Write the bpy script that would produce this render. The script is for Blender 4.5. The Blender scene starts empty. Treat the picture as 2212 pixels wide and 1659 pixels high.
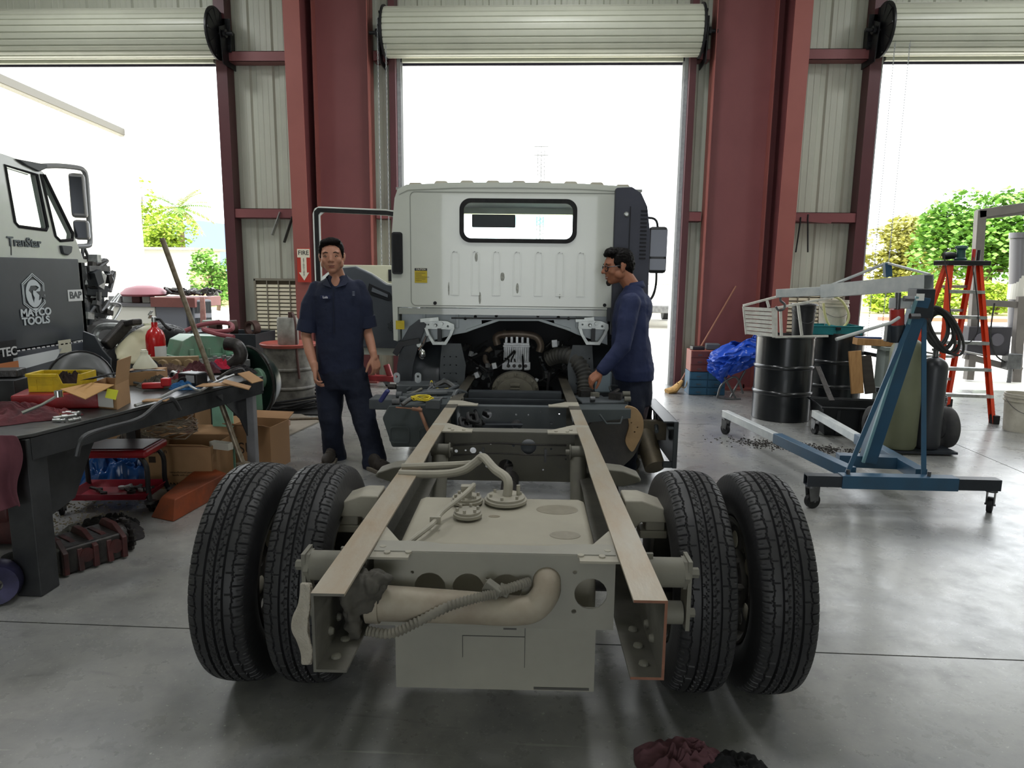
import bpy, math, random
EXPO=1.32;FILL=15;SUN=4.
from mathutils import Vector, Matrix, noise
from mathutils.geometry import tessellate_polygon
PI=math.pi
rnd=random.Random(7)
C=bpy.context.scene.collection
# ---------------------------------------------------------------- camera model (photo 2212x1659)
F=1500.;CX=1106.;CY=829.5;H=1.5
YAW=math.radians(2.9);PITCH=math.radians(9.28);ROLL=0.0116
_f=(-math.sin(YAW)*math.cos(PITCH),math.cos(YAW)*math.cos(PITCH),-math.sin(PITCH))
_r=(math.cos(YAW),math.sin(YAW),0.)
_u=(_r[1]*_f[2]-_r[2]*_f[1],_r[2]*_f[0]-_r[0]*_f[2],_r[0]*_f[1]-_r[1]*_f[0])
_c,_s=math.cos(ROLL),math.sin(ROLL)
R_=tuple(_c*a+_s*b for a,b in zip(_r,_u)); U_=tuple(-_s*a+_c*b for a,b in zip(_r,_u))
def ray(px,py):
    a=(px-CX)/F;b=-(py-CY)/F
    return tuple(_f[i]+a*R_[i]+b*U_[i] for i in range(3))
def G(px,py,z=0.):
    d=ray(px,py);t=(z-H)/d[2];return Vector((d[0]*t,d[1]*t,z))
def W(px,py,Y):
    d=ray(px,py);t=Y/d[1];return Vector((d[0]*t,Y,H+d[2]*t))
TO=Vector((-.13,1.56,0));TA=math.radians(1.7)
TM=Matrix.Translation(TO)@Matrix.Rotation(TA,4,'Z');TI=TM.inverted()
def T(px,py,y):            # point on the truck plane at local depth y
    d=Vector(ray(px,py));o=TI@Vector((0,0,H));dl=TI.to_3x3()@d
    return o+dl*((y-o.y)/dl.y)
def SX(px,py,X):
    d=ray(px,py);t=X/d[0];return Vector((X,d[1]*t,H+d[2]*t))
def TZ(px,py,z):
    return TI@G(px,py,z)
cd=bpy.data.cameras.new('camera');co=bpy.data.objects.new('camera',cd);C.objects.link(co)
cd.sensor_width=36;cd.lens=36*F/2212;cd.clip_start=.05;cd.clip_end=2000
m=Matrix.Identity(4)
for i in range(3):
    m[i][0]=R_[i];m[i][1]=U_[i];m[i][2]=-_f[i]
m[2][3]=H
co.matrix_world=m
bpy.context.scene.camera=co
# ---------------------------------------------------------------- colours and materials
def lin(c):
    c/=255.;return c/12.92 if c<=.04045 else ((c+.055)/1.055)**2.4
def hx(s):
    s=s.lstrip('#');return tuple(lin(int(s[i:i+2],16)) for i in (0,2,4))+(1,)
MATS={}
def mk(name,col,rough=.5,metal=0.,col2=None,scale=6.,amt=.5,bump=0.,bscale=None,spec=.5,coat=0.,trans=0.,emit=0.,alpha=1.,stretch=None,sharp=.25,detail=5.,ior=1.45):
    """Principled material; col2 is mixed in by object-space noise (amt = threshold shift)."""
    if name in MATS: return MATS[name]
    m=bpy.data.materials.new(name);m.use_nodes=True;nt=m.node_tree;N=nt.nodes;L=nt.links
    b=N['Principled BSDF'];col=hx(col) if isinstance(col,str) else col
    b.inputs['Base Color'].default_value=col;b.inputs['Roughness'].default_value=rough;b.inputs['Metallic'].default_value=metal
    b.inputs['Specular IOR Level'].default_value=spec;b.inputs['Coat Weight'].default_value=coat
    b.inputs['Transmission Weight'].default_value=trans;b.inputs['IOR'].default_value=ior;b.inputs['Alpha'].default_value=alpha
    if emit: b.inputs['Emission Color'].default_value=col;b.inputs['Emission Strength'].default_value=emit
    if col2 or bump:
        tc=N.new('ShaderNodeTexCoord');mp=N.new('ShaderNodeMapping');L.new(tc.outputs['Object'],mp.inputs[0])
        if stretch: mp.inputs['Scale'].default_value=stretch
    if col2:
        n=N.new('ShaderNodeTexNoise');n.inputs['Scale'].default_value=scale;n.inputs['Detail'].default_value=detail;n.inputs['Roughness'].default_value=.62
        L.new(mp.outputs[0],n.inputs['Vector'])
        r=N.new('ShaderNodeMapRange');L.new(n.outputs['Fac'],r.inputs[0])
        c=1-amt;r.inputs[1].default_value=max(0,c-sharp);r.inputs[2].default_value=min(1,c+sharp)
        x=N.new('ShaderNodeMix');x.data_type='RGBA';L.new(r.outputs[0],x.inputs[0])
        x.inputs[6].default_value=col;x.inputs[7].default_value=hx(col2) if isinstance(col2,str) else col2
        L.new(x.outputs[2],b.inputs['Base Color'])
    if bump:
        n2=N.new('ShaderNodeTexNoise');n2.inputs['Scale'].default_value=bscale or scale*4;n2.inputs['Detail'].default_value=4
        L.new(mp.outputs[0],n2.inputs['Vector'])
        bp=N.new('ShaderNodeBump');bp.inputs['Strength'].default_value=bump;bp.inputs['Distance'].default_value=.02
        L.new(n2.outputs['Fac'],bp.inputs['Height']);L.new(bp.outputs[0],b.inputs['Normal'])
    MATS[name]=m;return m
# ---------------------------------------------------------------- mesh builder
W2L={}
def top(o):
    while o.parent: o=o.parent
    return o
class MB:
    def __init__(s): s.v=[];s.f=[];s.k=[];s.mi=0
    def add(s,vs,fs,M=None):
        n=len(s.v)
        for p in vs:
            p=Vector(p);s.v.append(M@p if M else p)
        for f in fs: s.f.append(tuple(n+i for i in f));s.k.append(s.mi)
        return s
    def mat(s,i): s.mi=i;return s
    def bb(s,x0,x1,y0,y1,z0,z1,M=None):
        v=[(x,y,z) for x in (x0,x1) for y in (y0,y1) for z in (z0,z1)]
        return s.add(v,[(0,1,3,2),(4,6,7,5),(0,4,5,1),(2,3,7,6),(0,2,6,4),(1,5,7,3)],M)
    def box(s,c,d,rz=0,rx=0,ry=0):
        M=Matrix.Translation(Vector(c))@Matrix.Rotation(rz,4,'Z')@Matrix.Rotation(ry,4,'Y')@Matrix.Rotation(rx,4,'X')
        return s.bb(-d[0]/2,d[0]/2,-d[1]/2,d[1]/2,-d[2]/2,d[2]/2,M)
    def frame(s,p,q,up=(0,0,1)):
        p=Vector(p);q=Vector(q);d=(q-p);l=d.length;d=d/l if l>1e-9 else Vector((0,0,1));u=Vector(up)
        if abs(d.dot(u.normalized()))>.98: u=Vector((0,1,0)) if abs(d.y)<.9 else Vector((1,0,0))
        x=d.cross(u).normalized();u=x.cross(d)
        M=Matrix.Identity(4)
        for i in range(3): M[i][0]=x[i];M[i][1]=d[i];M[i][2]=u[i];M[i][3]=p[i]
        return M,l
    def bar(s,p,q,w,h,up=(0,0,1)):      # rectangular bar, w across, h along up
        M,l=s.frame(p,q,up);return s.bb(-w/2,w/2,0,l,-h/2,h/2,M)
    def rhs(s,p,q,w,h,t=.005,up=(0,0,1)):   # hollow open-ended bar
        M,l=s.frame(p,q,up)
        s.bb(-w/2,w/2,0,l,h/2-t,h/2,M);s.bb(-w/2,w/2,0,l,-h/2,-h/2+t,M)
        s.bb(-w/2,-w/2+t,0,l,-h/2+t,h/2-t,M);return s.bb(w/2-t,w/2,0,l,-h/2+t,h/2-t,M)
    def cyl(s,p,q,r,r2=None,n=16,caps=True):
        M,l=s.frame(p,q);r2=r if r2 is None else r2
        v=[(r*math.cos(2*PI*i/n),0,r*math.sin(2*PI*i/n)) for i in range(n)]+[(r2*math.cos(2*PI*i/n),l,r2*math.sin(2*PI*i/n)) for i in range(n)]
        f=[(i,(i+1)%n,n+(i+1)%n,n+i) for i in range(n)]
        if caps: f+=[tuple(range(n-1,-1,-1)),tuple(range(n,2*n))]
        return s.add(v,f,M)
    def tube(s,pts,r,n=8,closed=False,flat=1.):
        pts=[Vector(p) for p in pts];N=len(pts);rs=r if isinstance(r,(list,tuple)) else [r]*N
        base=len(s.v);prev=None
        for i,p in enumerate(pts):
            a=pts[(i-1)%N] if (i>0 or closed) else p;b=pts[(i+1)%N] if (i<N-1 or closed) else p
            d=(b-a).normalized()
            if prev is None:
                u=Vector((0,0,1)) if abs(d.z)<.9 else Vector((0,1,0));x=d.cross(u).normalized()
            else:
                x=(prev-d*prev.dot(d)).normalized()
            prev=x;y=d.cross(x)
            for k in range(n):
                t=2*PI*k/n;s.v.append(p+x*(rs[i]*math.cos(t))+y*(rs[i]*flat*math.sin(t)))
        for i in range(N if closed else N-1):
            j=(i+1)%N
            for k in range(n):
                s.f.append((base+i*n+k,base+i*n+(k+1)%n,base+j*n+(k+1)%n,base+j*n+k));s.k.append(s.mi)
        if not closed:
            s.f.append(tuple(base+k for k in range(n-1,-1,-1)));s.k.append(s.mi)
            s.f.append(tuple(base+(N-1)*n+k for k in range(n)));s.k.append(s.mi)
        return s
    def lathe(s,prof,c=(0,0,0),axis='z',n=24,M=None,closed=False):
        base=len(s.v);c=Vector(c)
        for r,h in prof:
            for k in range(n):
                t=2*PI*k/n;a,b=r*math.cos(t),r*math.sin(t)
                p=Vector((a,b,h)) if axis=='z' else (Vector((h,a,b)) if axis=='x' else Vector((a,h,b)))
                p=c+p;s.v.append(M@p if M else p)
        P=len(prof)
        for i in range(P if closed else P-1):
            j=(i+1)%P
            for k in range(n):
                s.f.append((base+i*n+k,base+i*n+(k+1)%n,base+j*n+(k+1)%n,base+j*n+k));s.k.append(s.mi)
        if not closed:
            s.f.append(tuple(base+k for k in range(n-1,-1,-1)));s.k.append(s.mi)
            s.f.append(tuple(base+(P-1)*n+k for k in range(n)));s.k.append(s.mi)
        return s
    def plate(s,outer,holes,org,ux,uy,t):   # polygon with holes in plane (ux,uy), thickness t along ux x uy
        org=Vector(org);ux=Vector(ux);uy=Vector(uy);w=ux.cross(uy).normalized()*t
        loops=[list(outer)]+[list(h) for h in holes];flat=[p for l in loops for p in l]
        tri=tessellate_polygon([[Vector((p[0],p[1],0)) for p in l] for l in loops])
        n=len(flat);v=[org+ux*p[0]+uy*p[1]+w*.5 for p in flat]+[org+ux*p[0]+uy*p[1]-w*.5 for p in flat]
        f=[tuple(q) for q in tri]+[tuple(n+i for i in reversed(q)) for q in tri]
        o=0
        for l in loops:
            k=len(l);f+=[(o+i,o+(i+1)%k,n+o+(i+1)%k,n+o+i) for i in range(k)];o+=k
        return s.add(v,f)
    def ell(s,c,r,n=16,m_=10,M=None):
        c=Vector(c);r=(r,r,r) if not isinstance(r,(tuple,list)) else r
        v=[];f=[]
        for i in range(1,m_):
            t=PI*i/m_
            for k in range(n):
                a=2*PI*k/n;v.append(Vector((r[0]*math.sin(t)*math.cos(a),r[1]*math.sin(t)*math.sin(a),r[2]*math.cos(t))))
        v.append(Vector((0,0,r[2])));v.append(Vector((0,0,-r[2])));T_=len(v)-2
        for i in range(m_-2):
            for k in range(n): f.append((i*n+k,(i+1)*n+k,(i+1)*n+(k+1)%n,i*n+(k+1)%n))
        for k in range(n): f.append((T_,k,(k+1)%n));f.append((T_+1,(m_-2)*n+(k+1)%n,(m_-2)*n+k))
        Mt=Matrix.Translation(c)@M if M else Matrix.Translation(c)
        return s.add(v,f,Mt)
    def grid(s,fn,nu,nv,cu=False,cv=False):
        base=len(s.v)
        for i in range(nu):
            for j in range(nv): s.v.append(Vector(fn(i/(nu if cu else nu-1),j/(nv if cv else nv-1))))
        for i in range(nu if cu else nu-1):
            for j in range(nv if cv else nv-1):
                i2=(i+1)%nu;j2=(j+1)%nv
                s.f.append((base+i*nv+j,base+i2*nv+j,base+i2*nv+j2,base+i*nv+j2));s.k.append(s.mi)
        return s
    def build(s,name,mats,parent=None,smooth=None,bevel=0.,label=None,subsurf=0,solid=0.):
        me=bpy.data.meshes.new(name);o=bpy.data.objects.new(name,me);C.objects.link(o)
        vs=s.v
        if parent is not None:
            M=W2L.get(top(parent).name)
            if M is not None: vs=[M@p for p in vs]
            o.parent=parent
        me.from_pydata([tuple(p) for p in vs],[],s.f)
        if not isinstance(mats,(list,tuple)): mats=[mats]
        for m in mats: me.materials.append(m)
        if len(mats)>1: me.polygons.foreach_set('material_index',s.k)
        me.validate()
        import bmesh
        bm=bmesh.new();bm.from_mesh(me);bmesh.ops.recalc_face_normals(bm,faces=bm.faces)
        if smooth is not None:
            for f in bm.faces: f.smooth=True
            for e in bm.edges:
                if len(e.link_faces)==2 and e.calc_face_angle(0)>smooth: e.smooth=False
        bm.to_mesh(me);bm.free()
        if solid: d=o.modifiers.new('solid','SOLIDIFY');d.thickness=solid
        if bevel:
            d=o.modifiers.new('bevel','BEVEL');d.width=bevel;d.segments=2;d.limit_method='ANGLE';d.angle_limit=.6;d.harden_normals=False
            if smooth is None:
                me.shade_smooth();d.harden_normals=True
        if subsurf: d=o.modifiers.new('sub','SUBSURF');d.levels=d.render_levels=subsurf
        if label: o['label']=label
        return o
SM=.6
def tag(o,label=None,cat=None,group=None,kind=None):
    if label: o['label']=label
    if cat: o['category']=cat
    if group: o['group']=group
    if kind: o['kind']=kind
    return o
def thing(name,label,cat,loc=(0,0,0),rz=0,group=None,world=False,M=None):
    o=bpy.data.objects.new(name,None);C.objects.link(o);o.empty_display_size=.1
    Mx=M if M is not None else Matrix.Translation(Vector(loc))@Matrix.Rotation(rz,4,'Z')
    o.matrix_world=Mx
    if world: W2L[o.name]=Mx.inverted()
    return tag(o,label,cat,group)
def dup(root,label=None,M=None,group=None):
    r=root.copy();C.objects.link(r)
    if M is not None: r.matrix_world=M
    if label: r['label']=label
    if group: r['group']=group
    def rec(a,b):
        for ch in list(a.children):
            c=ch.copy();C.objects.link(c);c.parent=b;c.matrix_parent_inverse=ch.matrix_parent_inverse.copy();rec(ch,c)
    rec(root,r);return r
def circ(cx,cy,r,n=20): return [(cx+r*math.cos(2*PI*i/n),cy+r*math.sin(2*PI*i/n)) for i in range(n)]
def rrect(x0,x1,y0,y1,r,n=5):
    o=[]
    for cx,cy,a in ((x1-r,y1-r,0),(x0+r,y1-r,90),(x0+r,y0+r,180),(x1-r,y0+r,270)):
        for i in range(n+1):
            t=math.radians(a+90*i/n);o.append((cx+r*math.cos(t),cy+r*math.sin(t)))
    return o
def smoothpath(pts,k=6,closed=False):
    P=[Vector(p) for p in pts];n=len(P);o=[]
    for i in range(n if closed else n-1):
        a=P[(i-1)%n] if (i>0 or closed) else P[i];b=P[i];c=P[(i+1)%n];d=P[(i+2)%n] if (i<n-2 or closed) else c
        for j in range(k):
            t=j/k;o.append(.5*((2*b)+(c-a)*t+(2*a-5*b+4*c-d)*t*t+(3*b-a-3*c+d)*t**3))
    if not closed: o.append(P[-1])
    return o
def letters(name,body,size,org,ux,uy,mat,parent,extrude=.001,align='CENTER',bold=0.,sx=1.):
    """raised lettering: org = centre of the text, ux/uy reading axes in the parent's building space"""
    cu=bpy.data.curves.new(name,'FONT');cu.body=body;cu.size=size;cu.align_x=align;cu.align_y='CENTER';cu.extrude=extrude;cu.offset=bold;cu.space_line=.85
    ob=bpy.data.objects.new('t',cu);C.objects.link(ob);bpy.context.view_layer.update()
    me=bpy.data.meshes.new_from_object(ob.evaluated_get(bpy.context.evaluated_depsgraph_get()))
    bpy.data.objects.remove(ob);bpy.data.curves.remove(cu)
    ux=Vector(ux).normalized();uy=Vector(uy).normalized();w=ux.cross(uy)
    b=MB();b.add([Vector(org)+ux*(v.co.x*sx)+uy*v.co.y+w*v.co.z for v in me.vertices],[tuple(p.vertices) for p in me.polygons])
    bpy.data.meshes.remove(me)
    return b.build(name,mat,parent)
# ---------------------------------------------------------------- render settings, light
sc=bpy.context.scene
sc.view_settings.view_transform='Standard';sc.view_settings.look='None';sc.view_settings.gamma=1;sc.view_settings.exposure=EXPO
try: sc.view_settings.use_curve_mapping=False
except Exception: pass
wd=bpy.data.worlds.new('world');sc.world=wd;wd.use_nodes=True
bg=wd.node_tree.nodes['Background'];bg.inputs[0].default_value=(.93,.97,1,1);bg.inputs[1].default_value=2.0
# ---------------------------------------------------------------- shared materials
M_white=mk('painted_sheet_white','#c9cbbd',.45,col2='#b9bcae',scale=1.2,amt=.4)
M_red=mk('red_oxide_steel','#8a5254',.45,col2='#7d484b',scale=1.5,amt=.4)
M_redl=mk('red_oxide_lit_flange','#9c5c56',.45,col2='#8f524d',scale=1.5,amt=.4)  # lighter copy of the red; light on the flanges put into the colour
M_galv=mk('galvanised_steel','#b4b8ba',.4,.4,col2='#8f9498',scale=20,amt=.5)
M_blk=mk('black_paint','#15161a',.42,col2='#26272a',scale=10,amt=.3)
M_rub=mk('black_rubber','#101012',.68,col2='#2a2a2a',scale=14,amt=.3,bump=.15)
M_alu=mk('bare_aluminium','#c3c5c4',.34,.75,col2='#8b8d8c',scale=30,amt=.4)
M_chrome=mk('chrome','#d5d7d8',.12,1.)
M_steel=mk('dull_steel','#6f7071',.42,.7,col2='#48484a',scale=12,amt=.45)
M_iron=mk('dark_oily_iron','#2b2a2b',.4,.5,col2='#4c4845',scale=9,amt=.45,bump=.2)
M_wood=mk('pine_wood','#c09563',.6,col2='#9a6f42',scale=3,amt=.5,stretch=(12,2,2))
M_dirtw=mk('grimy_wood','#6a5a45',.75,col2='#3b332a',scale=4,amt=.5,stretch=(8,2,2))
M_card=mk('cardboard','#a98560',.8,col2='#967452',scale=5,amt=.45)
M_skinA=None
M_rag=mk('red_shop_rag','#6b3038',.9,col2='#3a2326',scale=7,amt=.5,bump=.4,bscale=30)
M_glass=mk('clear_glass',(.9,.97,.95,1),.02,trans=1.,ior=1.1)

M_bw=mk('sunlit_white_wall','#dcdad3',.8)
# ================================================================ THE SETTING
WY=9.42;ZT=5.9
XL,XR,YB=-9.2,9.2,-9.0
OP=[(-8.1,-4.35),(-1.94,1.64),(4.06,7.8)];ZH=4.12
# floor with saw-cut joints
fm=bpy.data.materials.new('polished_concrete');fm.use_nodes=True;nt=fm.node_tree;N=nt.nodes;L=nt.links;b=N['Principled BSDF']
tc=N.new('ShaderNodeTexCoord')
def nz(scale,detail,rough=.6,stretch=None,dist=0):
    n=N.new('ShaderNodeTexNoise');n.inputs['Scale'].default_value=scale;n.inputs['Detail'].default_value=detail;n.inputs['Roughness'].default_value=rough;n.inputs['Distortion'].default_value=dist
    if stretch:
        mp=N.new('ShaderNodeMapping');mp.inputs['Scale'].default_value=stretch;L.new(tc.outputs['Object'],mp.inputs[0]);L.new(mp.outputs[0],n.inputs['Vector'])
    else: L.new(tc.outputs['Object'],n.inputs['Vector'])
    return n
def mr(src,a,b_,c,d):
    r=N.new('ShaderNodeMapRange');L.new(src,r.inputs[0])
    for i,v in enumerate((a,b_,c,d)): r.inputs[i+1].default_value=v
    return r.outputs[0]
def mx(fac,a,b_):
    x=N.new('ShaderNodeMix');x.data_type='RGBA'
    if isinstance(fac,float): x.inputs[0].default_value=fac
    else: L.new(fac,x.inputs[0])
    for i,v in ((6,a),(7,b_)):
        if isinstance(v,tuple): x.inputs[i].default_value=v
        else: L.new(v,x.inputs[i])
    return x.outputs[2]
n1=nz(.9,6,.65,dist=.4);n2=nz(5,8,.7);n3=nz(60,2);n4=nz(2.2,5,.6,(1,4,1),.8)
c0=mx(mr(n1.outputs['Fac'],.35,.65,0,1),hx('#78797a'),hx('#9b9a95'))
c1=mx(mr(n2.outputs['Fac'],.50,.72,0,.55),c0,hx('#5d5e5e'))
c2=mx(mr(n3.outputs['Fac'],.66,.72,0,.5),c1,hx('#c9c8c2'))
c3=mx(mr(n4.outputs['Fac'],.62,.74,0,.5),c2,hx('#4b4c4d'))
n5=nz(3.2,3,.5,(.35,5,1),1.5);c3=mx(mr(n5.outputs['Fac'],.70,.76,0,.35),c3,hx('#bdbcb6'));L.new(c3,b.inputs['Base Color'])
L.new(mr(n2.outputs['Fac'],.3,.7,.2,.42),b.inputs['Roughness'])
b.inputs['Specular IOR Level'].default_value=.55;b.inputs['Coat Weight'].default_value=.25;b.inputs['Coat Roughness'].default_value=.22
bp=N.new('ShaderNodeBump');bp.inputs['Strength'].default_value=.12;bp.inputs['Distance'].default_value=.01;L.new(n2.outputs['Fac'],bp.inputs['Height']);L.new(bp.outputs[0],b.inputs['Normal'])
M_joint=mk('joint_filler','#2c2c2c',.8)
fb=MB()
xs=[XL,3.7,XR];ys=[YB,-1.6,2.64,6.9,WY+.02];g=.004
for i in range(len(xs)-1):
    for j in range(len(ys)-1):
        fb.bb(xs[i]+g,xs[i+1]-g,ys[j]+g,ys[j+1]-g,-.15,0)
fb.mat(1).bb(XL,XR,YB,WY+.02,-.16,-.006)
tag(fb.build('floor',[fm,M_joint]),kind='structure')
# ribbed sheet walls
def sheet(mb,x0,x1,z0,z1,y,d=.03,pitch=.305,rib=.06,off=0.):
    pts=[];k=math.floor((x0-off)/pitch)
    xs=[x0]
    while True:
        a=off+k*pitch
        for t in (a,a+.02,a+.02+rib,a+.04+rib,a+.15,a+.155,a+.165,a+.17,a+.23,a+.235,a+.245,a+.25):
            if x0<t<x1: xs.append(t)
        if a>x1: break
        k+=1
    xs.append(x1)
    def yy(x):
        u=(x-off)%pitch
        if u<.02: return d*u/.02
        if u<.02+rib: return d
        if u<.04+rib: return d*(.04+rib-u)/.02
        if .15<u<.17 or .23<u<.25: return -.004 if (.154<u<.166 or .234<u<.246) else 0
        return 0
    n=len(mb.v)
    for x in xs: mb.v.append(Vector((x,y+yy(x),z0)));mb.v.append(Vector((x,y+yy(x),z1)))
    for i in range(len(xs)-1): mb.f.append((n+2*i,n+2*i+2,n+2*i+3,n+2*i+1));mb.k.append(mb.mi)
wf=MB()
segs=[(XL,OP[0][0])]+[(OP[0][1],OP[1][0]),(OP[1][1],OP[2][0]),(OP[2][1],XR)]
for a,b_ in segs: sheet(wf,a,b_,-.1,ZH+.02,WY)
sheet(wf,XL,XR,ZH+.0,ZT,WY)
tag(wf.build('wall_front',M_white,solid=.003),kind='structure')
for nm,x in (('wall_left',XL),('wall_right',XR)):
    w_=MB()
    w_.bb(x-.02,x+.02,YB,WY,-.1,ZT) if nm=='wall_left' else w_.bb(x-.02,x+.02,YB,WY,-.1,ZT)
    tag(w_.build(nm,M_white),kind='structure')
w_=MB()
BO=[(-2.2,2.2)]
px_=XL
for a,b_ in BO: w_.bb(px_,a,YB-.02,YB+.02,-.1,3.6);px_=b_
w_.bb(px_,XR,YB-.02,YB+.02,-.1,3.6);w_.bb(XL,XR,YB-.02,YB+.02,3.6,ZT)
tag(w_.build('wall_back',M_white),kind='structure')
w_=MB();w_.bb(XL,XR,YB,WY,ZT,ZT+.03)
tag(w_.build('ceiling',M_white),kind='structure')
def portal(loc,rot,sx,sy):
    l=bpy.data.lights.new('portal','AREA');l.shape='RECTANGLE';l.size=sx;l.size_y=sy;l.cycles.is_portal=True
    o=bpy.data.objects.new('portal',l);C.objects.link(o);o.location=loc;o.rotation_euler=rot
for a,b_ in OP: portal(((a+b_)/2,WY+.25,ZH/2),(-PI/2,0,0),b_-a,ZH)
for a,b_ in BO: portal(((a+b_)/2,YB-.1,1.8),(PI/2,0,0),b_-a,3.6)

tn=[0]
def trim(mb,mats,**k):
    tn[0]+=1;o=mb.build('trim_%d'%tn[0],mats,**k);tag(o,kind='structure');return o
# main frame columns and portal columns
def icol(X,side):
    q=MB();h=ZT-.05
    q.mat(1)
    v=[(X-.1,8.72,0),(X+.1,8.72,0),(X+.1,8.58,h),(X-.1,8.58,h),(X-.1,8.735,0),(X+.1,8.735,0),(X+.1,8.595,h),(X-.1,8.595,h)]
    q.add(v,[(0,1,2,3),(4,7,6,5),(0,4,5,1),(1,5,6,2),(2,6,7,3),(3,7,4,0)])
    q.mat(0).add([(X-.005,8.73,0),(X-.005,9.3,0),(X-.005,9.3,h),(X-.005,8.59,h),(X+.005,8.73,0),(X+.005,9.3,0),(X+.005,9.3,h),(X+.005,8.59,h)],
      [(0,1,2,3),(4,7,6,5),(0,4,5,1),(1,5,6,2),(2,6,7,3),(3,7,4,0)])
    q.bb(X-.1,X+.1,9.3,9.315,0,h)
    q.bb(X-.16,X+.16,8.6,9.34,0,.02)
    trim(q,[M_red,M_redl])
icol(-3.09,-1);icol(2.83,1)
def pcol(x0,x1):
    q=MB();h=ZT-.05
    q.bb(x0,x1,9.16,9.172,0,h);q.mat(1)
    q.bb(x0,x0+.012,9.03,9.3,0,h);q.bb(x1-.012,x1,9.03,9.3,0,h);q.bb(x0-.04,x1+.04,9.0,9.33,0,.02)
    for z in (.05,.12):
        for x in (x0+.12,x1-.12): q.cyl((x,9.08,.02),(x,9.08,.07),.014,n=6)
    trim(q,[M_red,M_redl])
pcol(-2.99,-2.29);pcol(1.95,2.68)
# girts
def girt(x0,x1,z,d=.2):
    q=MB();q.mat(0).bb(x0,x1,9.22,9.405,z-.075,z-.069);q.mat(1).bb(x0,x1,9.22,9.228,z-.075,z+.05);q.mat(0).bb(x0,x1,9.22,9.4,z+.044,z+.05)
    trim(q,[M_red,M_red])
for z in (4.17,2.22):
    girt(-4.25,-3.2,z);girt(-2.27,-2.05,z);girt(1.76,1.93,z);girt(2.94,3.95,z)
for z in (5.4,):
    girt(-8.9,-3.2,z);girt(-2.27,1.93,z);girt(2.94,8.9,z)
# door posts (dark red channels)
M_redd=mk('door_post_red','#5c3338',.45,col2='#4f2b30',scale=2,amt=.4)
for x0,x1 in ((-4.30,-4.16),(-2.07,-1.99),(1.69,1.77),(3.86,4.0)):
    q=MB();q.bb(x0,x1,9.2,9.21,0,ZT-.1);q.bb(x0,x0+.008,9.21,9.4,0,ZT-.1);q.bb(x1-.008,x1,9.21,9.4,0,ZT-.1)
    trim(q,M_redd)
for a,b_ in OP:
    q=MB();q.bb(a,b_,9.2,9.4,ZH+.1,ZH+.22);trim(q,M_redd)
# base angle along the wall
for a,b_ in segs[1:3]:
    q=MB();q.bb(a,b_,9.38,9.41,0,.05);trim(q,M_galv)
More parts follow.
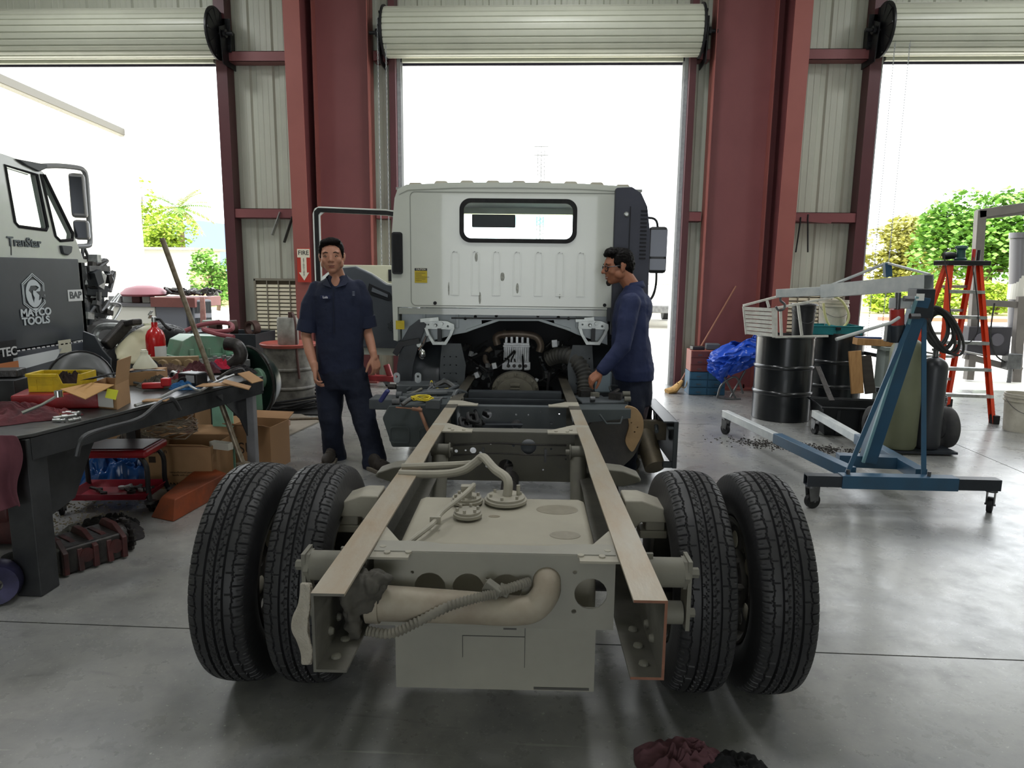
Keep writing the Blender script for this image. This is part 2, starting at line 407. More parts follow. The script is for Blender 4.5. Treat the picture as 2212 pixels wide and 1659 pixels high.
# roller doors
M_cur=mk('door_curtain','#c6c8b8',.38,col2='#b5b7a9',scale=1.5,amt=.4)
M_strip=mk('dark_rubber_seal','#3b3648',.6)
def rdoor(n,x0,x1,chain):
    r0=thing('door_%d'%n,None,None,((x0+x1)/2,9.1,0),world=True);r0['kind']='structure'
    R=.285;q=MB();N_=528
    def fn(u,v):
        a=2*PI*u;k_=(u*24)%1;rr=R+(.004 if k_<.72 else (-.010 if .77<k_<.92 else -.003))
        return (x0-.12+(x1-x0+.24)*v,9.08+rr*math.cos(a),4.385+rr*math.sin(a))
    q.grid(fn,N_,2,cu=True);q.build('curtain_roll',M_cur,r0)
    q=MB();q.bb(x0-.02,x1+.02,9.33,9.35,ZH+.06,4.4);q.build('curtain_edge',M_cur,r0)
    q=MB();q.bb(x0+.04,x1-.04,9.29,9.33,ZH+.02,ZH+.1);q.mat(1).bb(x0+.02,x1-.02,9.28,9.34,ZH-.02,ZH+.02)
    q.mat(2)
    k=int((x1-x0)/.14)
    for i in range(k): q.cyl((x0+.12+i*.14,9.28,ZH+.075),(x0+.12+i*.14,9.29,ZH+.075),.007,n=6)
    q.build('bottom_bar',[M_strip,M_cur,M_galv],r0)
    q=MB();q.bb(x0-.06,x1+.06,9.37,9.40,ZH-.04,ZH+.14);q.build('header_seal',M_strip,r0)
    for sx,x in ((-1,x0),(1,x1)):
        q=MB();q.bb(min(x,x+sx*.07),max(x,x+sx*.07),9.3,9.306,0,ZH+.12)
        q.bb(min(x,x+sx*.07),max(x,x+sx*.07),9.4,9.44,0,ZH+.12);q.bb(min(x+sx*.07,x+sx*.076),max(x+sx*.07,x+sx*.076),9.3,9.44,0,ZH+.12)
        q.build('guide_rail',M_galv,r0)
        q=MB();q.bb(x-sx*.0-.012,x+.012,9.36,9.56,0,ZH);q.build('jamb_flashing',mk('jamb_white','#d9dbda',.5),r0)
        e=x+sx*.15
        q=MB();q.lathe([(.0,-.01),(.31,-.01),(.31,.01),(.28,.014),(.28,.022),(.12,.03),(.0,.03)],(0,0,0),'x',40,Matrix.Translation((x+sx*.135,9.08,4.385))@Matrix.Scale(sx,4,(1,0,0)))
        for kk in range(10):
            a=2*PI*kk/10;q.bar((x+sx*.16,9.08+.1*math.cos(a),4.385+.1*math.sin(a)),(x+sx*.16,9.08+.29*math.cos(a),4.385+.29*math.sin(a)),.02,.012,up=(1,0,0))
        q.build('end_disc',M_blk,r0,smooth=SM)
        q=MB();q.plate([(-.02,-.36),(.34,-.36),(.34,.1),(.1,.14),(-.08,.06)],[circ(0.02,0,.03)],(x+sx*.21,9.08,4.385),(0,1,0),(0,0,1),.012)
        q.bb(x+sx*.21-.05 if sx<0 else x+.13,x+sx*.13 if sx<0 else x+.26,9.2,9.21,4.2,4.6)
        q.cyl((x+sx*.1,9.08,4.385),(x+sx*.34,9.08,4.385),.022);q.cyl((x+sx*.23,9.08,4.385),(x+sx*.26,9.08,4.385),.05,n=8)
        for zz in (4.22,4.3): q.cyl((x+sx*.2,9.19,zz),(x+sx*.24,9.19,zz),.012,n=6)
        q.build('bracket',M_blk,r0)
        q=MB();q.bb(x-sx*.28 if sx>0 else x,x if sx>0 else x+.28,9.26,9.28,ZH+.045,ZH+.075);q.bb(min(x-sx*.04,x+sx*.03),max(x-sx*.04,x+sx*.03),9.24,9.29,ZH+.06,ZH+.1)
        q.build('slide_bolt',M_galv,r0)
    if chain:
        for cx,zb in chain:
            q=MB();z=4.5;i=0
            while z>zb:
                a=.35 if i%2 else PI/2+.35;dx,dy=.006*math.cos(a),.006*math.sin(a)
                q.tube([(cx+dx,8.88+dy,z),(cx+dx,8.88+dy,z-.022),(cx,8.88,z-.03),(cx-dx,8.88-dy,z-.022),(cx-dx,8.88-dy,z),(cx,8.88,z+.008)],.0028,4,closed=True)
                z-=.03;i+=1
            o=q.build('pull_chain',M_galv,r0)
    return r0
rdoor(1,OP[0][0],OP[0][1],[])
rdoor(2,OP[1][0],OP[1][1],[(-2.13,1.2),(-2.03,1.2)])
rdoor(3,OP[2][0],OP[2][1],[(3.99,.6),(4.16,.55)])
# ground outside
M_gr=mk('sunlit_concrete_yard','#c8c6bf',.8,col2='#b9b5aa',scale=.4,amt=.5)
q=MB();q.bb(-60,60,WY+.02,26,-.2,-.02);tag(q.build('ground',M_gr),kind='structure')
M_dg=mk('dry_grass_ground','#b9a878',.95,col2='#8f9a5a',scale=.5,amt=.5)
q=MB();q.bb(-200,200,26,260,-.3,-.05);tag(q.build('ground_verge',M_dg),kind='structure')

# added fill lights under the roof, out of view, no fixtures behind them
for i,(x,y) in enumerate([(x,y) for x in (-5.5,0,5.5) for y in (-5.5,-1.,3.,6.8)]):
    l=bpy.data.lights.new('overhead_fill','AREA');l.shape='DISK';l.size=.9;l.energy=FILL*(1.7 if y>2 else .15);l.color=(.97,.98,1)
    o=bpy.data.objects.new('overhead_fill',l);C.objects.link(o);o.location=(x,y,5.6)
sl=bpy.data.lights.new('sun','SUN');sl.energy=SUN;sl.angle=.02;sl.color=(1,.95,.86)
so=bpy.data.objects.new('sun',sl);C.objects.link(so);so.rotation_euler=(math.radians(32),math.radians(-14),0)
# ================================================================ THE CAB CHASSIS TRUCK
truck=thing('cab_chassis_truck','white cab-over truck stripped to its bare frame, engine exposed, rear dual wheels nearest','truck',M=TM)
M_plt=mk('pale_tank_dust','#a09b8c',.6,col2='#8d887a',scale=2.5,amt=.45)
M_tan=mk('dusty_frame_paint','#7a786d',.6,col2='#605e56',scale=5,amt=.45,bump=.08)
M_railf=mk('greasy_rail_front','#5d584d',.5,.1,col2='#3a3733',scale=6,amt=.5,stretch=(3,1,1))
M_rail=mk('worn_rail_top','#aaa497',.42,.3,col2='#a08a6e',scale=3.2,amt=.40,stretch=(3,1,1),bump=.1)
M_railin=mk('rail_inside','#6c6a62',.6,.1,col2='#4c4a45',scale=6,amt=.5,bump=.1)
M_rust=mk('fresh_cut_rust','#8a5c48',.7,col2='#6e4a3a',scale=20,amt=.5)
M_ddk=mk('dark_greasy_paint','#42474b',.5,col2='#585c5e',scale=4,amt=.4,bump=.1)
M_bk2=mk('black_chassis_paint','#2b2f34',.42,col2='#3d4246',scale=5,amt=.4)
M_cab=mk('cab_white_paint','#c6c9bf',.22,col2='#bcc0b6',scale=2,amt=.4,coat=.5)
M_pl=mk('grey_plastic_tank','#85837b',.62,col2='#9a978c',scale=2.5,amt=.45,bump=.05)
zt=lambda y:.725-.0305*y
RB='black_rubber'
for sx in (-1,1):
    q=MB();y0,y1=0,4.75
    def sec(y):
        z=zt(y);o=sx*.43;i=sx*.348;t=.007
        if y>1.4: i=sx*.358
        h=.207
        return [(o,y,z),(i,y,z),(i,y,z-t),(o-sx*t,y,z-t),(o-sx*t,y,z-h+t),(i,y,z-h+t),(i,y,z-h),(o,y,z-h)]
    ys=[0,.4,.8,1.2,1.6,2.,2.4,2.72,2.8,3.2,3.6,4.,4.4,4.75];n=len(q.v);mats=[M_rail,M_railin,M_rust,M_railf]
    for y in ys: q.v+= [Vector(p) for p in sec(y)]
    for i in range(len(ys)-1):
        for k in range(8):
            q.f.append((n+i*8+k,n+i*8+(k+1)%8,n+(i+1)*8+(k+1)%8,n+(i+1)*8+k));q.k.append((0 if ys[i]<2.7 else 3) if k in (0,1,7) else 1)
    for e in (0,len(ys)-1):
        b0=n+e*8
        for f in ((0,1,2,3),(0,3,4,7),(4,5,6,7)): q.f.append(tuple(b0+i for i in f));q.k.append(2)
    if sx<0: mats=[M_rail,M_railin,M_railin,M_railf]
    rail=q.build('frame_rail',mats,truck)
    for y,z in ((.12,.565),(.2,.565),(.3,.69),(.5,.6),(.62,.66)):
        q=MB();q.lathe([(0,-.012),(.008,-.011),(.012,-.004),(.012,0)],(sx*.4235,y,z-.0305*y),'x',10,None) if sx>0 else q.lathe([(.012,0),(.012,.004),(.008,.011),(0,.012)],(sx*.4235,y,z-.0305*y),'x',10)
        q.build('rivet',M_tan,rail,smooth=SM)
    for y in (.06,.15,.24):
        q=MB();q.lathe([(.013,0),(.012,.006),(.006,.009),(0,.009)],(sx*.39,y,.525-.0305*y),'z',10);q.build('rivet',M_tan,rail,smooth=SM)
# crossmembers: channel with web facing the rear
def xmem(y,h,depth,holes,mat,x=.345,z=None,dim=0.,gus=.17,gy=1,gmat=None):
    z=(zt(y)-.012) if z is None else z
    q=MB();t=.006
    out=[(-x,-h),(x,-h),(x,0),(-x,0)]
    q.plate(out,[circ(a,b,r,18) for a,b,r in holes],(0,y,z),(1,0,0),(0,0,1),t)
    q.plate([(-x,0),(x,0),(x,depth),(x*.62,depth),(x*.45,depth-dim),(-x*.45,depth-dim),(-x*.62,depth),(-x,depth)],[],(0,y,z),(1,0,0),(0,1,0),t)
    q.bb(-x,x,y,y+.03,z-h,z-h+t)
    o=q.build('cross_member',mat,truck)
    return o
def gusset(sx,y0,y1,z,l,mat,bolts=True,rnd_=.1):
    q=MB();pts=[(sx*.43,y0),(sx*.43-sx*l,y0),(sx*.43-sx*l,y0+.07)]
    n=6;cx=sx*.43-sx*l+sx*.02;
    for i in range(n+1):
        t=i/n;a=PI/2*t
        pts.append((sx*(.43-.085)-sx*(l-.105)*math.cos(a)*1.0, y0+.07+(y1-y0-.07)*(1-math.cos(a))*1.0))
    pts.append((sx*.43,y1))
    q.plate(pts,[],(0,0,z),(1,0,0),(0,1,0),.007)
    if bolts:
        for a,b in ((.06,.03),(.04,.07),(.12,.035)): q.cyl((sx*(.345-a+.02),y0+b,z),(sx*(.345-a+.02),y0+b,z+.008),.0095,n=10)
    q.build('gusset_plate',mat,truck)
M_tan2=mk('pale_dust_paint','#a29d8f',.62,col2='#89857a',scale=6,amt=.4,bump=.05)
xmem(.31,.225,.075,[(-.185,-.105,.045),(-.075,-.105,.045),(.035,-.105,.045),(.147,-.105,.045),(.277,-.115,.047),(-.235,-.06,.005),(-.02,-.075,.005),(.23,-.05,.006),(.23,-.17,.007)],M_pl,dim=.018)
for sx in (-1,1): gusset(sx,.27,.5,.7,.19,M_tan2)
H2=[(.10,-.075,.042),(-.02,-.185,.04),(.22,-.085,.006),(0.02,-.07,.008),(.27,-.185,.005),(-.1,-.06,.006),(-.235,-.10,.005),(-.195,-.10,.017),(-.155,-.115,.009),(-.285,-.105,.009),(-.12,-.15,.009),(-.155,-.165,.007),(-.12,-.185,.009),(.18,-.2,.005),(.3,-.14,.005)]
xmem(2.03,.265,.09,H2,mk('xmember_dim','#68665e',.55,col2='#55534d',scale=4,amt=.4),gus=.2)
for sx in (-1,1): gusset(sx,2.0,2.2,.656,.23,M_tan2)
H3=[(-.17,-.05,.032),(.03,-.115,.034),(-.25,-.045,.009),(-.25,-.115,.012),(-.31,-.115,.006),(-.18,-.085,.006),(.1,-.05,.005),(.18,-.03,.005),(.25,-.1,.01),(-.08,-.03,.005),(.02,-.05,.006),(.3,-.04,.005)]
xmem(2.86,.2,.06,H3,M_ddk)
for sx in (-1,1): gusset(sx,2.84,3.0,.634,.2,M_tan2,bolts=False)
xmem(3.5,.15,.1,[],M_bk2)
q=MB();q.bar((-.35,3.25,.6),(.35,3.25,.6),.02,.012);q.bar((-.35,3.0,.45),(.35,3.05,.45),.05,.05);q.build('cross_brace',M_bk2,truck)
q=MB();q.cyl((-.02,2.25,.5),(.33,2.25,.5),.10,n=24);q.build('dark_filler',M_bk2,truck,smooth=SM,bevel=.01)  # added black cylinder, hides bright floor behind the crossmember hole
q=MB();q.cyl((-.3,3.3,.42),(.3,3.3,.42),.09,n=24);q.build('dark_filler',M_bk2,truck,smooth=SM,bevel=.01)  # added black cylinder, fills the bright floor slit between crossmembers
# fuel tank
q=MB();q.bb(-.31,.31,.458,.94,.25,.664)
tank=q.build('fuel_tank',M_plt,truck,bevel=.028)
q=MB();q.bb(-.305,.305,.398,.402,.224,.5);q.build('hanging_guard_plate',M_pl,truck)
for x,y,rx_,ry_ in ((.2,.80,.075,.05),(.215,.56,.05,.035),(-.02,.72,.02,.012)):
    q=MB();q.lathe([(0,0),(1,0),(.98,.0012),(0,.0012)],(0,0,0),'z',28,Matrix.Translation((x,y,.6638))@Matrix.Diagonal((rx_,ry_,1,1)));q.build('oil_stain',mk('oil_stain_tan','#736c5c',.35,col2='#857d6c',scale=30,amt=.5),tank)
tank['label']='dusty grey box-shaped fuel tank'
q=MB()
for x,y,r in ((-.125,.845,.052),(-.11,.70,.045),(.015,.86,.07)):
    q.lathe([(0,.672),(r*1.1,.672),(r*1.1,.682),(r,.684),(r,.692),(0,.694)],(x,y,0),n=28)
    for k in range(6):
        a=2*PI*k/6+.3;q.cyl((x+r*.8*math.cos(a),y+r*.8*math.sin(a),.692),(x+r*.8*math.cos(a),y+r*.8*math.sin(a),.703),.0055,n=8)
q.cyl((-.125,.845,.69),(-.125,.845,.725),.018,n=10);q.box((-.12,.84,.725),(.05,.03,.02));q.cyl((.06,.87,.69),(.06,.87,.73),.007,n=8)
q.build('tank_flange',M_tan2,tank,smooth=SM)
q=MB();q.tube(smoothpath([(-.1,.85,.735),(-.13,.76,.725),(-.19,.66,.70),(-.21,.56,.695),(-.25,.47,.685),(-.3,.4,.66)],6),.0085,8)
q.torus=None
q.box((-.205,.585,.697),(.035,.012,.025));q.build('tank_wiring_hose',M_tan2,tank,smooth=SM)
q=MB();q.tube(smoothpath([(.02,.86,.69),(.02,.87,.75),(-.03,.95,.765),(-.08,1.06,.78),(-.11,1.08,.755),(-.16,1.08,.72),(-.25,1.09,.70),(-.42,1.12,.69)],6),[.017]*43,10)
q.tube(smoothpath([(-.1,1.08,.76),(-.13,1.14,.73),(-.25,1.16,.715),(-.42,1.18,.7)],6),.015,8)
q.build('filler_hose',M_tan2,tank,smooth=SM)
q=MB();q.bb(-.1,.09,.396,.3985,.4,.402);q.bb(.09,.092,.396,.3985,.3,.46);q.bb(-.1,-.098,.396,.3985,.33,.4);q.box((.045,.397,.44),(.04,.006,.03));q.bb(.12,.29,.396,.3985,.228,.236)
q.build('plate_scoring',mk('tank_seam_dark','#4b4a47',.7),tank)
q=MB()
for x in (-.19,.19): q.bb(x-.02,x+.02,.405,.945,.665,.676)
# exhaust tailpipe across the rear crossmember
q=MB()
P=smoothpath([(-.335,.235,.585),(-.2,.24,.578),(-.05,.245,.57),(.05,.25,.562),(.11,.262,.565),(.145,.275,.60),(.15,.30,.625),(.15,.34,.628)],7)
q.tube(P,[.050-.010*min(1,i/25.) for i in range(len(P))],20);q.lathe([(.045,-.018),(.056,-.018),(.056,.018),(.045,.018)],(-.33,.235,.585),'x',24)
q.build('exhaust_pipe',mk('exhaust_dusty','#a39c8c',.6,.1,col2='#7d6f60',scale=6,amt=.42,bump=.05),truck,smooth=SM)
q=MB();Pc=smoothpath([(-.34,.18,.53),(-.27,.17,.53),(-.2,.18,.56),(-.12,.19,.60),(-.05,.2,.62),(.0,.22,.625),(.05,.25,.63),(.1,.29,.63)],14)
q.tube(Pc,[.0125+.0022*(1 if i%2 else -1) for i in range(len(Pc))],10)
q.build('wiring_conduit',mk('dusty_conduit','#7c786d',.7,col2='#5e5b54',scale=10,amt=.4),truck,smooth=1.2)
q=MB();q.box((.0,.235,.632),(.05,.03,.03),rz=-.3,ry=.5);q.box((.03,.25,.622),(.03,.03,.025),ry=.4);q.build('wire_connector',M_tan,truck,bevel=.003)
# spring hangers, bump stops, springs, shocks
for sx in (-1,1):
    q=MB();q.cyl((sx*.44,.44,.60),(sx*.565,.44,.60),.045,n=24);q.cyl((sx*.565,.44,.60),(sx*.58,.44,.60),.05,n=6)
    q.bb(min(sx*.575,sx*.587),max(sx*.575,sx*.587),.40,.48,.43,.65);q.cyl((sx*.585,.44,.60),(sx*.615,.44,.60),.016,n=6)
    q.cyl((sx*.45,.44,.47),(sx*.57,.44,.47),.035,n=18);q.cyl((sx*.585,.44,.47),(sx*.61,.44,.47),.014,n=6);q.bar((sx*.45,.44,.66),(sx*.45,.44,.4),.05,.012,up=(0,1,0))
    q.build('spring_shackle',M_tan,truck,smooth=SM)
    q=MB()
    for i in range(5):
        yy=[.44+ (1.87-.44)*k/14 for k in range(14)];lo,hi=.1*i,1-.1*i
        pts=[(sx*.51,.44+1.4*t,.46-.11*math.sin(PI*t)-.014*i) for t in [lo/2+ (1-lo)*k/12 for k in range(13)]]
        for a,b in zip(pts,pts[1:]): q.bar(a,b,.07,.012)
    q.build('leaf_spring',M_iron,truck)
    q=MB();pr=[(.44,.55),(.44,.70),(.5,.70),(.60,.665),(.62,.63),(.6,.62),(.5,.62)]
    q.plate([(sx*a,b) for a,b in pr],[],(0,.87,0),(1,0,0),(0,0,1),.13)
    q.bb(min(sx*.5,sx*.6),max(sx*.5,sx*.6),.83,.91,.55,.58);q.bb(min(sx*.52,sx*.59),max(sx*.52,sx*.59),.83,.91,.58,.62)
    q.build('bump_stop_bracket',M_tan2,truck,bevel=.006)
    q=MB();q.cyl((sx*.31,1.9,.585),(sx*.40,1.9,.585),.032,n=20);q.cyl((sx*.29,1.9,.585),(sx*.42,1.9,.585),.013,n=10);q.lathe([(.036,0),(.04,.004),(.036,.008)],(sx*.31,1.9,.585),'x',20)
    q.cyl((sx*.355,1.9,.55),(sx*.355,1.75,.28),.042,n=20);q.cyl((sx*.355,1.9,.56),(sx*.355,1.9,.5),.02,n=10)
    q.build('shock_absorber',M_tan,truck,smooth=SM)
    q=MB();q.plate([(sx*a,b) for a,b in ((.46,.47),(.46,.56),(.56,.55),(.64,.52),(.65,.5),(.56,.47))],[],(0,1.75,0),(1,0,0),(0,0,1),.12);q.build('front_spring_bracket',M_tan,truck,bevel=.01)
q=MB();q.cyl((-.95,.87,.392),(.95,.87,.392),.06,n=20);q.ell((0,.87,.37),(.17,.14,.15),20,12);q.lathe([(.0,-.22),(.05,-.22),(.07,-.08),(.12,0)],(0,1.2,.37),'y',16)
q.build('rear_axle',M_iron,truck,smooth=SM)
q=MB();q.cyl((0,1.3,.39),(0.02,3.6,.42),.045,n=16);q.lathe([(.05,-.06),(.085,-.04),(.085,.04),(.05,.06)],(0,2.3,.4),'y',16);q.build('propeller_shaft',M_iron,truck,smooth=SM)
# ------------------------------------------------- wheels
M_tire=mk('tyre_rubber','#28282a',.5,col2='#343435',scale=12,amt=.4,spec=.4)
M_rim=mk('rim_grey_paint','#3c3a37',.5,col2='#5c5850',scale=7,amt=.4)
def tyre_mesh(R=.392,w=.186,nu=648,detail=True):
    q=MB();hw=w/2
    prof=[]   # (x, r, tread flag)
    nt_=66 if detail else 14
    for i in range(nt_+1):
        x=-hw*.92+2*hw*.92*i/nt_;u=x/(hw*.92);prof.append((x,R-.010*u*u-.006*abs(u)**8,1))
    side=[(hw*.965,R-.022,0),(hw*1.0,R-.045,0),(hw*1.06,R-.085,0),(hw*1.05,R-.12,0),(hw*.93,R-.15,0),(hw*.80,R-.165,0),(hw*.72,R-.178,0)]
    prof=[(-x,r,f) for x,r,f in reversed(side)]+prof+side+[(hw*.5,R-.186,0),(-hw*.5,R-.186,0)]
    P=len(prof);circ_=2*PI*R;pitch=circ_/72
    for k in range(nu):
        a=2*PI*k/nu;s=a*R
        tri=abs(((s/pitch*.5)%1)*2-1)
        for x,r,f in prof:
            if f and detail:
                u=x/(hw*.92);dep=0;au=abs(u)
                if au<.045 or abs(au-.36)<.045: dep=.012
                elif abs(au-(.66+.07*tri))<.028: dep=.007
                elif au<.36:
                    uu=(au-.045)/.27;st=(0 if uu<.35 else (1 if uu>.65 else (uu-.35)/.3))*.45*pitch
                    ph=((s+st+(.5*pitch if u>0 else 0))%pitch)/pitch
                    if ph<.15: dep=.006
                    elif abs(ph-.58)<.06 and .25<uu<.6: dep=.004
                elif au<.66:
                    ph=((s*.5+(.2*pitch if u>0 else 0))%pitch)/pitch
                    if ph<.05: dep=.004
                else:
                    ph=((s+.2*pitch)%pitch)/pitch
                    if ph<.09: dep=.006
                    elif abs(ph-.55)<.035 and au>.85: dep=.003
                r=r-dep
            elif not f and detail and abs(x)>hw*.96 and r>R-.06:
                ph=((s+.2*pitch)%pitch)/pitch
                if ph<.1: r-=.004
            q.v.append(Vector((x,r*math.cos(a),r*math.sin(a))))
    for k in range(nu):
        k2=(k+1)%nu
        for j in range(P):
            j2=(j+1)%P;q.f.append((k*P+j,k*P+j2,k2*P+j2,k2*P+j));q.k.append(0)
    return q
def rim_mb(cup=1):
    q=MB();w=.08
    q.lathe([(.222,-w-.006),(.228,-w),(.212,-w+.006),(.2,-w*.6),(.19,-.02),(.19,.02),(.2,w*.6),(.212,w-.006),(.228,w),(.222,w+.006),(.205,w-.004),(.193,w*.6),(.183,.02),(.183,-.02),(.193,-w*.6),(.205,-w+.004)],(0,0,0),'x',48,closed=True)
    q.plate(circ(0,0,.188,40),[circ(.14*math.cos(a),.14*math.sin(a),.024,14) for a in [2*PI*k/5 for k in range(5)]]+[circ(0,0,.07,20)],(.05,0,0),(0,1,0),(0,0,1),.01)
    q.lathe([(.04,-.03),(.11,-.03),(.11,.03),(.095,.05),(.0,.05)],(0.02,0,0),'x',24)
    for k in range(6):
        a=2*PI*k/6;q.cyl((.05,.09*math.cos(a),.09*math.sin(a)),(.085,.09*math.cos(a),.09*math.sin(a)),.012,n=6)
    q.mat(1)
    for k in range(5):
        a=2*PI*k/5+.63;q.ell((.058,.14*math.cos(a),.14*math.sin(a)),(.004,.032,.032),10,6)
    return q
tb=tyre_mesh();w0=None
for i,(x,y,z,fl,rot) in enumerate([(-.905,.87,.392,1,0),(-.66,.87,.392,-1,.05),(.675,.87,.39,1,.02),(.93,.87,.39,-1,.07),(-.86,4.6,.392,1,0),(.86,4.6,.392,-1,0)]):
    if w0 is None:
        w0=tb.build('wheel',M_tire,truck,smooth=.55);rm=rim_mb().build('rim',[M_rim,mk('cream_rim_paint','#c9c3ae',.6)],w0,smooth=SM);o=w0
    else:
        o=w0.copy();C.objects.link(o);o.parent=truck
        for ch in (rm,):
            r2=ch.copy();C.objects.link(r2);r2.parent=o
    o.location=(x,y,z);o.rotation_euler=(rot,0,0 if fl>0 else PI)
# ------------------------------------------------- cab
CB=4.05
def cabsec():
    # outline of the rear wall (x,z)
    return [(-1.0,.93),(-.965,.93),(-.965,1.2),(.965,1.2),(.965,.93),(1.0,.93),(1.01,1.5),(1.0,1.8),(.96,2.05),(.93,2.12),(.88,2.155),(.5,2.175),(0,2.18),(-.5,2.175),(-.88,2.155),(-.95,2.12),(-.975,2.05),(-1.0,1.8),(-1.01,1.5)]
q=MB();win=rrect(-.44,.44,1.735,2.035,.07)
q.plate(cabsec(),[win],(0,CB,0),(1,0,0),(0,0,1),.02)
# body sides, roof, front
S=[p for p in cabsec()[5:]]+[cabsec()[0]]
for (a,b) in zip(S,S[1:]):
    up=a[1]>2.0 and b[1]>2.0
    segs_=[(CB,5.75)] if up else [(CB,4.62),(5.62,5.75)]
    for y0,y1 in segs_:
        q.add([(a[0],y0,a[1]),(b[0],y0,b[1]),(b[0],y1,b[1]),(a[0],y1,a[1]),(a[0]*.97,y0,a[1]-.01),(b[0]*.97,y0,b[1]-.01),(b[0]*.97,y1,b[1]-.01),(a[0]*.97,y1,a[1]-.01)],[(0,1,2,3),(4,7,6,5),(0,4,5,1),(2,6,7,3),(1,5,6,2),(0,3,7,4)])
for sx in (-1,1): q.bb(min(sx*.97,sx*1.0),max(sx*.97,sx*1.0),4.62,5.62,.93,1.02) if sx<0 else q.bb(.98,1.01,4.62,5.62,.93,1.5)
q.bb(-1.0,1.0,5.72,5.76,.93,1.42);q.bb(-1.,1.,5.6,5.74,2.06,2.17)
for sx in (-1,1): q.bb(sx*.97-.04,sx*.97+.04,5.66,5.74,1.4,2.1)
q.bb(-.97,.97,4.1,5.7,1.14,1.19)
cab=q.build('cab',M_cab,truck,smooth=.5)
# raised roof ribs
q=MB()
for i in range(9):
    x=-.82+.205*i;zc=2.183-.03*(x/.9)**4
    pr=[(x-.062,zc-.014),(x-.045,zc+.018),(x+.045,zc+.018),(x+.062,zc-.014)]
    q.plate(pr,[],(0,4.85,0),(1,0,0),(0,0,1),1.5)
q.build('roof_rib',mk('roof_paint','#b9b3a3',.4,col2='#a8a294',scale=3,amt=.4),cab,bevel=.01)
q=MB()   # drip rail over the rear wall and inner panel seam
for (a,b) in zip(S[3:],S[4:-4]): q.bar((a[0]*.99,CB-.012,a[1]-.03),(b[0]*.99,CB-.012,b[1]-.03),.012,.02)
q.build('drip_rail',M_cab,cab)
q=MB();out=rrect(-.855,.715+.19,1.212,2.105,.04);inn=rrect(-.849,.899,1.218,2.099,.036)
q.plate(out,[inn],(0,CB-.011,0),(1,0,0),(0,0,1),.004);q.build('panel_seam',mk('seam_shadow','#8b8e86',.5),cab)
# pressed ribs below the window
M_cab2=M_cab
q=MB()
for px in (983,1027,1072,1117,1163,1209,1254):
    x=T(px,600,CB)[0];o1=[(x-.034,1.30),(x+.034,1.30),(x+.034,1.62)]+[(x+.034*math.cos(PI*t/6),1.62+.034*math.sin(PI*t/6)) for t in range(1,6)]+[(x-.034,1.62)]
    i1=[(x-.024,1.31),(x+.024,1.31),(x+.024,1.62)]+[(x+.024*math.cos(PI*t/6),1.62+.024*math.sin(PI*t/6)) for t in range(1,6)]+[(x-.024,1.62)]
    q.plate(o1,[i1],(0,CB-.012,0),(1,0,0),(0,0,1),.009)
q.build('pressed_rib',M_cab,cab,bevel=.003)
q=MB();q.plate(rrect(-.462,.462,1.715,2.055,.085,8),[rrect(-.428,.428,1.748,2.022,.06,8)],(0,CB-.014,0),(1,0,0),(0,0,1),.03);q.build('window_seal',M_rub,cab,bevel=.006)
q=MB();q.plate(rrect(-.44,.44,1.735,2.035,.07,8),[],(0,CB,0),(1,0,0),(0,0,1),.005);q.build('rear_window',M_glass,cab)
q=MB();q.plate([(-.93,1.42),(.93,1.42),(.9,2.06),(-.9,2.06)],[],(0,5.72,0),(1,0,0),(0,0,1),.005);q.build('windshield',mk('windshield_glass',(.92,.99,.98,1),.02,trans=1.,ior=1.05),cab)
q=MB();q.bb(-.32,.3,5.68,5.69,1.96,2.04);q.build('windshield_tint_band',mk('tint_band',(.45,.85,.85,1),.1,trans=.9,ior=1.02),cab)
M_int=mk('cab_interior_grey','#43484c',.8)
q=MB()
q.box((-.27,5.6,1.99),(.44,.02,.13),rx=.2);q.build('sun_visor',M_int,cab,bevel=.01)
for x in (-.62,.62):
    q=MB();q.box((x,4.55,1.42),(.46,.14,.62),rx=-.12);q.box((x,4.5,1.76),(.24,.1,.16));q.box((x,4.85,1.25),(.46,.5,.14));q.build('seat',M_int,cab,bevel=.04)
q=MB();q.bb(-.93,.93,5.45,5.7,1.1,1.45);q.cyl((-.5,5.35,1.5),(-.5,5.5,1.35),.03);q.lathe([(.17,-.012),(.19,-.012),(.19,.012),(.17,.012)],(0,0,0),'z',28,Matrix.Translation((-.5,5.33,1.5))@Matrix.Rotation(.9,4,'X'),closed=True);q.build('dashboard',M_int,cab)
q=MB();q.bb(-.97,.97,4.08,5.7,2.12,2.14);q.build('inner_panel',mk('inner_panel','#9a9c98',.9),cab)  # roof lining inside the cab
# left corner vent, labels, plugs
q=MB();q.plate(rrect(-1.0,-.915,1.46,1.79,.02),[],(0,CB-.02,0),(1,0,0),(0,0,1),.02);q.mat(1)
for k in range(7): q.bb(-.985+.0105*k,-.981+.0105*k,CB-.036,CB-.029,1.475,1.775)
q.build('corner_vent',[mk('vent_black','#17181a',.5),mk('vent_slot','#050505',.8)],cab)
M_yel=mk('caution_yellow','#c8b22c',.6,col2='#a8942a',scale=20,amt=.4)
q=MB();q.bb(-.98,-.91,CB-.014,CB-.0115,1.02,1.09);q.build('warning_sticker',M_yel,cab);q=MB();q.bb(-.822,-.722,CB-.014,CB-.0115,1.395,1.51);q.mat(1).bb(-.822,-.722,CB-.0142,CB-.0138,1.49,1.51)
q.mat(1)
for k in range(5): q.bb(-.815,-.815+.05+.03*((k*7)%3),CB-.0155,CB-.014,1.41+.015*k,1.4125+.015*k)
lb=q.build('caution_label',[M_yel,M_blk],cab)
letters('caution_lettering','CAUTION',.017,(-.772,CB-.0145,1.50),(1,0,0),(0,0,1),mk('label_cream','#e4dfc8',.6),cab,.0005)
q=MB()
